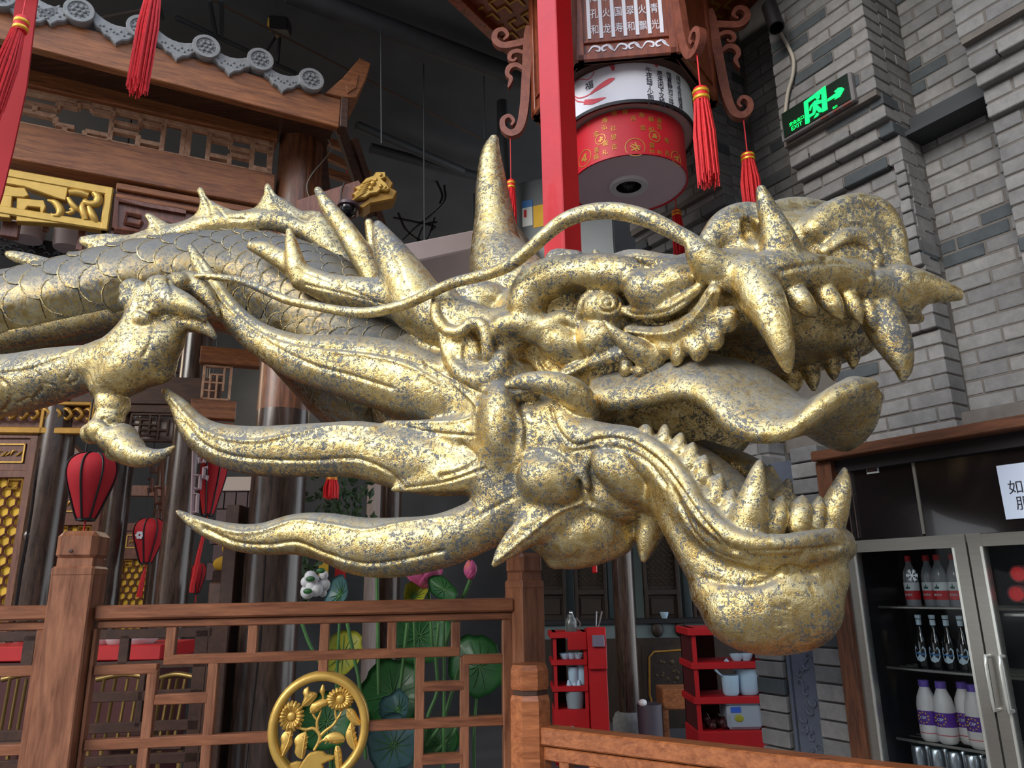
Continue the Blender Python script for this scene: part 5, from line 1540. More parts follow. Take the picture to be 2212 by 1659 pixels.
# canopy above, yellow fretwork under it
zC = at(1165, 78, ly)[2] + 0.40
CR = 1.0
hexo = [(CR * math.cos(DEL + k * PI / 3), CR * math.sin(DEL + k * PI / 3)) for k in range(6)]
plC = Plane((lx, ly, zC + .05), (1, 0, 0), (0, 1, 0))
part('canopy_board', MB().prism(plC, hexo, 0.0, 0.04), M_LWOOD, lan)
for k in range(6):
    a = np.array([*hexo[k], 0]) + np.array([lx, ly, zC + .03]); b = np.array([*hexo[(k + 1) % 6], 0]) + np.array([lx, ly, zC + .03])
    part('canopy_edge', MB().beam(a, b, .07, .08, ch=.004), M_LWOOD, lan)
    ri = np.array([math.cos(DEL + k * PI / 3), math.sin(DEL + k * PI / 3), 0])
    part('canopy_rib', MB().beam(np.array([lx, ly, zC + .03]) + ri * .4, np.array([lx, ly, zC + .03]) + ri * CR, .05, .05, ch=.003), M_LWOOD, lan)
mb = MB()
for k in range(6):
    a1_ = DEL + k * PI / 3; mid = a1_ + PI / 6
    e = np.array([math.cos(mid), math.sin(mid)]); f_ = np.array([-e[1], e[0]])
    for j in range(4):
        for s_ in (-1, 0, 1):
            rr = 0.50 + j * .10; hw = .10
            c = e * rr + f_ * s_ * 0.21
            band(mb, plC, [tuple(c - f_ * hw - e * .02), tuple(c - f_ * hw * .3 - e * .02), tuple(c - f_ * hw * .3 + e * .045), tuple(c + f_ * hw * .5 + e * .045), tuple(c + f_ * hw * .5 - e * .01)], [.016] * 5, -0.012, 0.0, 1)
part('fretwork', mb, M_GPAINTD, lan, kind='stuff')
part('suspension_rod', MB().lathe([(0.02, zC), (0.02, 5.45)], 10, (lx, ly, 0)), M_BLACK, lan)

def lt(name_label, k, py0, py1, rpx, cordpx, taper=1.2, px=None):
    p = tips[k].copy()
    mm = mpp(1400, py0, p[1]) * 1.16
    top = at(px, py0, p[1]) if px else p
    if px is None: top = np.array([p[0], p[1], at(CX, py0, p[1])[2]])
    bot = at(px or 1400, py1, p[1])[2]
    tassel('lantern_tassel', name_label, (p[0] if px is None else top[0], p[1], top[2]), top[2] - bot, rpx * mm, group='red tassels of the big lantern', cord=max(p[2] - top[2], .02), taper=taper)
lt('red tassel on the left bracket of the big lantern, beside the far antler', 3, 388, 520, 9, 0, 1.1)
lt('largest red tassel, hanging on two strings in front of the lantern drums', 5, 195, 398, 17, 0, 1.15)
lt('red tassel under the right bracket of the lantern, before the grey bricks', 0, 338, 460, 14, 0, 1.2)
lt('dim red tassel at the back of the lantern, below the drum', 1, 458, 552, 10, 0, 1.1)

# tassels and ribbon of a nearer lantern at the top left edge
nl = thing('edge_lantern', 'white lantern with a red rim cut off by the top left corner', 'lantern', tuple(at(30, -20, 2.3)))
ec = at(20, -46, 2.3); er = 56 * mpp(20, -46, 2.3)
part('cloth_bottom', MB().lathe([(0.0005, 0.0), (er * .9, 0.006), (er, 0.02), (er, 0.2)], 32, ec, cap=False), M_LWHITE, nl, smooth=60)
part('red_rim', MB().lathe([(er * .97, -.002), (er * 1.03, 0.0), (er * 1.03, .02), (er * .97, .024)], 32, ec, cap=False), M_RED, nl, smooth=40)
tp = at(49, 36, 2.2)
tassel('long_tassel', 'long red tassel with two gold bands at the far left edge', tp, 0.40, 0.027, group='red tassels at the upper left', cord=0.10, taper=1.35, n=22, slant=(-0.13, 0.0))
tp = at(342, -70, 2.6)
tassel('fringe_tassel', 'red thread tassel hanging in front of the roof tiles', tp, tp[2] - at(315, 195, 2.6)[2], 0.032, group='red tassels at the upper left', taper=1.35, n=22, slant=(-0.03, 0.0))
plr = Plane(at(30, 200, 2.32), D2(5))
solo('red_ribbon', MB().prism(plr, [plr.uv(*q) for q in ((38, -20), (84, -20), (74, 60), (58, 190), (30, 320), (6, 420), (-40, 560), (-60, 560), (-30, 380), (-10, 240), (18, 120))], -0.004, 0.004), simple('red_satin', lin(158, 8, 20), 0.8, vary=.06),
     'flat red ribbon behind the long tassel at the left edge', 'ribbon')
# ================================================================== right: grey brick wall, piers, exit sign, refrigerator
PR = Plane(at(1840, 1170, 3.5), (.545, -.838, 0))
RZ = PR.o[2]
def rz(z): return z - RZ
ANG = math.atan2(PR.u[1], PR.u[0])
_bm = {}
def brick_box(L_, d_, h_):
    key = (round(L_, 3), round(d_, 3), round(h_, 3))
    if key not in _bm:
        mb = MB().obox((0, 0, 0), (L_ / 2, 0, 0), (0, d_ / 2, 0), (0, 0, h_ / 2), 0.004)
        _bm[key] = mesh_of('brick', mb, M_BRICK, (0, 0, 0))
    return _bm[key]
def lay(parent, pl, u0, u1, z0, z1, w_of, L_=0.24, h_=0.062, j_=0.009, d_=0.11, limit=300, cnt=None, ret=None, seed=1):
    """courses of bricks; w_of(z) is the front face of a course; returns how many were laid"""
    lr = random.Random(seed)
    org = np.array(ORG[parent.name]); ang = math.atan2(pl.u[1], pl.u[0])
    n = 0; row = 0; z = z1 - h_
    while z > z0 - h_ * .3:
        x = u0 - (L_ / 2 if row % 2 else 0)
        while x < u1 - 0.01:
            a, b = max(x, u0), min(x + L_ - j_, u1)
            if b - a > 0.03 and n < limit:
                w = w_of(z) + lr.uniform(-.003, .003)
                o = bpy.data.objects.new('brick', brick_box(round(b - a, 3), d_, h_))
                COL.objects.link(o); o.parent = parent
                o.location = pl.o + pl.u * ((a + b) / 2) + pl.w * (w - d_ / 2) + np.array([0, 0, z + h_ / 2 - pl.o[2]]) - org
                o.rotation_euler = (lr.uniform(-.006, .006), lr.uniform(-.01, .01), ang + lr.uniform(-.006, .006))
                n += 1
            x += L_
        z -= h_ + j_; row += 1
    return n
MW = -0.36                                  # face of the main wall
wr = struct('wall_right', MB().pbox(PR, -1.6, 1.9, rz(2.2), rz(5.5), MW - .3, MW - .006).pbox(PR, 1.5, 7.0, rz(0), rz(5.5), -.3, 0.0), M_MORTAR)
lay(wr, PR, 0.40, 0.98, 2.08, 3.72, lambda z: MW, limit=110, seed=2)
lay(wr, PR, 0.40, 0.98, 3.72, 4.9, lambda z: MW, limit=60, seed=3)
lay(wr, PR, -0.55, -0.05, 2.6, 4.9, lambda z: MW, limit=100, seed=4)
def corb(z, steps):
    w = steps[0][1]
    for zz, ww in steps:
        if z < zz: w = ww
    return w
SA = ((9, 0.0), (3.79, -0.045), (3.71, -0.09), (3.62, -0.135), (3.48, -0.17), (2.62, -0.20))
def pier(name, label, u0, u1, z0, steps, lim, seed):
    t = thing(name, label, 'pier', tuple(PR.P((u0 + u1) / 2, rz(z0), -0.2)))
    mb = MB()
    zs = [9.0] + [s_[0] for s_ in steps[1:]] + [z0]
    for i, s_ in enumerate(steps):
        top = min(zs[i] if i else 5.4, 5.4); bot = zs[i + 1]
        mb.pbox(PR, u0 + .006, u1 - .006, rz(bot), rz(top), MW - .02, s_[1] - .006)
    part('core', mb, M_MORTAR, t, kind='stuff')
    n = lay(t, PR, u0, u1, z0, 4.95, lambda z: corb(z + .03, steps), limit=lim, seed=seed, d_=0.14)
    # returns on the near side
    PS = Plane(PR.P(u1, 0, -0.001), -PR.w)
    lay(t, PS, 0.14, -MW, max(z0, 2.9), 4.9, lambda z: 0.0 if False else -0.002, L_=0.2, limit=60, seed=seed + 9, d_=0.05)
    return t
pier('brick_pier', 'grey brick pier with stepped courses that carries the green exit sign', -0.10, 0.45, 2.07, SA, 200, 11)
pier('brick_pier', 'grey brick pier with stepped courses at the top right corner', 0.84, 1.45, 2.07, SA, 200, 12)
pier('brick_pier', 'shadowed brick pier partly hidden behind the big lantern and its tassels', -1.35, -0.56, 2.07, SA, 230, 13)
mb = MB().pbox(PR, 0.45, 0.84, rz(3.66), rz(3.74), MW, MW + .10).pbox(PR, 0.45, 0.84, rz(3.62), rz(3.645), MW, MW + .16)
u_a = PR.uv(1975, 170, MW + .1)
solo('metal_channel', mb, M_CHAN, 'dark metal channel bridging two brick piers at the upper right', 'channel')

# exit sign
t = thing('exit_sign', 'dark exit sign with glowing green running figure and arrow on the brick pier', 'exit sign', tuple(PR.at(1765, 265, 0.02)))
c4 = lambda x, y: PR.uv(1680 + x / 10.37, 140 + y / 10.37, 0.036)
sa, sb, sc_, sd = c4(100, 1180), c4(1545, 95), c4(1625, 760), c4(140, 1640)
u0s, u1s = (sa[0] + sd[0]) / 2, (sb[0] + sc_[0]) / 2
v1s, v0s = (sa[1] + sb[1]) / 2, (sc_[1] + sd[1]) / 2
M_EXITBK = simple('exit_sign_face', lin(20, 36, 26), 0.3)
M_EXIT = simple('exit_sign_green', (0.0, 0.8, 0.2), 0.5, emit=(0.0, 1.0, 0.12), estr=1.0)
part('housing', MB().pbox(PR, u0s - .012, u1s + .016, v0s - .014, v1s + .006, 0.0, 0.03, 0.004), simple('sign_housing', lin(120, 116, 116), .4, .3), t)
part('face', MB().pbox(PR, u0s, u1s, v0s, v1s, 0.03, 0.036), M_EXITBK, t)
Wd, Hd = u1s - u0s, v1s - v0s
def sg(x, y): return (u0s + Wd * x, v0s + Hd * y)     # x,y in 0..1 of the face
def sv(px, py):
    return c4(px, py)
mb = MB()
def spoly(pts): mb.prism(PR, [sv(*p) for p in pts], 0.036, 0.039)
spoly([(590, 840), (680, 840), (720, 1270), (700, 1310), (625, 1335)])
spoly([(590, 840), (1060, 480), (1060, 590), (680, 850)])
spoly([(985, 640), (1075, 480), (1120, 1000), (1005, 1065)])
part('door_symbol', mb, M_EXIT, t)
mb = MB()
mb.prism(PR, [(sv(900, 725)[0] + .012 * math.cos(k * PI / 8), sv(900, 725)[1] + .014 * math.sin(k * PI / 8)) for k in range(16)], 0.036, 0.039)
spoly([(830, 810), (900, 790), (1000, 790), (1000, 850), (920, 880), (880, 890), (960, 960), (1000, 1010), (985, 1060), (920, 1070), (870, 1000), (850, 1060), (830, 1110), (720, 1180), (700, 1130), (790, 1080), (800, 900), (760, 960), (740, 1030), (710, 1030), (730, 930)])
spoly([(810, 1205), (880, 1080), (935, 1100), (900, 1150)])
part('running_figure', mb, M_EXIT, t)
mb = MB(); spoly([(1120, 770), (1320, 630), (1265, 605), (1360, 520), (1440, 505), (1495, 540), (1400, 715), (1275, 785), (1310, 720), (1125, 825)])
part('arrow', mb, M_EXIT, t)
mb = MB()
a, b = sv(260, 1370), sv(595, 1150)
m2 = text_mb('安全出口', (b[0] - a[0]) / 4.0, PR, (a[0] + b[0]) / 2, (a[1] + b[1]) / 2 , 0.036, 0.002); mb.add(m2.v, m2.f)
a, b = sv(300, 1460), sv(555, 1290)
m2 = text_mb('EXIT', (b[0] - a[0]) / 2.1, PR, (a[0] + b[0]) / 2, (a[1] + b[1]) / 2, 0.036, 0.002); mb.add(m2.v, m2.f)
a = sv(1285, 950)
m2 = text_mb('出口', 0.014, PR, a[0], a[1], 0.036, 0.002); mb.add(m2.v, m2.f)
part('lettering', mb, M_EXIT, t)
mb = MB()
for (px_, py_), wd in (((1030, 1255), .02), ((1300, 1080), .02), ((1530, 920), .024)):
    a = sv(px_, py_); mb.pbox(PR, a[0] - wd, a[0] + wd, v0s - .0145, v0s - .004, 0.012, 0.031)
part('indicator', mb, simple('indicator_plastic', lin(120, 70, 60), .4), t, kind='stuff')
cab = [PR.at(*p_, 0.02) for p_ in ((1671, 22), (1680, 60), (1702, 100), (1714, 130), (1712, 165), (1702, 200), (1696, 246))]
solo('white_conduit', MB().tube(cab, 0.010, 8, smooth=5), simple('conduit', lin(168, 160, 146), .6), 'pale cable running down the bricks to the exit sign', 'cable', smooth=60)
sp = PR.at(1662, 14, 0.12)
t = thing('spot_lamp', 'black cylindrical spotlight at the top edge, left of the exit sign', 'lamp', tuple(sp))
ax_ = np.array([0.0, -0.3, -1.0])
part('lamp_body', MB().lathe([(0.040, 0.0), (0.042, 0.004), (0.042, -0.20), (0.036, -0.20)], 20, sp, -ax_ / np.linalg.norm(ax_), cap=False), M_BLACK, t, smooth=40)
part('lens', MB().lathe([(0.0005, -0.01), (0.024, -0.016), (0.038, 0.0)], 20, sp, -ax_ / np.linalg.norm(ax_), cap=False), M_CHROME, t, smooth=60, label='bright chrome reflector')

# beam over the refrigerator
t0_, t1_ = PR.uv(1800, 968, 0.06), PR.uv(2212, 893, 0.06)
b0_, b1_ = PR.uv(1800, 992, 0.06), PR.uv(2212, 918, 0.06)
vt_, vb_ = (t0_[1] + t1_[1]) / 2, (b0_[1] + b1_[1]) / 2
solo('wooden_beam', MB().pbox(PR, -0.12, 1.4, vb_, vt_, -0.20, 0.06, 0.005), M_BEAMR, 'brown wooden beam above the black panels and the refrigerator', 'beam')
struct('trim_1', MB().pbox(PR, -0.12, 1.4, vt_, rz(2.22), -0.36, -0.26), M_MORTAR)
solo('dark_header_gap', MB().pbox(PR, -0.08, 1.4, vb_ - .06, vb_, -0.2, -0.02), M_BLACK, 'black strip under the wooden beam above the refrigerator', 'strip')
# wooden post between the pier and the refrigerator
pu0, pu1 = PR.uv(1815, 1450, 0.02)[0], PR.uv(1850, 1450, 0.02)[0]
solo('knotty_post', MB().pbox(PR, pu0, pu1, rz(0), vb_, -0.10, 0.02, 0.005), wood('knotty_wood', lin(62, 34, 20), lin(120, 72, 44), 0.55, (8, 8, 1), 5), 'narrow knotty brown post left of the refrigerator', 'post')

# refrigerator with two glass doors
FW = -0.02
fr_t = PR.uv(1960, 1161, FW)[1]; fr_v = PR.uv(1960, 1178, FW)[1]
fu0 = PR.uv(1842, 1300, FW)[0]; fu1 = 1.5
fb = rz(0.35)
fridge = thing('glass_door_refrigerator', 'steel refrigerator with two glass doors full of bottles under black panels', 'refrigerator', tuple(PR.P(fu0 + .4, rz(0), -0.3)))
M_GLASS = simple('door_glass', (0.86, 0.90, 0.92), 0.03, trans=1.0)
M_GLASS.node_tree.nodes['Principled BSDF'].inputs['IOR'].default_value = 1.12
M_IN = simple('refrigerator_inside', lin(30, 34, 40), 0.4)
part('cabinet', MB().pbox(PR, fu0, fu0 + .03, fb, fr_t, -0.62, FW - .03).pbox(PR, fu0, fu1, fb, fr_t, -0.66, -0.62).pbox(PR, fu0, fu1, fr_t - .03, fr_t, -0.62, FW - .03).pbox(PR, fu0, fu1, rz(0.05), fb, -0.62, FW - .03), M_IN, fridge)
hp0, hp1 = PR.uv(1972, 1050, FW)[0], PR.uv(1830, 1080, FW)[0]
M_BLKGLASS = simple('black_glass', lin(26, 22, 24), 0.12, coat=0.4)
part('header_panel', MB().pbox(PR, fu0 - .05, hp0 - .004, fr_t - .004, vb_ - .03, FW - .08, FW - .032), M_BLKGLASS, fridge)
part('header_panel', MB().pbox(PR, hp0 + .004, fu1, fr_t - .004, vb_ - .03, FW - .08, FW - .032), M_BLKGLASS, fridge)
part('panel_joint', MB().pbox(PR, hp0 - .006, hp0 + .006, fr_t + .012, vb_ - .04, FW - .08, FW - .026), simple('joint_strip', lin(140, 134, 122), .4), fridge)
for q in (1826, 1838):
    uq = PR.uv(q, 1080, FW)[0]
    part('chrome_strip', MB().pbox(PR, uq - .003, uq + .003, fr_t + .012, vb_ - .05, FW - .08, FW - .02), M_CHROME, fridge)
part('top_rail', MB().pbox(PR, fu0, PR.uv(2092, 1150, FW)[0] + .02, fr_v, fr_t, FW - .03, FW), M_STEEL, fridge)
def door(u0, u1, left, hx):
    d = part('door', MB().pbox(PR, u0, u0 + .055, fb, fr_t - .0, FW - .03, FW + .012).pbox(PR, u1 - .055, u1, fb, fr_t, FW - .03, FW + .012).pbox(PR, u0 + .055, u1 - .055, fr_v - .02, fr_t - .004, FW - .03, FW + .008).pbox(PR, u0 + .055, u1 - .055, fb, fb + .05, FW - .03, FW + .008, .003), M_STEEL, fridge)
    part('glass_pane', MB().pbox(PR, u0 + .05, u1 - .05, fb + .045, fr_v - .02, FW - .016, FW - .010), M_GLASS, d, label='clear glass pane')
    part('bright_edge', MB().pbox(PR, u0 + .046, u0 + .056, fb + .05, fr_v - .02, FW + .008, FW + .016), M_STEELL, d, label='bright steel edge')
    part('bright_edge', MB().pbox(PR, u1 - .056, u1 - .046, fb + .05, fr_v - .02, FW + .008, FW + .016), M_STEELL, d, label='bright steel edge')
    v1h, v0h = PR.uv(2130, 1418, .04)[1], PR.uv(2140, 1535, .04)[1]
    part('handle', MB().tube([PR.P(hx, v1h, FW + .01), PR.P(hx, v1h, FW + .045), PR.P(hx, v1h - .03, FW + .05), PR.P(hx, v0h + .03, FW + .05), PR.P(hx, v0h, FW + .045), PR.P(hx, v0h, FW + .01)], .008, 8), M_STEELL, d, smooth=60, label='bright steel handle')
ud1 = PR.uv(2104, 1250, FW)[0]
door(fu0, ud1 - .004, True, PR.uv(2132, 1470, .04)[0])
door(ud1 + .004, ud1 + .50, False, PR.uv(2163, 1470, .04)[0])
hinge = PR.uv(1890, 1640, FW)
SD = -0.22                                  # front line of the bottles
def shelf_v(px, py): return PR.uv(px, py, SD)[1]
shv = [shelf_v(1990, 1312), shelf_v(2000, 1446), shelf_v(2020, 1603)]
us0 = PR.uv(1892, 1320, SD)[0]
for sv_ in shv:
    mb = MB()
    mb.tube([PR.P(us0, sv_, SD + .05), PR.P(fu1, sv_, SD + .05)], .006, 6)
    for k in range(5):
        mb.tube([PR.P(us0, sv_, SD - .05 - .06 * k), PR.P(fu1, sv_, SD - .05 - .06 * k)], .003, 4)
    part('wire_shelf', mb, M_STEEL, fridge, kind='stuff')
part('shelf_upright', MB().tube([PR.P(us0, fb, SD + .05), PR.P(us0, shv[0] + .16, SD + .05)], .006, 6), M_STEELL, fridge)
# bottles ------------------------------------------------------------
def put(t, u_, v_, w_): 
    return
def bottle(name, label, cat, group, u_, v_, w_, bodyprof, mat, bands, cap):
    base = PR.P(u_, v_ + .004, w_)
    t = thing(name, label, cat, tuple(base), group)
    part('bottle_body', MB().lathe(bodyprof, 16, base), mat, t, smooth=50)
    for nm, pr, mt in bands:
        part(nm, MB().lathe(pr, 16, base, cap=False), mt, t, smooth=50)
    if cap:
        part('cap', MB().lathe(cap[0], 14, base), cap[1], t, smooth=40)
    return t
M_WATER = simple('clear_bottle', (0.75, 0.80, 0.84), 0.08, trans=0.7)
M_LABR = simple('red_label', lin(196, 34, 40), .5); M_LABW = simple('white_label', lin(214, 224, 226), .5)
M_LABG = simple('green_mark', lin(36, 96, 84), .5)
M_DKGLASS = simple('dark_bottle_glass', lin(12, 20, 22), .08, coat=.5)
M_LABB = simple('pale_label', lin(186, 206, 216), .5); M_LABB2 = simple('blue_mark', lin(70, 118, 170), .5)
M_MILK = simple('milk_bottle', lin(206, 202, 198), .4); M_PURP = simple('purple_label', lin(84, 40, 140), .5); M_PURPC = simple('purple_cap', lin(96, 74, 160), .5)
M_CAN = simple('can_silver', lin(176, 184, 190), .2, .8); M_CANB = simple('can_dark', lin(40, 60, 60), .3, .3)
M_LABT = simple('label_gold_print', lin(220, 180, 60), .5)
def upx(px, py): return PR.uv(px, py, SD)[0]
words = ['leftmost', 'second', 'third', 'fourth', 'fifth', 'sixth', 'seventh', 'eighth', 'ninth']
for i, px_ in enumerate((1973, 2003, 2036, 2070)):
    h_ = 0.205
    b = bottle('water_bottle', '%s clear bottle with red and white label on the top refrigerator shelf' % words[i], 'bottle', 'water bottles on the top shelf', upx(px_, 1290), shv[0], SD - .035 * (i == 1),
           [(0.028, 0), (0.031, .01), (0.031, .13), (0.026, .155), (0.013, .185), (0.012, .20)], M_WATER,
           [('red_label', [(0.0322, .03), (0.0322, .068)], M_LABR), ('white_label', [(0.0322, .069), (0.0322, .105)], M_LABW)], ([(0.014, .198), (0.014, .222), (0.012, .224)], M_LABR))
    base = PR.P(upx(px_, 1290), shv[0] + .004, SD - .035 * (i == 1))
    plb = Plane(base, PR.u)
    mb = MB(); mb.prism(plb, [(-.008, .076), (.008, .076), (.010, .086), (.003, .085), (0, .100), (-.003, .085), (-.010, .086)], 0.0325, 0.034)
    part('mountain_mark', mb, M_LABG, b)
    part('lettering', text_mb('天然水', .012, plb, 0, .05, .0325, .001), M_LABW, b)
    if i == 0:
        sn = PR.P(upx(px_, 1250) , shelf_v(px_, 1246), FW - .004)
pls = Plane(PR.at(1970, 1243, FW - .008), PR.u)
mb = MB()
for k in range(6):
    a = k * PI / 3
    d = np.array([math.cos(a), math.sin(a)]); e = np.array([-d[1], d[0]])
    band(mb, pls, [(0, 0), tuple(d * .026)], [.004, .003], -0.0005, 0.0012, 1)
    for r_ in (.012, .019):
        for s_ in (-1, 1):
            band(mb, pls, [tuple(d * r_), tuple(d * (r_ + .006) + e * s_ * .007)], [.003, .002], -0.0005, 0.0012, 1)
part('snowflake_sticker', mb, M_LABW, fridge, label='white snowflake sticker on the glass')
for i, px_ in enumerate((1996, 2026, 2055, 2086, 2112)):
    pxx = px_
    b = bottle('dark_bottle', '%s dark long-necked bottle with a pale shield label on the second shelf' % words[i], 'bottle', 'dark bottles on the second shelf', upx(pxx, 1420), shv[1], SD,
           [(0.027, 0), (0.029, .008), (0.029, .105), (0.024, .13), (0.012, .155), (0.011, .215)], M_DKGLASS,
           [('neck_label', [(0.0117, .185), (0.0117, .208)], M_LABB)], ([(0.0125, .212), (0.0135, .226), (0.011, .228)], M_LABB))
    base = PR.P(upx(pxx, 1420), shv[1] + .004, SD)
    class CB:
        def P(s, u_, v_, w=0.0):
            a = math.atan2(-PR.w[1], -PR.w[0]) + PI + u_ / .029
            return base + np.array([(.0293 + w) * math.cos(a), (.0293 + w) * math.sin(a), v_])
    cb = CB(); mb = MB()
    sh = [(-.026, .085), (-.018, .095), (.018, .095), (.026, .085), (.026, .055), (.016, .036), (0, .030), (-.016, .036), (-.026, .055)]
    ctr = (0, .065); vs = [cb.P(*ctr, .0008)] + [cb.P(x, y, .0008) for x, y in sh]
    mb.add(vs, [(0, 1 + (k + 1) % 9, 1 + k) for k in range(9)] + [(0, 1 + k, 1 + (k + 1) % 9) for k in range(9)])
    part('shield_label', mb, M_LABB, b)
    mb = MB(); band(mb, cb, [(-.024, .062), (-.01, .066), (.01, .062), (.024, .066)], [.007] * 4, .001, .0014, 3)
    part('label_stripe', mb, M_LABB2, b)
for i, px_ in enumerate((2008, 2044, 2078, 2112)):
    back = i == 2
    b = bottle('milk_bottle', ('white milk bottle with purple label standing behind the front row' if back else '%s white milk bottle with purple label in the front row' % ['leftmost', 'second', '', 'rightmost'][i]), 'bottle', 'milk bottles on the third shelf',
           upx(px_ - (4 if back else 0), 1560), shv[2], SD - (.06 if back else 0),
           [(0.030, 0), (0.040, .012), (0.042, .03), (0.042, .145), (0.036, .18), (0.021, .215), (0.019, .222)], M_MILK,
           [('purple_label', [(0.0428, .068), (0.0428, .125)], M_PURP), ('label_line', [(0.0424, .034), (0.0424, .037)], M_LABR)], ([(0.022, .220), (0.022, .246), (0.02, .248)], M_PURPC))
    base = PR.P(upx(px_ - (4 if back else 0), 1560), shv[2] + .004, SD - (.06 if back else 0))
    plb = Plane(base, PR.u)
    mb = MB()
    for k in range(10):
        a = 2 * PI * k / 10 + .2; r_ = .020
        band(mb, plb, [(r_ * math.cos(a), .097 + r_ * math.sin(a)), (r_ * 1.2 * math.cos(a + .25), .097 + r_ * 1.2 * math.sin(a + .25))], [.005, .003], .0430 - .006 * abs(math.cos(a)) ** 2, .0445 - .004 * abs(math.cos(a)), 1)
    part('gold_mark', mb, M_LABT, b)
    part('lettering', text_mb('CBP', .016, plb, 0, .097, .0432, .001), M_LABW, b)
for i in range(9):
    row_b = i % 2
    px_ = 1990 + i * 19
    u_, v_ = PR.uv(px_, 1660, SD - .05 * row_b)
    base = PR.P(u_, PR.uv(1990 + 80, 1690, SD)[1], SD - .05 * row_b)
    t = thing('drink_can', '%s silver drink can on the lowest refrigerator shelf' % words[i], 'can', tuple(base), 'cans on the bottom shelf')
    part('can_body', MB().lathe([(0.024, 0), (0.029, .008), (0.029, .110), (0.024, .120)], 16, base), M_CAN, t, smooth=50)
    part('can_lid', MB().lathe([(0.0245, .119), (0.0255, .123), (0.024, .124), (0.0005, .120)], 16, base, cap=False), M_CANB, t, smooth=40)
for i, (px_, py_) in enumerate(((2200, 1240), (2196, 1283))):
    c = PR.at(px_, py_, -0.12)
    t = thing('tin_lid', '%s round red tin seen end-on behind the right glass door' % ('upper' if i == 0 else 'lower'), 'tin', tuple(c), 'red tins behind the right door')
    part('tin_body', MB().lathe([(0.035, -.09), (0.035, 0.0), (0.031, .004), (0.031, 0.0)], 18, c, PR.w), simple('tin_side', lin(110, 40, 44), .4), t, smooth=40)
    part('tin_end', MB().lathe([(0.0005, .001), (0.018, .001), (0.019, .002), (0.026, .002), (0.027, .001)], 18, c, PR.w, cap=False), M_LABR, t)
solo('glass_shelf', MB().pbox(PR, ud1 + .06, fu1, PR.uv(2190, 1302, -.12)[1] - .05, PR.uv(2190, 1302, -.12)[1] - .04, -0.5, -0.08), M_STEEL, 'steel shelf holding the red tins in the right half of the refrigerator', 'shelf')
# notices
pn = PR.uv(2146, 1010, FW)[0]
pv1, pv0 = PR.uv(2150, 1005, FW)[1], PR.uv(2165, 1122, FW)[1]
t = thing('paper_notice', 'white paper notice with black characters at the right edge of the photo', 'notice', tuple(PR.P(pn + .15, pv0, FW)))
part('sheet', MB().pbox(PR, pn, pn + .36, pv0, pv1, FW - .028, FW - .024), M_PAPER, t)
a = PR.uv(2173, 1055, FW); b = PR.uv(2203, 1088, FW)
mb = MB(); m2 = text_mb('如需帮助', .058, PR, a[0] - .004, a[1], FW - .024, .001, align='LEFT'); mb.add(m2.v, m2.f)
m2 = text_mb('服务员', .058, PR, b[0] - .025, b[1], FW - .024, .001, align='LEFT'); mb.add(m2.v, m2.f)
part('lettering', mb, M_INK, t)
a = PR.uv(1876, 1006, FW)
t = thing('square_sticker', 'small square black and white sticker on the black panel', 'sticker', tuple(PR.P(a[0], a[1] - .04, FW - .03)))
part('card', MB().pbox(PR, a[0] - .03, a[0] + .03, a[1] - .034, a[1] + .034, FW - .03, FW - .027), M_LABW, t)
part('dark_square', MB().pbox(PR, a[0] - .026, a[0] + .022, a[1] - .026, a[1] + .030, FW - .027, FW - .026), M_BLACK, t)
part('brown_square', MB().pbox(PR, a[0] - .022, a[0] + .016, a[1] - .022, a[1] + .006, FW - .026, FW - .025), simple('brown_print', lin(110, 76, 72), .6), t)

# low brick pier with a carved stone strip, left of the knotty post
t = thing('low_brick_pier', 'low grey brick pier with a dark carved stone strip, beside the knotty post', 'pier', tuple(PR.P(-0.4, rz(0), -0.2)))
ua_ = PR.uv(1632, 1500, 0)[0]; ub_ = PR.uv(1690, 1500, 0)[0]; uc_ = PR.uv(1758, 1500, 0)[0]; ue_ = pu0
part('core', MB().pbox(PR, ua_ + .01, ue_, rz(0), rz(2.1), -0.36, -0.055), M_MORTAR, t)
lay(t, PR, ua_, ub_, 0.3, 2.15, lambda z: -0.02, L_=0.6, h_=0.072, j_=.008, d_=.2, limit=60, seed=31)
lay(t, PR, uc_, ue_ - .012, 0.3, 2.15, lambda z: -0.02, L_=0.6, h_=0.072, j_=.008, d_=.2, limit=60, seed=32)
M_SLAB = simple('carved_slab', lin(84, 90, 104), .8, vary=.12, vscale=10, bump=.3, bscale=40)
sl_ = part('carved_slab', MB().pbox(PR, ub_ + .035, uc_ - .01, rz(0.3), rz(2.1), -0.2, -0.05), M_SLAB, t, label='dark carved stone strip')
part('slab_border', MB().pbox(PR, ub_ + .012, ub_ + .03, rz(0.3), rz(2.1), -0.2, -0.035, .004), M_SLAB, t)
mb = MB(); lr = random.Random(8)
um = (ub_ + .035 + uc_ - .01) / 2; hw = (uc_ - ub_) / 2 - .04
for k in range(30):
    z_ = 0.5 + k * .04; a = lr.uniform(0, 6)
    cx_ = um + hw * .7 * math.sin(k * 1.3)
    pts = [PR.P(cx_ + .028 * (1 - j / 7) * math.cos(a + j * .9), rz(z_) + .028 * (1 - j / 7) * math.sin(a + j * .9), -0.048) for j in range(7)]
    mb.tube(pts, [.008, .009, .009, .008, .007, .006, .004], 5)
part('carved_scrolls', mb, M_SLAB, sl_, smooth=60, kind='stuff')
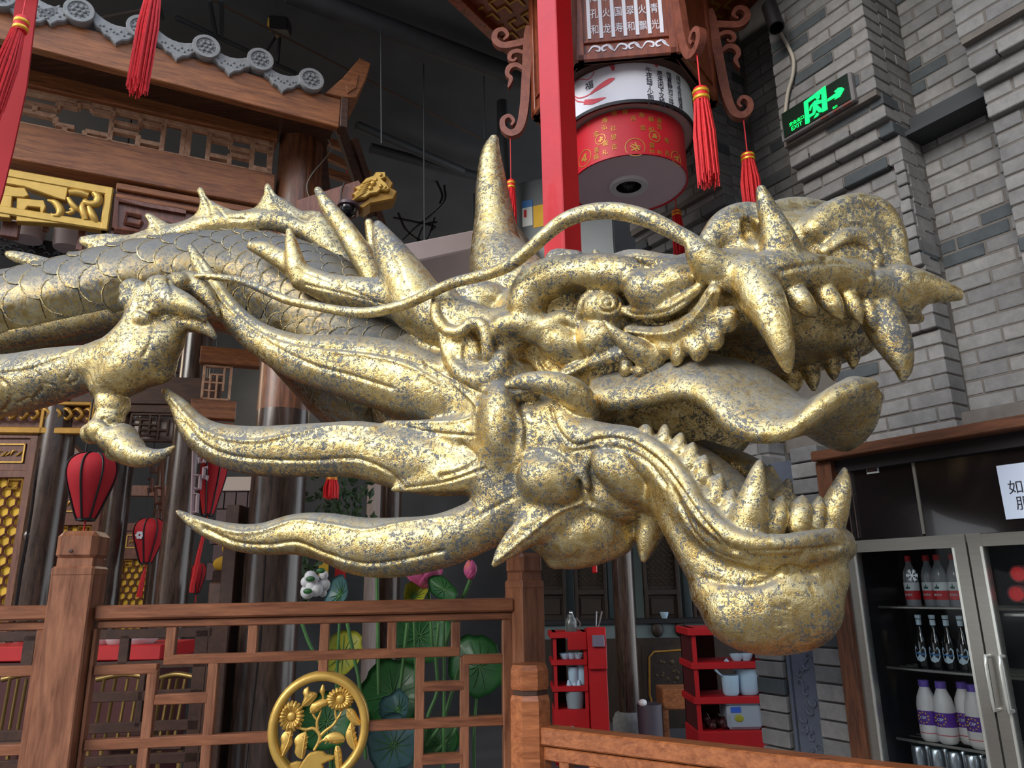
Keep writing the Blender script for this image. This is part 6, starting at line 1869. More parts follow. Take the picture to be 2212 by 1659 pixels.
# ================================================================== the tall lattice railing, its posts and medallion
PF = Plane(at(1120, 1300, 3.55), D2(9))
def fz(z): return z - PF.o[2]
FV = fz(0)
def c7(x, y): return (x / 3.687, 1240 + y / 3.687)
def c8(x, y): return (500 + x / 3.324, 1160 + y / 3.324)
fen = thing('lattice_railing', 'tall reddish wooden railing with rectangular lattice and gold medallion, right of the left post', 'railing', tuple(PF.P(-1.0, FV, 0)))
uA = PF.uv(196, 1450)[0] - 0.0; uB2 = PF.uv(1107, 1450)[0]
vH1, vH0 = PF.uv(650, 1300)[1], PF.uv(650, 1330)[1]
vF0 = PF.uv(650, 1348)[1]
part('hand_rail', MB().pbox(PF, uA, uB2 + .006, vH0, vH1, -0.045, 0.045, 0.008), M_RAIL, fen)
part('frame_top', MB().pbox(PF, uA + .01, uB2, vF0, vH0 - .002, -0.03, 0.022, 0.004), M_RAIL, fen)
uR0 = PF.uv(1085, 1450)[0]
part('frame_side', MB().pbox(PF, uR0, uB2, FV + .06, vF0, -0.03, 0.022, 0.004), M_RAILV, fen)
uL1 = PF.uv(207, 1350)[0]
part('frame_side', MB().pbox(PF, uA + .01, uL1, FV + .06, vF0, -0.03, 0.022, 0.004), M_RAILV, fen)
part('frame_bottom', MB().pbox(PF, uA + .01, uB2, FV + .06, FV + .11, -0.03, 0.022, 0.004), M_RAIL, fen)
bwF = 0.040
def fbar(p0, p1, ax, ext=True):
    a, b = PF.uv(*p0), PF.uv(*p1)
    if ax == 'h':
        v = (a[1] + b[1]) / 2
        part('lattice_bar', MB().pbox(PF, min(a[0], b[0]), max(a[0], b[0]), v - bwF / 2, v + bwF / 2, -0.026, 0.018, 0.003), M_RAIL, fen)
    else:
        u_ = (a[0] + b[0]) / 2
        part('lattice_bar', MB().pbox(PF, u_ - bwF / 2, u_ + bwF / 2, min(a[1], b[1]), max(a[1], b[1]), -0.025, 0.017, 0.003), M_RAILV, fen)
for p0, p1, ax in (((206, 1446), (341, 1446), 'h'), ((331, 1446), (317, 1597), 'v'), ((374, 1346), (366, 1424), 'v'), ((356, 1421), (993, 1411), 'h'), ((548, 1346), (545, 1414), 'v'),
                   ((703, 1344), (697, 1464), 'v'), ((847, 1343), (846, 1412), 'v'), ((984, 1343), (984, 1416), 'v'), ((466, 1420), (438, 1700), 'v'), ((336, 1511), (450, 1507), 'h'),
                   ((184, 1614), (590, 1587), 'h'), ((314, 1605), (300, 1720), 'v'), ((909, 1414), (902, 1720), 'v'), ((792, 1569), (1090, 1554), 'h'), ((1005, 1418), (1001, 1720), 'v'),
                   ((999, 1425), (1090, 1422), 'h'), ((912, 1483), (1002, 1480), 'h'), ((909, 1642), (1000, 1635), 'h')):
    fbar(p0, p1, ax)
# gold medallion
mc = PF.uv(690, 1570); MRAD = 0.222
med = part('medallion', MB().pbox(PF, mc[0] - .01, mc[0] + .01, mc[1] - MRAD - .5, mc[1] - MRAD, -0.02, 0.01), M_RAILV, fen)
mb = MB(); n_ = 48; vs = []
for k in range(n_):
    a = 2 * PI * k / n_
    for r_, w_ in ((MRAD, -0.03), (MRAD, 0.025), (MRAD - .008, 0.036), (MRAD - .022, 0.040), (MRAD - .034, 0.034), (MRAD - .038, 0.024), (MRAD - .038, -0.03)):
        vs.append(PF.P(mc[0] + r_ * .94 * math.cos(a), mc[1] + r_ * math.sin(a), w_))
fs = []
for k in range(n_):
    k2 = (k + 1) % n_
    for j in range(7):
        j2 = (j + 1) % 7
        fs.append((k * 7 + j, k * 7 + j2, k2 * 7 + j2, k2 * 7 + j))
part('gilt_ring', mb.add(vs, fs), M_GPAINT, med, smooth=50)
c10 = lambda x, y: PF.uv(560 + x / 7.577, 1440 + y / 7.577)
def leafm(pts, vein):
    P_ = [c10(*p) for p in pts]
    A = np.array(P_); ctr = A.mean(0)
    mb = MB()
    outer = catmull(np.vstack([A, A[:1]]), 3)[:-1]
    n = len(outer)
    vs = [PF.P(x, y, 0.0) for x, y in outer] + [PF.P(x, y, 0.018) for x, y in outer] + [PF.P(*(ctr + (np.array([x, y]) - ctr) * .6), 0.026) for x, y in outer] + [PF.P(*ctr, 0.028)]
    fs = [(j, (j + 1) % n, n + (j + 1) % n, n + j) for j in range(n)] + [(n + j, n + (j + 1) % n, 2 * n + (j + 1) % n, 2 * n + j) for j in range(n)] + [(2 * n + j, 2 * n + (j + 1) % n, 3 * n) for j in range(n)]
    area = 0.5 * np.sum(outer[:, 0] * np.roll(outer[:, 1], -1) - np.roll(outer[:, 0], -1) * outer[:, 1])
    if area < 0: fs = [f[::-1] for f in fs]
    mb.add(vs, fs)
    V_ = [c10(*p) for p in vein]
    mb.tube([PF.P(*q, .026) for q in V_], [.0025, .004, .003][:len(V_)] if len(V_) <= 3 else .003, 5)
    a_, b_ = np.array(V_[0]), np.array(V_[-1]); d_ = b_ - a_; nn = np.array([-d_[1], d_[0]])
    for f_ in (.25, .45, .65):
        for s_ in (1, -1):
            p = a_ + d_ * f_
            mb.tube([PF.P(*p, .026), PF.P(*(p + nn * s_ * .14 + d_ * -.10), .026)], [.0022, .0012], 4)
    part('leaf', mb, M_GPAINT, med, smooth=50)
leafm([(740, 360), (810, 320), (830, 400), (930, 420), (950, 480), (890, 560), (820, 630), (700, 640), (720, 560), (740, 480), (720, 420)], [(930, 430), (830, 530), (720, 630)])
leafm([(830, 690), (870, 600), (960, 550), (1060, 520), (1140, 560), (1110, 630), (1020, 670), (980, 720), (870, 760)], [(840, 740), (960, 640), (1120, 560)])
leafm([(1440, 680), (1500, 670), (1570, 720), (1620, 820), (1670, 900), (1640, 950), (1540, 940), (1480, 870), (1430, 800)], [(1430, 690), (1520, 820), (1650, 930)])
leafm([(1500, 900), (1560, 950), (1570, 1060), (1600, 1170), (1610, 1290), (1570, 1360), (1490, 1300), (1430, 1200), (1420, 1090), (1450, 1000)], [(1510, 920), (1530, 1140), (1580, 1350)])
leafm([(1040, 1190), (1110, 1110), (1220, 1065), (1330, 1080), (1400, 1150), (1390, 1220), (1280, 1250), (1180, 1240), (1100, 1210)], [(1030, 1195), (1220, 1180), (1400, 1160)])
leafm([(1260, 1280), (1320, 1300), (1350, 1390), (1360, 1500), (1350, 1659), (1290, 1700), (1250, 1600), (1240, 1480), (1230, 1380)], [(1280, 1290), (1300, 1450), (1310, 1680)])
leafm([(540, 1010), (560, 1090), (540, 1160), (550, 1240), (500, 1330), (430, 1440), (390, 1460), (345, 1350), (370, 1250), (360, 1150), (420, 1060)], [(540, 1020), (490, 1220), (390, 1440)])
leafm([(770, 1050), (795, 1150), (780, 1290), (760, 1400), (720, 1495), (640, 1470), (590, 1390), (600, 1290), (580, 1200), (640, 1110)], [(775, 1060), (740, 1260), (710, 1480)])
mb = MB()
def mt_(pts, rad): mb.tube([PF.P(*c10(*p), .012) for p in pts], rad, 7, smooth=4)
mt_([(900, 1360), (960, 1260), (1000, 1140), (960, 1050), (880, 1000), (780, 1020), (680, 1000), (590, 970)], [.006, .007, .008, .0075, .007, .0065, .006, .004])
mt_([(1000, 1130), (1090, 1040), (1200, 960), (1270, 860), (1250, 780), (1250, 680)], [.007, .007, .006, .006, .005, .004])
mt_([(1265, 870), (1320, 790), (1370, 690)], [.006, .005, .004])
mt_([(960, 1030), (950, 900), (990, 790), (1020, 700)], [.006, .006, .005, .004])
mt_([(945, 860), (900, 800), (870, 750)], [.005, .005, .003])
mt_([(980, 1230), (1050, 1195)], [.008, .006])
mt_([(680, 1000), (660, 930), (650, 880)], [.005, .004, .003])
mt_([(1050, 560), (1050, 470), (1040, 390), (1050, 290)], [.004, .005, .012, .005])
part('stem', mb, M_GPAINT, med, smooth=60)
for cx_, cy_, rx_, ry_, tl in ((535, 800, 175, 205, 25), (1330, 520, 190, 155, 10)):
    c = np.array(c10(cx_, cy_)); rr = rx_ / 7.577 * 3.55 / 1600; ry2 = ry_ / 7.577 * 3.55 / 1600
    mb = MB()
    for k in range(20):
        a = 2 * PI * k / 20
        d = np.array([rr * math.cos(a), ry2 * math.sin(a)])
        mb.tube([PF.P(*(c + d * .40), .020), PF.P(*(c + d * .70), .030), PF.P(*(c + d * .98), .016)], [.004, .0085, .006], 6)
    mb.add(*[x for x in (lambda m_: (m_.v, m_.f))(MB().prism(PF, [tuple(c + np.array([rr * .85 * math.cos(2 * PI * k / 20), ry2 * .85 * math.sin(2 * PI * k / 20)])) for k in range(20)], 0.0, 0.018))])
    part('flower', mb, M_GPAINT, med, smooth=60)
    mb = MB().sphere(PF.P(*c, .022), rr * .36, 14, 8, (1, .5, 1))
    part('flower_centre', mb, M_GPAINT, med, smooth=60)
mb = MB().prism(PF, [c10(*p) for p in ((770, 1460), (830, 1400), (950, 1370), (1050, 1380), (1110, 1430), (1230, 1450), (1220, 1500), (1120, 1540), (1040, 1580), (1060, 1640), (1000, 1800), (640, 1800), (650, 1640))], 0.0, 0.024, .006)
part('flower_pot', mb, M_GPAINT, med)
part('rock', MB().prism(PF, [c10(*p) for p in ((480, 1659), (520, 1570), (620, 1540), (700, 1550), (640, 1700), (500, 1800))], 0.0, 0.022, .006), M_GPAINT, med)

# left end of the railing
fl = thing('lattice_railing', 'end of the reddish wooden lattice railing left of the tall post', 'railing', tuple(PF.P(-2.5, FV, 0)))
uLr = PF.uv(118, 1320)[0]; uLl = -3.2
part('hand_rail', MB().pbox(PF, uLl, uLr, vH0 + .005, vH1 + .005, -0.045, 0.045, 0.008), M_RAIL, fl)
part('frame_top', MB().pbox(PF, uLl, uLr - .01, vF0, vH0 - .002, -0.03, 0.022, 0.004), M_RAIL, fl)
uS = PF.uv(104, 1400)[0]
part('frame_side', MB().pbox(PF, uS - .045, uS + .0, FV + .06, vF0, -0.03, 0.022, 0.004), M_RAILV, fl)
for y_ in (1449, 1618):
    v = PF.uv(50, y_)[1]
    part('lattice_bar', MB().pbox(PF, uLl, uS - .03, v - bwF / 2, v + bwF / 2, -0.026, 0.018, 0.003), M_RAIL, fl)

def post(name, label, u_, ztop, half, groove, ang=0.0, cham=False, mat=None, wc=0.0, base=0.0):
    c = PF.P(u_, 0, wc); c[2] = 0
    t = thing(name, label, 'post', (c[0], c[1], base))
    ca, sa = math.cos(ang), math.sin(ang)
    X = PF.u * ca + PF.w * sa; Yv = np.cross((0, 0, 1), X)
    def sq(h_, k=1.0):
        return h_ * k
    def seg(nm, z0, z1, h_, ch):
        part(nm, MB().obox(c + np.array([0, 0, (z0 + z1) / 2]), X * h_, Yv * h_, (0, 0, (z1 - z0) / 2), ch), mat or M_RAILV, t)
    seg('shaft', base, groove - .018, half, .006)
    seg('neck', groove - .022, groove + .022, half * .86, .002)
    seg('collar', groove - .055, groove - .012, half * 1.03, .012)
    seg('cap', groove + .012, ztop, half, half * .28)
    return t
zt_ = PF.P(0, PF.uv(170, 1149)[1])[2]; zg_ = PF.P(0, PF.uv(170, 1218)[1])[2]
lp = post('railing_post', 'tall square wooden post with a chamfered cap in front of the red lanterns', PF.uv(162, 1320)[0], zt_, 0.082, zg_, wc=0.0)
part('peg', MB().lathe([(0.008, 0), (0.008, .004), (0.0005, .005)], 12, PF.P(PF.uv(170, 1192)[0], PF.uv(170, 1192)[1], .082), PF.w), M_RAILD, lp)
zt2 = PF.P(0, PF.uv(1120, 1195)[1])[2]; zg2 = PF.P(0, PF.uv(1120, 1247)[1])[2]
post('railing_post', 'tall grooved wooden post under the dragon throat, at the right end of the railing', PF.uv(1128, 1330)[0] + .012, zt2, 0.066, zg2, ang=math.radians(-28), mat=M_RAILV)

# low railing that comes towards the camera on the right
LZ = 0.98
def atz(px, py, z):
    d = ray(px, py); t = (z - CAM[2]) / d[2]
    return CAM + d * t
P0 = atz(1155, 1566, LZ); P1 = atz(1900, 1650, LZ)
# octagonal short post
oc = P0 + (P0 - P1) / np.linalg.norm(P0 - P1) * 0.02
t = thing('octagonal_post', 'short eight-sided orange-brown post where the low railing begins', 'post', (oc[0], oc[1], 0))
ztp = at(1152, 1437, oc[1] - .06)[2]; zgr = at(1152, 1496, oc[1] - .06)[2]
R8 = 0.082
part('shaft', MB().lathe([(R8, 0), (R8, zgr - .03), (R8 * .92, zgr - .012)], 8, (oc[0], oc[1], 0), ang=PI / 8), M_RAILO, t)
part('neck', MB().lathe([(R8 * .84, zgr - .014), (R8 * .84, zgr + .012)], 8, (oc[0], oc[1], 0), ang=PI / 8), M_RAILD, t)
part('cap', MB().lathe([(R8 * .92, zgr + .008), (R8 * .96, zgr + .02), (R8 * .96, ztp - .02), (R8 * .85, ztp)], 8, (oc[0], oc[1], 0), ang=PI / 8), M_RAILO, t)
d_ = (P1 - P0); Lr = np.linalg.norm(d_); d_ /= Lr
PLR = Plane((P0[0], P0[1], 0), d_)
if PLR.w[1] > 0:
    PLR = Plane((P0[0], P0[1], 0), d_); 
sgn = 1.0
lo = thing('low_railing', 'low orange-brown wooden railing with plain balusters at the bottom right', 'railing', (P0[0], P0[1], 0))
LE = Lr + 0.9
part('hand_rail', MB().pbox(PLR, 0.0, LE, LZ - .062, LZ, -0.05, 0.035, .006), M_RAILO, lo)
part('under_rail', MB().pbox(PLR, 0.02, LE, LZ - .115, LZ - .068, -0.03, 0.02, .004), M_RAILO, lo)
part('end_stile', MB().pbox(PLR, 0.012, 0.055, 0.1, LZ - .068, -0.03, 0.02, .004), M_RAILO, lo)
for k in range(14):
    uq = 0.115 + k * 0.128
    part('baluster', MB().pbox(PLR, uq, uq + .042, 0.12, LZ - .113, -0.026, 0.016, .003), M_RAILO, lo)
part('bottom_rail', MB().pbox(PLR, 0.02, LE, 0.08, 0.13, -0.03, 0.02, .004), M_RAILO, lo)

# second, darker railing further back
PK = Plane(at(300, 1380, 4.3), D2(9))
dk = thing('dark_railing', 'dark brown lattice railing in shade behind the tall railing', 'railing', tuple(PK.P(0, -PK.o[2], 0)))
def kb(p0, p1, ax, wd=.05):
    a, b = PK.uv(*p0), PK.uv(*p1)
    if ax == 'h':
        v = (a[1] + b[1]) / 2; part('dark_bar', MB().pbox(PK, a[0], b[0], v - wd / 2, v + wd / 2, -.02, .02, .003), M_RAILD, dk)
    else:
        u_ = (a[0] + b[0]) / 2; part('dark_bar', MB().pbox(PK, u_ - wd / 2, u_ + wd / 2, b[1], a[1], -.02, .02, .003), M_RAILD, dk)
kb((-60, 1372), (460, 1370), 'h', .05); kb((-60, 1440), (460, 1438), 'h', .04); kb((195, 1504), (440, 1500), 'h', .05); kb((195, 1572), (430, 1566), 'h', .05); kb((-60, 1590), (100, 1588), 'h', .05); kb((-60, 1650), (440, 1640), 'h', .05)
kb((68, 1372), (60, 1440), 'v', .06); kb((272, 1372), (266, 1440), 'v', .05); kb((438, 1360), (410, 1700), 'v', .07); kb((310, 1440), (300, 1570), 'v', .03); kb((470, 1340), (450, 1700), 'v', .10)

# ================================================================== lotus in a tank behind the railing
M_LEAF = simple('lotus_leaf', lin(40, 96, 46), .45, vary=.25, vscale=9, coat=.1)
M_LEAFB = simple('lotus_leaf_blue', lin(72, 108, 112), .4, vary=.2, vscale=9)
M_LEAFY = simple('lotus_leaf_yellow', lin(150, 150, 40), .5, vary=.3, vscale=10)
M_STEM = simple('lotus_stem', lin(74, 122, 66), .5, vary=.15)
M_PINK = simple('lotus_petal_pink', lin(214, 98, 152), .55, vary=.12, vscale=20)
M_PINKT = simple('lotus_petal_tip', lin(226, 116, 110), .55, vary=.15, vscale=20)
def lotus_leaf(name_label, px, py, Y, rpx, tilt, yaw, mat, fold=0.0, stem_to=None, ry=1.0):
    c = at(px, py, Y); r = rpx * mpp(px, py, Y)
    n = np.array([math.sin(yaw) * math.sin(tilt), -math.cos(yaw) * math.sin(tilt), math.cos(tilt)])
    X = np.cross(n, (0, 1, 0.01)); X /= np.linalg.norm(X); Yv = np.cross(n, X)
    base_pt = np.array([c[0], c[1] + .05, 0.22]) if stem_to is None else at(*stem_to)
    t = thing('lotus_leaf', name_label, 'leaf', tuple(base_pt), 'lotus leaves behind the railing')
    mb = MB(); NU = 32; NR = 6; vs = [c - n * 0.0]
    for i in range(1, NR + 1):
        f = i / NR
        for j in range(NU):
            a = 2 * PI * j / NU
            rr = r * f * (1 + .05 * f * math.sin(a * 5 + px) + .03 * f * math.sin(a * 11))
            x, y = rr * math.cos(a), rr * math.sin(a) * ry
            hgt = r * (.16 * f * f + .05 * f * f * math.sin(a * 4 + py)) + fold * abs(x) * f * 1.2 + .008 * r * math.cos(a * 14) * f
            vs.append(c + X * x * (1 - .35 * min(fold, 1)) + Yv * y + n * hgt)
    fs = [(0, 1 + (j + 1) % NU, 1 + j)[::-1] for j in range(NU)]
    for i in range(NR - 1):
        for j in range(NU):
            a = 1 + i * NU + j; b = 1 + i * NU + (j + 1) % NU
            fs.append((a, b, b + NU, a + NU)[::1])
    K = len(vs)
    vs2 = [v - n * .004 for v in vs]
    fs2 = [tuple(i + K for i in f[::-1]) for f in fs]
    rim = [(1 + (NR - 1) * NU + j, 1 + (NR - 1) * NU + (j + 1) % NU) for j in range(NU)]
    fs3 = [(b, a, a + K, b + K) for a, b in rim]
    part('blade', mb.add(vs + vs2, fs + fs2 + fs3), mat, t, smooth=80)
    mb = MB()
    for j in range(12):
        a = 2 * PI * j / 12
        pts = []
        for f in (.05, .4, .8):
            x, y = r * f * math.cos(a), r * f * math.sin(a) * ry
            pts.append(c + X * x * (1 - .35 * min(fold, 1)) + Yv * y + n * (r * .16 * f * f + fold * abs(x) * f * 1.2 + .003))
        mb.tube(pts, [.003, .0022, .001], 4)
    part('veins', mb, M_STEM, t, smooth=60)
    mid = (c + base_pt) / 2 + np.array([.03 * math.sin(px), 0, 0.05])
    part('stalk', MB().tube([base_pt, mid, c - n * .003], [.009, .008, .006], 8, smooth=5), M_STEM, t, smooth=60)
    return t
lotus_leaf('big dark green lotus leaf upright behind the middle of the lattice', 848, 1500, 4.0, 72, 1.25, .1, M_LEAF, .1)
lotus_leaf('dark green lotus leaf at the right end of the lattice, behind the corner bars', 1035, 1440, 4.05, 62, 1.2, -.5, M_LEAF, .15, ry=1.25)
lotus_leaf('broad green lotus leaf behind the upper lattice, just under the hand rail', 905, 1375, 4.15, 66, 1.15, .3, M_LEAF, .1)
lotus_leaf('bluish lotus leaf low in front, just right of the gold medallion', 850, 1610, 3.72, 62, 1.0, .1, M_LEAFB, .25)
lotus_leaf('small bluish folded lotus leaf above the low bluish one', 860, 1535, 3.85, 40, 1.0, -.3, M_LEAFB, .5)
lotus_leaf('grey-blue folded lotus leaf rising above the hand rail beside the white rock', 735, 1284, 3.9, 44, 1.35, -.6, M_LEAFB, .25, ry=.7)
lotus_leaf('yellow-green lotus leaf curling above the hand rail under the pink flower', 893, 1288, 3.85, 30, 1.05, .4, M_LEAFY, .6)
lotus_leaf('green lotus leaf standing in front of the open pink flower', 958, 1272, 3.75, 24, 1.35, -.35, M_LEAF, .3, ry=1.7)
lotus_leaf('yellow-green lotus leaf behind the top of the gold medallion', 740, 1415, 4.2, 42, 1.1, .2, M_LEAFY, .2, ry=1.3)
lotus_leaf('green lotus leaf at the bottom of the lattice between two upright bars', 955, 1605, 3.95, 45, 1.0, -.2, M_LEAF, .2)
lotus_leaf('dark lotus leaf showing through the openwork of the gold medallion', 705, 1560, 3.9, 60, 1.2, .1, M_LEAF, .1)
def stemline(label, pts, r_=.009):
    P_ = [at(*p) for p in pts]
    solo('lotus_stalk', MB().tube(P_, r_, 8, smooth=6), M_STEM, label, 'plant', 'lotus stems behind the railing', smooth=60)  # bare lotus stems, each an object of its own
stemline('slanting lotus stem left of the gold medallion top', [(652, 1346, 3.95), (668, 1390, 3.95), (690, 1430, 3.95)])
stemline('long lotus stem slanting down past the right rim of the gold medallion', [(750, 1346, 3.85), (765, 1420, 3.85), (778, 1490, 3.83), (790, 1640, 3.8)])
stemline('upright lotus stem in the middle of the lattice', [(814, 1240, 3.9), (816, 1346, 3.9), (817, 1420, 3.9), (818, 1500, 3.9)])
stemline('lotus stem leaning slightly, right of the middle upright one', [(880, 1346, 3.9), (870, 1440, 3.9), (860, 1515, 3.88)])
stemline('lotus stem crossing behind the right upright bars, lower end leftwards', [(948, 1346, 3.86), (942, 1420, 3.84), (945, 1490, 3.82), (925, 1545, 3.8), (915, 1600, 3.8)])
stemline('lotus stem sweeping left from the corner bars down to the floor of the tank', [(990, 1446, 3.84), (975, 1500, 3.82), (955, 1560, 3.8), (920, 1610, 3.8)])
stemline('thin lotus stem low at the right end of the lattice', [(1000, 1540, 3.84), (975, 1590, 3.82), (940, 1625, 3.8)])
# flowers
def lotus_flower(label, px, py, Y, hpx, open_, stem_pts):
    c = at(px, py, Y); m_ = mpp(px, py, Y); h_ = hpx * m_
    st = [at(*p) for p in stem_pts]
    t = thing('lotus_flower', label, 'flower', tuple(st[-1]))
    part('stalk', MB().tube(st, .010, 8, smooth=6), M_STEM, t, smooth=60)
    lr = random.Random(int(px))
    for ring, (n_, op, sc_) in enumerate(((5, open_, 1.0), (4, open_ * .6, .95), (3, open_ * .3, .9))):
        for k in range(n_):
            a = 2 * PI * (k + ring * .5) / n_ + .4
            mb = MB(); rows = []
            for i in range(7):
                f = i / 6
                wd = h_ * .42 * math.sin(PI * (.12 + .88 * f) ** .8) ** .8 * (1 if f < 1 else .1)
                rad = h_ * (.06 + (.46 + .45 * op) * math.sin(min(f * 2.0, 1.5)) - .40 * f * f * (1 - op))
                z_ = h_ * f * sc_ * (1 - .3 * op)
                row = []
                for j in range(5):
                    q = (j / 4 - .5) * 2
                    aa = a + q * wd / max(rad, h_ * .1)
                    row.append(c + np.array([rad * math.cos(aa), rad * math.sin(aa), z_ - .1 * q * q * wd]))
                rows.append(row)
            vs = [p for r in rows for p in r]
            fs = [(i * 5 + j, (i + 1) * 5 + j, (i + 1) * 5 + j + 1, i * 5 + j + 1)[::-1] for i in range(6) for j in range(4)]
            o = part('petal', mb.add(vs, fs), M_PINKT if ring == 0 and open_ < .2 and k % 2 else M_PINK, t, smooth=80)
            md = o.modifiers.new('solid', 'SOLIDIFY'); md.thickness = .002
lotus_flower('closed pink lotus bud on a green stem above the hand rail', 1016, 1252, 3.75, 42, 0.0, [(1016, 1252, 3.75), (1005, 1280, 3.76), (990, 1310, 3.78), (960, 1400, 3.82)])
lotus_flower('open magenta lotus flower half hidden behind a green leaf', 915, 1270, 3.86, 62, 0.55, [(925, 1275, 3.88), (930, 1330, 3.88), (935, 1420, 3.88)])
tk = at(850, 1659, 3.95)
solo('lotus_tank', MB().box(tk[0] - .85, tk[0] + .55, 3.74, 4.3, 0, 0.22, .02), M_GREYMET, 'dark tank that the lotus grows from, behind the lattice railing', 'tank')
rk = at(675, 1290, 3.95)
t = thing('white_rock', 'white and dark scholar rock just above the hand rail beside the lotus', 'rock', tuple(rk))
mb = MB(); lr = random.Random(2)
for k in range(12):
    mb.sphere(rk + np.array([lr.uniform(-.04, .05), lr.uniform(-.03, .03), .02 + k * .008]), lr.uniform(.02, .045), 8, 6)
part('rock_body', mb, M_WHITE, t, smooth=50, kind='stuff')
mb = MB()
for dx_, dz_ in ((.0, .09), (.05, .13), (-.01, .03)):
    mb.sphere(rk + np.array([dx_, -.06, dz_]), .02, 8, 6, (1.2, .4, .7))
part('moss', mb, M_LEAF, t, smooth=60, kind='stuff')
# ================================================================== interior seen behind: columns, carved doors, lanterns
def vcol(name, label, px, py, Y, dia_px, ztop, mat=M_COL, taper=.97, base=None):
    c = at(px, py, Y); r = dia_px / 2 * mpp(px, py, Y)
    t = thing(name, label, 'column', (c[0], c[1], 0))
    part('shaft', MB().lathe([(r * 1.03, 0), (r, 1.5), (r * taper, ztop)], 24, (c[0], c[1], 0)), mat, t, smooth=60)
    if base:
        part('stone_base', MB().lathe([(r * 1.5, 0), (r * 1.6, .05), (r * 1.6, .16), (r * 1.35, .22), (r * 1.05, .24)], 24, (c[0], c[1], 0)), M_TILED, t, smooth=40, label='grey stone base')
    return c, r, t
c, r, t = vcol('round_column', 'dark round wooden column with a long crack, beside the left carved door', 93, 1150, 5.6, 76, 3.0)
part('crack', MB().tube([(c[0] - r * .25 + .006 * math.sin(k * 1.7), c[1] - r * 1.0, 1.0 + k * .22) for k in range(8)], [.003, .007, .01, .012, .009, .008, .005, .002], 4), M_BLACK, t)
part('knot', MB().sphere((c[0] - r * .3, c[1] - r * .96, 1.9), .03, 10, 6, (1, .3, 1.2)), M_COL, t, smooth=60)
vcol('round_column', 'dark round wooden column right behind the tall post with the chamfered cap', 246, 1150, 6.3, 50, 3.2)
vcol('round_column', 'dark glossy round column left of the red lantern partly hidden by a mane tip', 388, 1120, 6.0, 66, 3.6)
vcol('round_column', 'slim brown column beside the small red lantern with a snowflake', 330, 1240, 8.4, 26, 3.0)
vcol('round_column', 'dark round column on a grey stone base behind the low railing', 1353, 1400, 8.2, 46, 3.4, base=True)
vcol('round_column', 'pale weathered column behind the lotus leaves', 802, 1240, 8.5, 30, 3.4, mat=simple('weathered_wood', lin(168, 152, 146), .7, vary=.15, stretch=(6, 6, .6)))
vcol('round_column', 'dark brown column right of the pale weathered column', 842, 1240, 8.8, 44, 3.4)

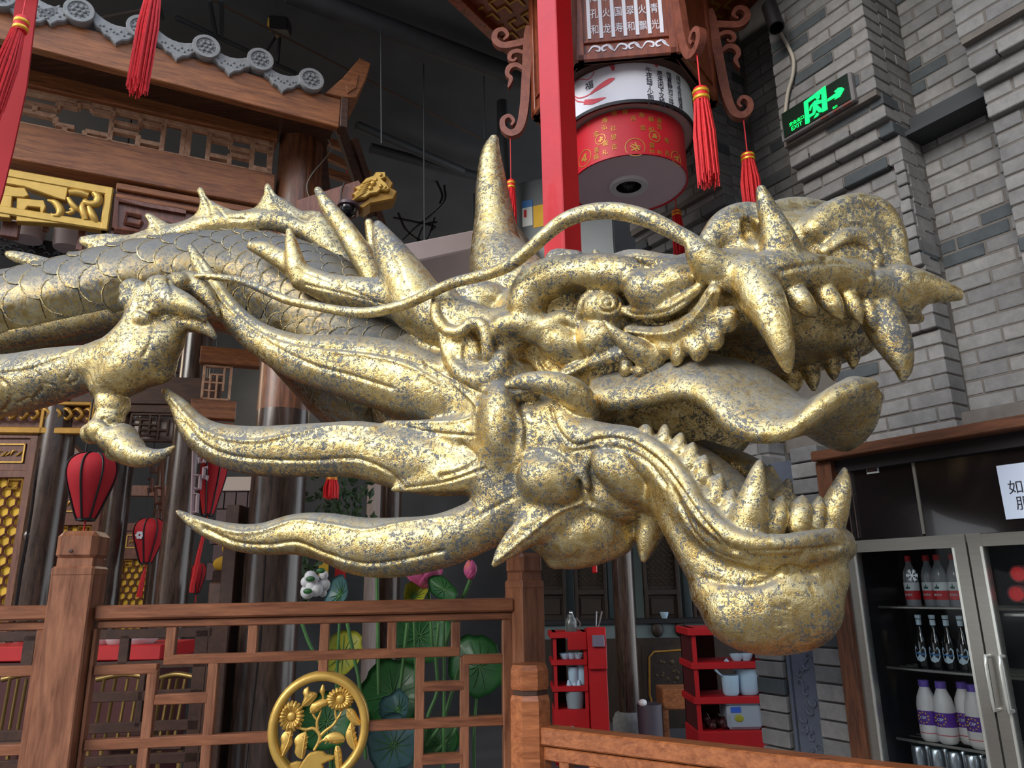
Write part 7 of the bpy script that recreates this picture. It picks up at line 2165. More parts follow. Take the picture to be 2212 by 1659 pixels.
# carved gilded doors on the left
def carved_door(name, label, corners, Y, deg, seed, gold=True, mat=None, goldmat=None, panels=True):
    """corners: left px, right px at mid height, top py, bottom py"""
    x0, x1, y0, y1 = corners
    pl = Plane(at((x0 + x1) / 2, (y0 + y1) / 2, Y), D2(deg))
    ua, va = pl.uv(x0, (y0 + y1) / 2); ub, _ = pl.uv(x1, (y0 + y1) / 2)
    v1 = pl.uv((x0 + x1) / 2, y0)[1]; v0 = -pl.o[2]
    t = thing(name, label, 'door', tuple(pl.P((ua + ub) / 2, v0, 0)))
    mt = mat or M_PANEL; gm = goldmat or M_GPAINT
    w = ub - ua; fr_ = w * .13
    part('stile', MB().pbox(pl, ua, ua + fr_, v0, v1, -.03, .03, .004), mt, t)
    part('stile', MB().pbox(pl, ub - fr_, ub, v0, v1, -.03, .03, .004), mt, t)
    part('top_rail', MB().pbox(pl, ua, ub, v1 - .09, v1, -.03, .028, .004), mt, t)
    ph = w * .34
    vp1 = v1 - .13; vp0 = vp1 - ph
    part('name_panel', MB().pbox(pl, ua + fr_, ub - fr_, vp0 - .06, vp1 + .06, -.03, .01), mt, t)
    mb = MB()
    for (a, b, c_, d_) in ((ua + fr_ * 1.5, ub - fr_ * 1.5, vp1 - .015, vp1), (ua + fr_ * 1.5, ub - fr_ * 1.5, vp0, vp0 + .015), (ua + fr_ * 1.5, ua + fr_ * 1.5 + .015, vp0, vp1), (ub - fr_ * 1.5 - .015, ub - fr_ * 1.5, vp0, vp1)):
        mb.pbox(pl, a, b, c_, d_, .01, .022, .002)
    part('gilt_moulding', mb, gm, t, kind='stuff')
    mb = MB(); lr = random.Random(seed)
    for k in range(6):
        cx_ = ua + fr_ * 2 + (w - fr_ * 4) * (k + .5) / 6; cz = (vp0 + vp1) / 2
        mb.tube([pl.P(cx_ - .02, cz - .02, .013), pl.P(cx_, cz + .02 * math.sin(k * 2), .018), pl.P(cx_ + .025, cz + .015, .013)], [.004, .009, .004], 5, smooth=2)
    part('gilt_spray', mb, gm, t, smooth=60)
    lv1 = vp0 - .12; lv0 = max(lv1 - w * 2.6, v0 + .1)
    part('lattice_rail', MB().pbox(pl, ua, ub, lv1, lv1 + .06, -.03, .028, .004), mt, t)
    part('lattice_rail', MB().pbox(pl, ua, ub, lv0 - .08, lv0, -.03, .028, .004), mt, t)
    part('backing', MB().pbox(pl, ua + fr_, ub - fr_, v0, lv1, -.035, -.025), goldmat and M_BLACK or M_YELLOW, t)
    # lattice: lozenge net and key corners
    mb = MB(); L0, L1 = ua + fr_ * 1.1, ub - fr_ * 1.1
    cell = (L1 - L0) / 4
    rows = int((lv1 - lv0) / (cell * .9))
    for i in range(rows):
        for j in range(5):
            cx_ = L0 + (j + (.5 if i % 2 else 0)) * cell; cz = lv1 - (i + .5) * cell * .9
            if cx_ > L1: continue
            pts = [pl.P(min(max(cx_ + cell * .52 * math.cos(PI / 6 + k * PI / 3), L0), L1), cz + cell * .56 * math.sin(PI / 6 + k * PI / 3), -.008) for k in range(7)]
            mb.tube(pts, w * .016, 4)
    part('lattice_net', mb, mt, t, kind='stuff')
    mb = MB()
    for sx_, ux in ((1, L0), (-1, L1)):
        for sy_, vz in ((-1, lv1 - .01), (1, lv0 + .02)):
            s_ = w * .16
            pts = [(ux + sx_ * .01, vz), (ux + sx_ * s_ * 1.6, vz), (ux + sx_ * s_ * 1.6, vz + sy_ * s_), (ux + sx_ * s_ * .6, vz + sy_ * s_), (ux + sx_ * s_ * .6, vz + sy_ * s_ * .5), (ux + sx_ * s_ * 1.1, vz + sy_ * s_ * .5)]
            mb.tube([pl.P(*p, .004) for p in pts], w * .022, 4)
            mb.tube([pl.P(ux + sx_ * .01, vz, .004), pl.P(ux + sx_ * .01, vz + sy_ * s_ * 2, .004)], w * .022, 4)
    part('key_corners', mb, gm, t, kind='stuff')
    part('lower_panel', MB().pbox(pl, ua + fr_, ub - fr_, v0, lv0 - .06, -.02, .008, .004), mt, t)
    return pl
carved_door('carved_door', 'brown door with gilded lattice at the far left edge, left of the cracked column', (-75, 62, 925, 1290), 6.0, 6, 1)
carved_door('carved_door', 'brown carved door with gilded key corners behind the nearest red lantern', (98, 212, 1040, 1290), 6.9, 6, 2)
carved_door('carved_door', 'narrow door with a glowing yellow lattice between two dark columns', (250, 340, 1130, 1300), 8.6, 6, 3)
# gold frieze over the doors
pl = Plane(at(100, 915, 5.5), D2(8))
t = thing('gilded_door_frieze', 'old gold openwork frieze between the dragon leg and the left doors', 'carving', tuple(pl.at(100, 940)))
ua, ub = pl.uv(-60, 915)[0], pl.uv(204, 915)[0]; v1, v0 = pl.uv(100, 868)[1], pl.uv(100, 938)[1]
part('gilt_rail', MB().pbox(pl, ua, ub, v0, v0 + .05, -.03, .03, .006), M_GPAINTD, t)
part('gilt_rail', MB().pbox(pl, ua, ub, v1 - .03, v1, -.03, .03, .006), M_GPAINTD, t)
part('gilt_end', MB().pbox(pl, ub - .04, ub, v0, v1, -.03, .03, .006), M_GPAINTD, t)
um_ = pl.uv(93, 915)[0]
part('gilt_divider', MB().pbox(pl, um_ - .015, um_ + .015, v0, v1 - .06, -.03, .03, .006), M_GPAINTD, t)
part('back_board', MB().pbox(pl, ua, ub, v0, v1, -.06, -.04), M_PANEL, t)
for k in range(11):
    cx_ = ua + (ub - ua) * (k + .5) / 11; cz = (v0 + v1) / 2 + .02
    part('scroll', MB().tube([pl.P(cx_ - .05, cz + .04, .0), pl.P(cx_ - .01, cz + .05, .015), pl.P(cx_ + .03, cz + .01, .015), pl.P(cx_ + .0, cz - .03, .01), pl.P(cx_ - .03, cz - .01, .005)], [.006, .016, .018, .014, .006], 6, smooth=3), M_GPAINTD, t, smooth=60)
part('lintel', MB().pbox(pl, ua, ub + .9, v1, v1 + .22, -.06, -.01, .004), M_BEAMD, t)
# red balloon lanterns
def balloon(label, px, py0, py1, rpx, Y, tassel_to=None, flower=False, dim=False, nm='red_balloon_lantern'):
    c = at(px, py1, Y); m_ = mpp(px, (py0 + py1) / 2, Y); top = at(px, py0, Y)
    H = top[2] - c[2]; R_ = rpx * m_
    t = thing(nm, label, 'lantern', tuple(c), 'red balloon lanterns')
    prof = [(R_ * .36, 0), (R_ * .50, H * .12), (R_ * .70, H * .32), (R_ * .90, H * .52), (R_ * 1.0, H * .70), (R_ * .93, H * .85), (R_ * .68, H * .95), (R_ * .34, H)]
    A = catmull([(a, b, 0) for a, b in prof], 4)
    part('cloth', MB().lathe([(a, b) for a, b, _ in A], 28, c), M_CLOTH, t, smooth=80)
    for k in range(8):
        a = 2 * PI * k / 8 - PI / 2 + .12
        part('black_rib', MB().tube([c + np.array([(x + .003) * math.cos(a), (x + .003) * math.sin(a), z_]) for x, z_, _ in A], R_ * .045, 5), M_BLACK, t, smooth=60)
    part('end_ring', MB().lathe([(R_ * .30, -.012), (R_ * .37, -.012), (R_ * .37, .006), (R_ * .30, .006)], 20, c, cap=False), M_BLACK, t, smooth=30)
    part('hanging_cord', MB().tube([top, np.array([top[0], top[1], 5.42])], .005, 5), M_BLACK, t)
    part('bottom_cord', MB().tube([c + np.array([0, 0, .02]), c - np.array([0, 0, .09])], .006, 5), M_TASSEL, t)
    if tassel_to:
        e = at(tassel_to[0], tassel_to[1], Y)
        part('ribbon_tail', MB().tube([c - np.array([0, 0, .05]), (c + e) / 2, e], [.010, .020, .024], 6), M_TASSEL, t, smooth=60)
    if flower:
        fp = Plane(c + np.array([-R_ * .12, -R_ * .985, H * .60]), (1, 0.1, 0))
        mb = MB()
        for k in range(6):
            a = k * PI / 3; mb.prism(fp, [(.02 * math.cos(a) + .013 * math.cos(b), .02 * math.sin(a) + .013 * math.sin(b)) for b in np.linspace(0, 2 * PI, 8, endpoint=False)], -.004, .004)
        part('snowflake_mark', mb, M_WHITE, t, label='white snowflake mark')
    return t
balloon('nearest red balloon lantern with black ribs, above the tall left post', 185, 980, 1121, 51, 4.4)
balloon('small red balloon lantern with a white snowflake mark', 315, 1120, 1216, 33, 6.2, tassel_to=(300, 1290), flower=True)
balloon('dark red balloon lantern half hidden behind a mane tip', 448, 960, 1112, 34, 6.4, tassel_to=(412, 1280))
balloon('tiny bright red balloon lantern low behind the glossy column', 424, 1216, 1281, 16, 7.4)
# lattice boards and hooks between the columns
def openwork(name, label, rect, Y, deg, seed, mat, cols=4, rows=4):
    x0, x1, y0, y1 = rect
    pl = Plane(at((x0 + x1) / 2, (y0 + y1) / 2, Y), D2(deg))
    ua = pl.uv(x0, (y0 + y1) / 2)[0]; ub = pl.uv(x1, (y0 + y1) / 2)[0]; v1 = pl.uv((x0 + x1) / 2, y0)[1]; v0 = pl.uv((x0 + x1) / 2, y1)[1]
    t = thing(name, label, 'lattice', tuple(pl.P((ua + ub) / 2, v0, 0)))
    b = min(ub - ua, v1 - v0) * .085; lr = random.Random(seed)
    for r_ in ((ua, ub, v0, v0 + b), (ua, ub, v1 - b, v1), (ua, ua + b, v0, v1), (ub - b, ub, v0, v1)):
        part('frame_bar', MB().pbox(pl, *r_, -.02, .02, .003), mat, t)
    us = np.linspace(ua + b / 2, ub - b / 2, cols + 1); vz = np.linspace(v0 + b / 2, v1 - b / 2, rows + 1)
    for i in range(1, cols):
        j0 = lr.choice([0, 1]); j1 = rows - lr.choice([0, 1])
        part('lattice_bar', MB().pbox(pl, us[i] - b * .4, us[i] + b * .4, vz[j0], vz[j1], -.018, .018, .003), mat, t)
    for j in range(1, rows):
        i0 = lr.choice([0, 0, 1, 2]); i1 = min(cols, i0 + lr.choice([2, 3]))
        part('lattice_bar', MB().pbox(pl, us[i0], us[i1], vz[j] - b * .4, vz[j] + b * .4, -.017, .017, .003), mat, t)
    return pl, t, (ua, ub, v0, v1)
pl, t, (ua, ub, v0, v1) = openwork('window_lattice', 'orange-brown lattice panel with small rectangles above the upper mane tips', (436, 500, 790, 866), 5.6, 20, 4, M_PALEWOOD)
part('beam_above', MB().pbox(pl, ua - .03, ub + .2, v1 + .005, v1 + .14, -.05, .05, .005), M_BEAM, t)
part('beam_below', MB().pbox(pl, ua - .06, ub + .05, v0 - .15, v0 - .005, -.05, .05, .005), M_BEAM, t)
part('beam_below', MB().pbox(pl, ua - .0, ub + .05, v0 - .27, v0 - .18, -.05, .04, .005), M_BEAM, t)
openwork('dark_lattice', 'dark brown lattice board behind the paw, left of the glossy column', (318, 396, 800, 858), 6.6, 14, 5, M_BEAMD)
pl, t, (ua, ub, v0, v1) = openwork('pierced_board', 'dark brown board with white slots shining through, above the lowest claw', (280, 386, 893, 955), 6.2, 10, 6, M_BEAMD, 5, 5)
mb = MB()
M_LIGHTGAP = simple('white_wall_behind', lin(226, 212, 204), .8)
part('pale_backing', MB().pbox(pl, ua + .02, ub - .02, v0 + .02, v1 - .02, -.08, -.07), M_LIGHTGAP, t, label='pale board behind the slots')
part('board_above', MB().pbox(pl, ua - .1, ub, v1, v1 + .20, -.04, .03, .004), M_BEAMD, t)
part('board_side', MB().pbox(pl, ub - .0, ub + .04, v0 - .1, v1 + .2, -.04, .03, .004), M_BEAMD, t)
# hooked key-pattern brackets either side of the glossy column
def hooks(name, label, px, y0, y1, Y, mat, flip=1):
    pl = Plane(at(px, (y0 + y1) / 2, Y), D2(10))
    k = mpp(px, (y0 + y1) / 2, Y)
    t = thing(name, label, 'bracket', tuple(pl.at(px, y1)))
    def q(x, y): return pl.uv(px + flip * x, y0 + (y1 - y0) * y)
    segs = [[(-8, 0), (-12, 1.0)], [(-8, .05), (16, .05), (14, .22), (4, .22), (4, .14)], [(-10, .42), (6, .42), (4, .62), (-8, .62)], [(22, .30), (14, .30), (12, .46), (20, .48), (20, .42)], [(-12, .70), (0, .70), (-2, .98), (-13, .98)]]
    for s_ in segs:
        part('key_bar', MB().tube([pl.P(*q(*p), 0) for p in s_], 4.2 * k, 4), mat, t)
hooks('hooked_bracket', 'pale hooked key-pattern bracket hanging right of the glossy column', 427, 968, 1110, 5.7, simple('pale_purple_wood', lin(150, 128, 132), .5))
hooks('hooked_bracket', 'brown hooked key-pattern bracket hanging left of the glossy column', 342, 985, 1150, 6.3, M_PANEL, -1)
solo('brace_board', MB().beam(at(120, 935, 6.7), at(235, 1060, 6.7), .10, .10), M_PANEL, 'slanted brown brace behind the nearest red lantern', 'brace')
solo('cross_beam', MB().beam(at(215, 1060, 7.4), at(375, 1062, 7.4), .12, .10), M_PANEL, 'short brown cross beam between the dark columns', 'beam')
# pale shop fittings and tiled kitchen wall glimpsed between the columns
t = thing('pale_cornice_box', 'cream coloured box with brown tiles under it, seen between the lower mane tips', 'box', tuple(at(520, 1130, 8.6)))
p_ = Plane(at(500, 1050, 8.6), D2(4))
a, b = p_.uv(462, 1030), p_.uv(560, 1060)
part('box_front', MB().pbox(p_, a[0], b[0], b[1], a[1], -.3, 0, .01), M_LIGHTGAP, t)
M_TILEB = simple('brown_tile', lin(104, 84, 88), .4, vary=.1)
for r_ in range(5):
    for cc in range(4):
        u0 = a[0] + (b[0] - a[0]) * cc / 4 + .006 + (r_ % 2) * .05; v_ = b[1] - .01 - r_ * .20
        part('tile', MB().pbox(p_, u0, u0 + (b[0] - a[0]) / 4 - .012, v_ - .19, v_, -.3, -.02, .004), M_TILEB, t)
M_GREEN = simple('green_foliage', lin(46, 70, 40), .6, vary=.4, vscale=12)
def foliage(label, cx, cy, Y, sx_, sy_, n, seed):
    lr = random.Random(seed); mb = MB()
    for k in range(n):
        p = at(cx + lr.gauss(0, sx_), cy + lr.gauss(0, sy_), Y + lr.uniform(-.2, .2))
        a = lr.uniform(0, 6.3); b = lr.uniform(-1, 1); s_ = lr.uniform(.03, .07)
        d = np.array([math.cos(a), .5 * math.sin(b), math.sin(a)]) * s_; e = np.array([-math.sin(a), .6, math.cos(a)]) * s_ * .45
        mb.add([p - d, p + e, p + d, p - e, p + np.array([0, -.012, 0])], [(0, 1, 4), (1, 2, 4), (2, 3, 4), (3, 0, 4), (3, 2, 1, 0)])
    solo('hanging_foliage', mb, M_GREEN, label, 'foliage', kind='stuff')
foliage('dark green artificial vine behind the small red tassel', 745, 1070, 7.2, 36, 34, 150, 1)
foliage('green and yellow hanging vine just right of the thick column', 655, 1235, 7.0, 16, 30, 80, 2)
tp = at(717, 1030, 6.2)
tassel('interior_tassel', 'red tassel hanging behind the two lower mane locks', tp, tp[2] - at(717, 1077, 6.2)[2], .055, cord=5.42 - tp[2], taper=1.1)
for (x0, x1, y0, y1, mt, lb) in ((633, 642, 1195, 1260, M_RED, 'red paper strip right of the thick column'), (638, 648, 1215, 1270, M_YELLOW, 'yellow paper strip beside the red strip'), (690, 708, 1205, 1245, M_YELLOW, 'broad yellow paper strip left of the grey-blue lotus leaf'), (725, 745, 1215, 1270, M_RED, 'red lantern strip behind the grey-blue lotus leaf')):
    p_ = Plane(at((x0 + x1) / 2, (y0 + y1) / 2, 7.4), D2(0)); a = p_.uv(x0, y0); b = p_.uv(x1, y1)
    solo('paper_strip', MB().pbox(p_, a[0], b[0], b[1], a[1], -.01, .01), mt, lb, 'strip', 'coloured strips in the room behind')
gd = at(485, 1232, 7.2)
t = thing('golden_ornament', 'round golden ornament beside the thick column, above the dark cabinet', 'ornament', tuple(gd))
part('pedestal', MB().box(gd[0] - .08, gd[0] + .1, gd[1] - .08, gd[1] + .1, 0, gd[2], .01), M_RAILD, t)
part('lobe', MB().sphere(gd + np.array([0, 0, .06]), .09, 14, 9, (1.3, .7, .8)), M_YELLOW, t, smooth=60)
part('lobe', MB().sphere(gd + np.array([.04, 0, .20]), .075, 14, 9, (1.1, .7, .9)), M_YELLOW, t, smooth=60)
cb_ = at(475, 1290, 5.6)
solo('dark_cabinet', MB().box(cb_[0] - .09, cb_[0] + .12, cb_[1], cb_[1] + .3, 0, at(475, 1258, 5.6)[2], .01), M_RAILD, 'dark cabinet top just above the hand rail, left of the thick column', 'cabinet')
# red counters, dishes and brass rails behind the left of the railing
M_REDSHADE = simple('shaded_red_board', lin(66, 10, 16), .6)  # shade of the room put into a darker board red
def counter(label, x0, x1, ytop, Y, mat=M_REDDARK):
    a = at(x0, ytop, Y); b = at(x1, ytop, Y)
    t = thing('red_counter', label, 'counter', ((a[0] + b[0]) / 2, Y, 0))
    part('counter_body', MB().box(a[0], b[0], Y, Y + .5, 0, a[2] - .09, .01), M_REDSHADE, t)
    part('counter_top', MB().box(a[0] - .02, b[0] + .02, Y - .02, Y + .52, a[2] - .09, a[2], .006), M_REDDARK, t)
    return a, b
a, b = counter('red counter behind the left end of the railing', -60, 90, 1398, 5.0)
a, b = counter('red counter holding white dishes behind the railing, right of the left post', 200, 345, 1395, 5.0)
for k, px_ in enumerate((225, 262, 300)):
    c = at(px_, 1395, 5.15); 
    t = thing('white_platter', '%s white platter on the red counter behind the railing' % ('left', 'middle', 'right')[k] if False else '%s white platter on the red counter behind the railing' % ('leftmost', 'middle', 'rightmost')[k], 'plate', tuple(c), 'platters on the red counter')
    part('dish', MB().lathe([(.05, 0), (.09, .015), (.12, .05), (.115, .052), (.085, .02), (.0005, .012)], 20, c, cap=False), M_WHITE, t, smooth=60)
M_BRASS = simple('brass', lin(150, 122, 70), .3, .7)
for k, (xs, lb) in enumerate((((8, 26, 44, 62), 'brass spindle chair behind the railing, left of the tall post'), ((212, 236, 262, 286), 'brass spindle chair behind the railing, just right of the tall post'), ((338, 354, 370, 386), 'brass spindle chair behind the railing, left of the thick column'))):
    pa, pb_ = at(xs[0] + 14, 1468, 4.75), at(xs[-1] + 14, 1462, 4.75)
    t = thing('spindle_chair', lb, 'chair', ((pa[0] + pb_[0]) / 2, 4.9, 0), 'brass chairs behind the railing')
    part('top_rail', MB().tube([pa - np.array([.05, 0, 0]), (pa + pb_) / 2 + np.array([0, .02, .02]), pb_ + np.array([.05, 0, 0])], .016, 8, smooth=4), M_BRASS, t, smooth=60)
    for x_ in xs:
        q0, q1 = at(x_ + 14, 1466, 4.75), at(x_ - 10, 1600, 4.80)
        part('spindle', MB().tube([q0, q1], .011, 6), M_BRASS, t, smooth=60)
    sx0, sx1 = pa[0] - .10, pb_[0] + .02; zs_ = at(xs[0], 1600, 4.8)[2]
    part('seat', MB().box(sx0, sx1, 4.76, 5.1 if k != 2 else 5.0, zs_ - .05, zs_, .012), M_RAILD, t)
    for lx_ in (sx0 + .03, sx1 - .03):
        for ly_ in (4.80, 4.95):
            part('leg', MB().tube([(lx_, ly_, zs_ - .04), (lx_, ly_, 0)], .014, 6), M_BRASS, t)

# carved screen wall at the back right
def screen(label, x0, x1, y0, y1, Y, seed):
    p_ = Plane(at((x0 + x1) / 2, (y0 + y1) / 2, Y), D2(0))
    ua = p_.uv(x0, 1300)[0]; ub = p_.uv(x1, 1300)[0]; v1 = p_.uv((x0 + x1) / 2, y0)[1]; v0 = p_.uv((x0 + x1) / 2, y1)[1]
    t = thing('carved_screen', label, 'screen', tuple(p_.P((ua + ub) / 2, v0, 0)), None)
    w = ub - ua; f = w * .10
    part('stile', MB().pbox(p_, ua, ua + f, v0, v1, -.03, .03, .004), M_DARKWOOD, t)
    part('stile', MB().pbox(p_, ub - f, ub, v0, v1, -.03, .03, .004), M_DARKWOOD, t)
    vm = v0 + (v1 - v0) * .22
    for a_, b_ in ((v0, v0 + .05), (vm, vm + .06), (v1 - .05, v1)):
        part('rail', MB().pbox(p_, ua, ub, a_, b_, -.03, .028, .004), M_DARKWOOD, t)
    part('panel', MB().pbox(p_, ua, ub, v0, v1, -.05, -.02), M_DARKWOOD, t)
    part('raised_panel', MB().pbox(p_, ua + f * 1.8, ub - f * 1.8, v0 + .09, vm - .04, -.02, .0, .008), M_DARKWOOD, t)
    mb = MB()
    n_ = 5; cw = (w - 2.4 * f) / n_
    rows = int((v1 - vm - .2) / cw)
    for i in range(rows):
        for j in range(n_):
            c_ = (ua + 1.2 * f + (j + .5) * cw, vm + .1 + (i + .5) * cw)
            mb.tube([p_.P(c_[0] + cw * .42 * math.cos(q), c_[1] + cw * .42 * math.sin(q), -.012) for q in np.linspace(0, 2 * PI, 9)], cw * .06, 4)
    part('pierced_net', mb, M_GPAINTD if False else wood_net, t, kind='stuff')
    return t
wood_net = simple('screen_gilding', lin(70, 58, 38), .5, .3)
for k, (x0, x1) in enumerate(((1158, 1222), (1242, 1312), (1392, 1470), (1496, 1560))):
    screen('dark carved screen leaf of the back wall, %s' % ('first, right of the tall post', 'second, left of the dark column', 'third, right of the dark column', 'fourth, mostly behind the dragon chin')[k], x0, x1, 1080, 1345, 9.2, k)
M_GREYGREEN = simple('grey_green_plaster', lin(96, 110, 112), .8, vary=.1)
for k, x_ in enumerate((1232, 1322, 1381, 1484)):
    p_ = at(x_, 1300, 9.5); m_ = mpp(x_, 1300, 9.5)
    solo('wall_strip', MB().box(p_[0] - 8 * m_, p_[0] + 8 * m_, 9.45, 9.6, 0, 3.2, .005), M_GREYGREEN, '%s grey-green wall strip between the carved screens' % words[k] , 'strip', 'wall strips between the screens')
p_ = at(1300, 1370, 9.0)
t = thing('stone_ledge', 'pale ledge with a dark top running below the carved screens', 'ledge', (p_[0], 9.1, 0))
za, zb_ = at(1400, 1343, 9.0)[2], at(1400, 1378, 9.0)[2]
xa, xb = at(1100, 1350, 9.0)[0], at(1600, 1350, 9.0)[0]
part('ledge_top', MB().box(xa, xb, 8.95, 9.3, za - .02, za + .03, .004), M_BLACK, t)
part('ledge_face', MB().box(xa, xb, 9.0, 9.3, zb_, za - .02), M_GREYGREEN, t)
part('lower_board', MB().box(xa, xb, 9.0, 9.3, 0, zb_), M_DARKWOOD, t)
for k, x_ in enumerate((1128, 1420, 1470)):
    q_ = at(x_, 1360, 8.97)
    part('corbel', MB().sphere((q_[0], 8.98, (za + zb_) / 2), .07, 10, 7, (1, .5, 1.2)), M_DARKWOOD, t, smooth=60)
pd = Plane(at(1450, 1470, 8.6), D2(0))
t = thing('painted_screen_board', 'dark lacquer board with a gilt outline behind the bin', 'screen', tuple(pd.at(1450, 1560)))
a, b = pd.uv(1385, 1395), pd.uv(1500, 1560)
part('board', MB().pbox(pd, a[0], b[0], b[1] - .2, a[1], -.04, 0, .005), M_DARKWOOD, t)
band(MB(), pd, [(0, 0), (1, 1)], [.1, .1], 0, .01)
mb = MB(); r_ = [pd.uv(*q) for q in ((1440, 1555), (1415, 1545), (1403, 1500), (1402, 1420), (1412, 1408), (1500, 1402))]
mb.tube([pd.P(*q, .004) for q in r_], .012, 5)
part('gilt_outline', mb, M_GPAINTD, t)
mb = MB(); lr = random.Random(4)
for k in range(22):
    q = pd.uv(lr.uniform(1415, 1490), lr.uniform(1425, 1480)); mb.sphere(pd.P(*q, .002), lr.uniform(.012, .03), 7, 5, (1, .3, 1))
part('gilt_flowers', mb, wood_net, t, smooth=60, kind='stuff')

# red condiment stands with dishes
def stand(label, x0, x1, ytop, ybot, shelves, Y, side_px, drawer_h):
    """open fronted red stand, side panel on the right"""
    a = at(x0, ytop, Y); b = at(x1, ytop, Y); zt_ = a[2]
    t = thing('red_stand', label, 'stand', ((a[0] + b[0]) / 2, Y, 0))
    dpt = .38
    for xa_, xb_ in ((a[0], a[0] + .03), (b[0] - .03, b[0])):
        sb_ = part('side_board', MB().box(xa_, xb_, Y + .01, Y + dpt, 0, zt_), M_REDSHADE, t, label='red side board with its shade painted in')  # shade inside the stand is in the board colour
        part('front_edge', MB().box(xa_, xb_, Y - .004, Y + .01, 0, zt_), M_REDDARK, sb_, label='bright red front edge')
    part('back_board', MB().box(a[0], a[0] + (b[0] - a[0]) * .45, Y + dpt - .02, Y + dpt, 0, zt_), M_REDSHADE, t)
    part('top_board', MB().box(a[0] - .03, b[0] + .02, Y - .03, Y + dpt, zt_ - .05, zt_, .004), M_REDDARK, t)
    zs = []
    for ys in shelves:
        z_ = at((x0 + x1) / 2, ys, Y)[2]; zs.append(z_)
        part('shelf', MB().box(a[0] - .02, b[0], Y - .02, Y + dpt, z_ - .045, z_, .004), M_REDDARK, t)
    zd = at((x0 + x1) / 2, drawer_h, Y)[2]
    dr = part('drawer', MB().box(a[0] - .01, b[0], Y - .03, Y + dpt, 0.02, zd, .006), M_REDDARK, t)
    part('knob', MB().sphere(((a[0] + b[0]) / 2, Y - .04, zd - .14), .018, 10, 7), M_CHROME, dr, smooth=60)
    return t, a, b, zt_, zs, zd
Y1 = 7.0
t1, a, b, zt1, zs, zd = stand('red wooden condiment stand left of the dark column', 1194, 1266, 1366, 1570, (1425, 1482), Y1, 0, 1532)
part('notch_board', MB().box(b[0] - .17, b[0], Y1 - .035, Y1 - .01, zt1 - .15, zt1 - .0, .004), M_REDDARK, t1)
def bowl(label, group, px, z_, Y, r_, h_, nm='white_bowl', cat='bowl'):
    c = np.array([at(px, 1450, Y)[0], Y, z_ + .002])
    t = thing(nm, label, cat, tuple(c), group)
    part('bowl_wall', MB().lathe([(r_ * .55, 0), (r_ * .85, h_ * .45), (r_, h_), (r_ * .93, h_), (r_ * .78, h_ * .45), (r_ * .0 + .0005, h_ * .12)], 18, c, cap=False), M_PORC, t, smooth=60)
    part('foot', MB().lathe([(r_ * .5, 0), (r_ * .58, .0), (r_ * .58, .006)], 18, c, cap=True), M_PORC, t)
    return t
for k, x_ in enumerate((1222, 1236, 1250)):
    bowl('%s pale bowl on the upper shelf of the left red stand' % ('leftmost', 'middle', 'rightmost')[k], 'bowls on the left red stand', x_, zs[0], Y1 + .08, .055, .045)
def jug(label, group, px, z_, Y, r_, h_, handle=True, nm='pale_pot'):
    c = np.array([at(px, 1480, Y)[0], Y, z_ + .002])
    t = thing(nm, label, 'pot', tuple(c), group)
    part('pot_wall', MB().lathe([(r_ * .72, 0), (r_ * .9, h_ * .12), (r_, h_), (r_ * .92, h_), (r_ * .84, h_ * .2), (.0005, h_ * .1)], 20, c, cap=False), M_PORC, t, smooth=50)
    part('pot_base', MB().lathe([(r_ * .72, 0), (.0005, 0)], 20, c, cap=False), M_PORC, t)
    if handle:
        part('handle', MB().tube([c + np.array([-r_ * .9, -.02, h_ * .95]), c + np.array([-r_ * 1.5, -.05, h_ * 1.15]), c + np.array([-r_ * 1.9, -.06, h_ * 1.35])], [r_ * .12, r_ * .13, r_ * .18], 8, smooth=3), M_PORC, t, smooth=60)
    return t
jug('left pale blue pot on the middle shelf of the left red stand', 'pots on the left red stand', 1240, zs[1], Y1 + .08, .052, .15, False)
jug('right pale blue pot on the middle shelf of the left red stand', 'pots on the left red stand', 1257, zs[1], Y1 + .10, .06, .18, False)
c = np.array([at(1244, 1530, Y1)[0], Y1 + .06, zd + .002])
t = thing('spoon_tub', 'clear tub with pale upright spoons on the drawer of the left red stand', 'tub', tuple(c))
part('tub_wall', MB().lathe([(.07, 0), (.085, .14), (.08, .14), (.066, .005)], 16, c, cap=False), simple('cloudy_plastic', lin(170, 186, 196), .3, trans=.4), t, smooth=60)
for k, dx_ in enumerate((-.04, .0, .03)):
    part('spoon', MB().tube([c + np.array([dx_, 0, .01]), c + np.array([dx_ * 1.2, -.01, .16]), c + np.array([dx_ * 1.3, -.01, .23])], [.018, .026, .012], 8, smooth=3), M_PORC, t, smooth=60)
# box stand with its grey paper holder
x0, x1 = at(1270, 1370, 6.9)[0], at(1308, 1370, 6.9)[0]
t = thing('red_pillar_box', 'tall red box with a grey paper holder, right half of the left red stand', 'box', ((x0 + x1) / 2, 6.9, 0))
ztb = at(1290, 1362, 6.9)[2]
part('box_body', MB().box(x0, x1, 6.9, 7.3, 0, ztb, .006), M_REDDARK, t)
part('upper_box', MB().box(x0 - .01, x1, 6.86, 6.9, at(1290, 1445, 6.9)[2], ztb + .03, .006), M_REDDARK, t)
part('paper_holder', MB().box(x0 + .03, x1 - .02, 6.83, 6.86, at(1290, 1396, 6.9)[2], at(1290, 1371, 6.9)[2], .004), simple('lilac_grey', lin(128, 120, 138), .4, .3), t)
for dx_ in (-.02, .03):
    part('chopstick', MB().tube([((x0 + x1) / 2 + dx_ * .3, 6.95, ztb - .02), ((x0 + x1) / 2 + dx_ + .03, 6.95, ztb + .16)], .008, 6), M_CHROME, t)
cj = np.array([at(1236, 1366, Y1)[0], Y1 + .12, zt1])
t = thing('glass_jug', 'glass jug with a bright lid on top of the left red stand', 'jug', tuple(cj))
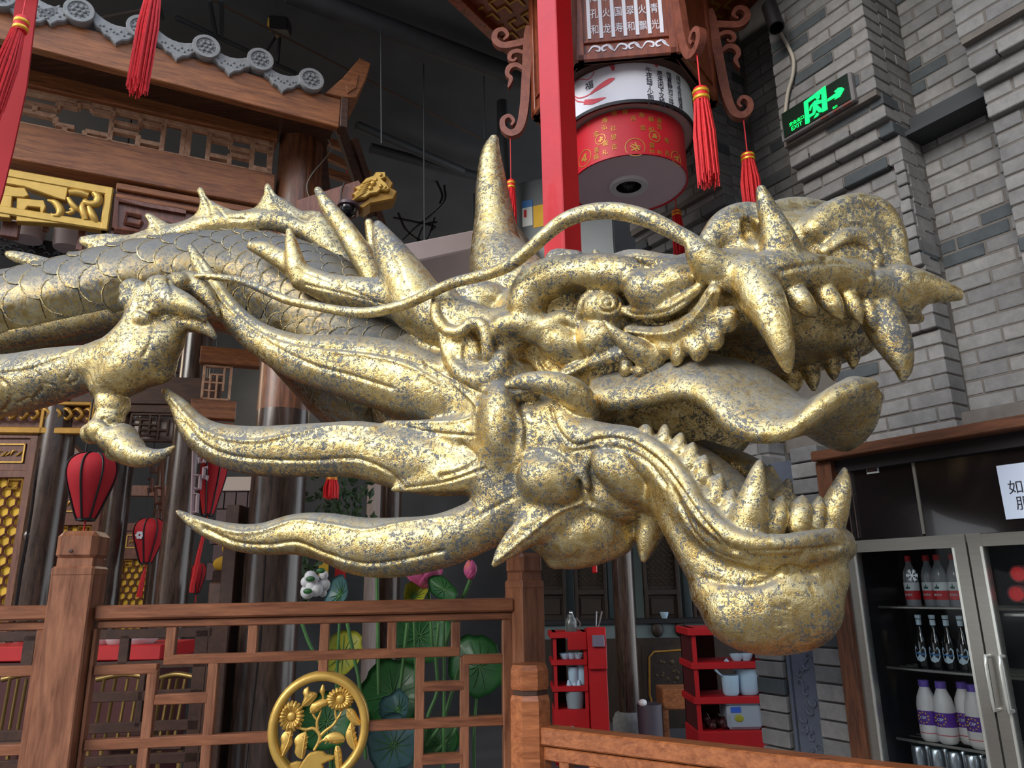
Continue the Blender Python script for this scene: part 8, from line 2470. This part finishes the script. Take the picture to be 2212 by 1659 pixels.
part('jug_body', MB().lathe([(.05, 0), (.055, .02), (.055, .10), (.03, .13), (.03, .15)], 16, cj), simple('jug_glass', lin(120, 130, 130), .1, trans=.5), t, smooth=50)
part('lid', MB().sphere(cj + np.array([0, 0, .16]), .02, 10, 7), M_CHROME, t, smooth=60)
part('handle', MB().tube([cj + np.array([.05, 0, .02]), cj + np.array([.085, 0, .06]), cj + np.array([.05, 0, .12])], .007, 6, smooth=4), M_CHROME, t, smooth=60)
# right stand
Y2 = 5.6
t2, a, b, zt2_, zs, zd = stand('red wooden condiment stand beside the low brick pier, right of the bin', 1492, 1660, 1357, 1620, (1430, 1505), Y2, 0, 1578)
for k, x_ in enumerate((1594, 1614)):
    bowl('%s pale bowl on the upper shelf of the right red stand' % ('left', 'right')[k], 'bowls on the right red stand', x_, zs[0], Y2 + .08, .05, .045)
jug('small pale blue pot with a handle on the right red stand', 'pots on the right red stand', 1578, zs[1], Y2 + .06, .062, .135)
jug('large pale blue pot at the right end of the right red stand', 'pots on the right red stand', 1616, zs[1], Y2 + .10, .085, .175)
c = np.array([at(1612, 1580, Y2)[0], Y2 + .10, zd + .002])
t = thing('clear_box', 'clear plastic box with a blue label and green fruit sticker on the right red stand', 'box', tuple(c))
part('box_wall', MB().obox(c + np.array([0, 0, .085]), (.12, 0, 0), (0, .10, 0), (0, 0, .085), .02), simple('clear_plastic', lin(186, 198, 210), .25, trans=.35), t)
part('box_rim', MB().obox(c + np.array([0, 0, .175]), (.135, 0, 0), (0, .115, 0), (0, 0, .008), .006), simple('rim_plastic', lin(176, 190, 202), .3), t)
part('blue_label', MB().obox(c + np.array([-.06, -.102, .13]), (.035, 0, 0), (0, .002, 0), (0, 0, .018)), simple('blue_print', lin(48, 92, 190), .5), t)
part('green_sticker', MB().sphere(c + np.array([-.04, -.102, .075]), .025, 10, 6, (1.3, .15, 1)), M_LEAFY, t, smooth=60)
lr = random.Random(9); mb = MB()
for k in range(26):
    mb.sphere((a[0] + .06 + lr.random() * .26, Y2 + .05 + lr.random() * .2, zd + .02 + lr.random() * .05), .03, 8, 6)
solo('dark_red_fruit', mb, simple('dark_red', lin(58, 14, 16), .5), 'heap of dark red dried fruit on the right red stand', 'fruit', kind='stuff', smooth=60)
# bin and table
cbn = at(1405, 1575, 7.4)
zbt = at(1405, 1520, 7.4)[2]
t = thing('waste_bin', 'dark grey round bin with white tissue on top, beside the stone based column', 'bin', (cbn[0], 7.4, 0))
rb_ = 27 * mpp(1405, 1540, 7.4)
part('bin_wall', MB().lathe([(rb_ * .92, 0), (rb_, zbt), (rb_ * .94, zbt), (rb_ * .88, .03), (.0005, .03)], 24, (cbn[0], 7.4, 0), cap=False), simple('bin_grey', lin(78, 72, 82), .5), t, smooth=50)
part('tissue', MB().sphere((cbn[0] - .07, 7.32, zbt + .02), .04, 8, 6, (1, 1, .8)), M_WHITE, t)
ct = at(1462, 1480, 7.6)
t = thing('wooden_stool', 'brown wooden stool behind the grey bin', 'stool', (ct[0], 7.6, 0))
zst = at(1462, 1484, 7.6)[2]
part('seat', MB().box(ct[0] - .17, ct[0] + .17, 7.45, 7.8, zst - .18, zst, .01), M_BEAM, t)
for dx_ in (-.15, .15):
    for dy_ in (7.48, 7.77):
        part('leg', MB().box(ct[0] + dx_ - .025, ct[0] + dx_ + .025, dy_ - .025, dy_ + .025, 0, zst - .16), M_BEAM, t)
cu_ = at(1443, 1370, 8.9)
bowl('small white cup on the ledge below the screens', None, 1443, za + .03 - .0, 9.05, .05, .07, 'white_cup', 'cup')
solo('red_hanging_tag', MB().box(at(1284, 1220, 7.8)[0] - .025, at(1284, 1220, 7.8)[0] + .025, 7.78, 7.82, at(1284, 1238, 7.8)[2], at(1284, 1195, 7.8)[2] + .3, .01), M_RED, 'small red tag hanging under the dragon throat in the dark room', 'tag')

# ================================================================== dark roof space in the upper middle
def yc(px, py):
    d = ray(px, py); return 3.72 * d[1] / max(d[2], .05)
def rod(label, p0, p1, r_, mat=M_PIPE, n=8, nm='dark_pipe', cat='pipe', grp=None):
    p0 = (p0[0], p0[1], min(p0[2], yc(p0[0], p0[1]))); p1 = (p1[0], p1[1], min(p1[2], yc(p1[0], p1[1])))
    solo(nm, MB().tube([at(*p0), at(*p1)], r_ * p1[2] / 8, n), mat, label, cat, grp, smooth=60)
rod('thick dark duct running down from the top edge to the lantern bracket', (620, -20, 7.0), (1180, 190, 8.6), .12)
rod('second dark pipe under the thick duct', (700, 10, 6.9), (1170, 200, 8.4), .05)
rod('dark slanting pipe below the eave corner towards the tall antler', (770, 270, 6.6), (1000, 370, 7.6), .05)
rod('nearly level dark pipe with a coupling left of the tall antler', (800, 320, 7.0), (1080, 395, 7.6), .06)
rod('dark upright pipe beside the left lantern bracket', (1085, 220, 5.2), (1092, 560, 5.2), .07)
rod('thin rusty rod slanting across the roof space from the upper left', (460, 0, 6.2), (1040, 300, 8.6), .012, simple('rusty_rod', lin(84, 66, 56), .6), 6, 'rusty_rod', 'rod')
for k, (x_, y0, y1) in enumerate(((822, 45, 310), (915, 138, 560), (1045, 155, 300))):
    rod('%s thin hanger rod in the dark roof space' % words[k], (x_, y0, yc(x_, y0)), (x_ + 2, y1, yc(x_, y0)), .009, M_PIPE, 6, 'hanger_rod', 'rod', 'hanger rods in the roof space')
for k, (p0, p1) in enumerate((((452, 0), (466, 75)), ((478, 0), (480, 78)), ((340, 0), (350, 40)))):
    rod('grey steel strut at the top edge above the roof tiles, %s from the left' % ('second', 'third', 'first')[k], (*p0, 6.0), (*p1, 6.0), .03, M_PIPE, 6, 'steel_strut', 'strut', 'steel struts above the tiles')
rod('dark tube rail behind the roof tiles, sloping down to the right', (380, 38, 5.8), (640, 160, 6.6), .03, M_PIPE)
rod('short brown pipe from the roof tiles to the thread tassel', (200, 42, 5.6), (345, 15, 5.8), .03, simple('brown_pipe', lin(92, 80, 72), .6))
fl_ = at(606, 56, 4.35)
t = thing('flood_light', 'black square floodlight on a rod above the eave', 'lamp', tuple(fl_))
part('lamp_housing', MB().obox(fl_, (.062, .01, 0), (0, .05, .01), (0, -.01, .045), .008), M_BLACK, t)
part('yellow_edge', MB().obox(fl_ + np.array([-.068, -.02, -.005]), (.008, 0, 0), (0, .03, 0), (0, 0, .035), .003), M_YELLOW, t)
part('mount', MB().sphere(fl_ + np.array([-.01, 0, -.085]), .025, 8, 6), simple('rusty_mount', lin(120, 98, 70), .6), t, smooth=60)
part('leg_tube', MB().tube([fl_ + np.array([0, 0, -.08]), fl_ + np.array([.0, 0, -.30])], .012, 6), M_BLACK, t)
part('leg_tube', MB().tube([fl_ + np.array([-.02, 0, -.08]), fl_ + np.array([-.09, 0, -.22])], .010, 6), M_BLACK, t)
# dark cabinet unit and beige unit behind the antler
pa_ = Plane(at(1100, 480, 5.4), D2(-22))
t = thing('grey_air_unit', 'dark grey box unit with yellow and white labels behind the tall antler', 'air unit', tuple(pa_.at(1100, 560)))
a, b = pa_.uv(1020, 418), pa_.uv(1330, 590)
part('front', MB().pbox(pa_, a[0], b[0], b[1], a[1], -.04, 0, .006), M_GREYMET, t)
part('casing', MB().obox((pa_.P(a[0], a[1], 0) + pa_.P(a[0], b[1], 0)) / 2 - pa_.w * .35 + pa_.u * .02, pa_.u * .02, pa_.v * (a[1] - b[1]) / 2, pa_.w * .35), M_GREYMET, t)
part('casing_top', MB().pbox(pa_, a[0], b[0], a[1] - .03, a[1], -.7, -.04), M_GREYMET, t)
for (x0, x1, y0, y1, mt, nm) in ((1128, 1151, 438, 486, M_LABW, 'white_label'), (1152, 1176, 446, 488, M_YELLOW, 'yellow_label'), (1128, 1151, 436, 446, simple('blue_label', lin(58, 120, 190), .5), 'blue_label')):
    a_, b_ = pa_.uv(x0, y0), pa_.uv(x1, y1)
    part(nm, MB().pbox(pa_, a_[0], b_[0], b_[1], a_[1], .0, .004 if nm != 'blue_label' else .006), mt, t)
a_, b_ = pa_.uv(1132, 455), pa_.uv(1138, 462)
part('red_mark', MB().pbox(pa_, a_[0], b_[0], b_[1] - .03, a_[1], .004, .006), M_RED, t)
solo('beige_unit', MB().obox(at(1010, 560, 4.9), (at(1180, 545, 5.2) - at(900, 610, 4.7)) * .5, np.array([0.1, .25, 0]), np.array([-.02, 0, .07]), .01), M_BEIGE, 'beige sloping ledge below the grey unit, behind the antlers', 'ledge')
t = thing('black_cables', 'tangle of black cables hanging in the dark roof space right of the bracket', 'cable', tuple(at(900, 520, 6.6)))
for k, pts in enumerate((((960, 400), (958, 440), (900, 490), (870, 520)), ((850, 470), (900, 480), (940, 490), (930, 500)), ((860, 460), (880, 500), (920, 520), (940, 470)), ((945, 480), (915, 490), (890, 560)), ((940, 385), (955, 420), (950, 440)))):
    part('cable', MB().tube([at(*q, 6.6) for q in pts], .012, 6, smooth=5), M_BLACK, t, smooth=60)
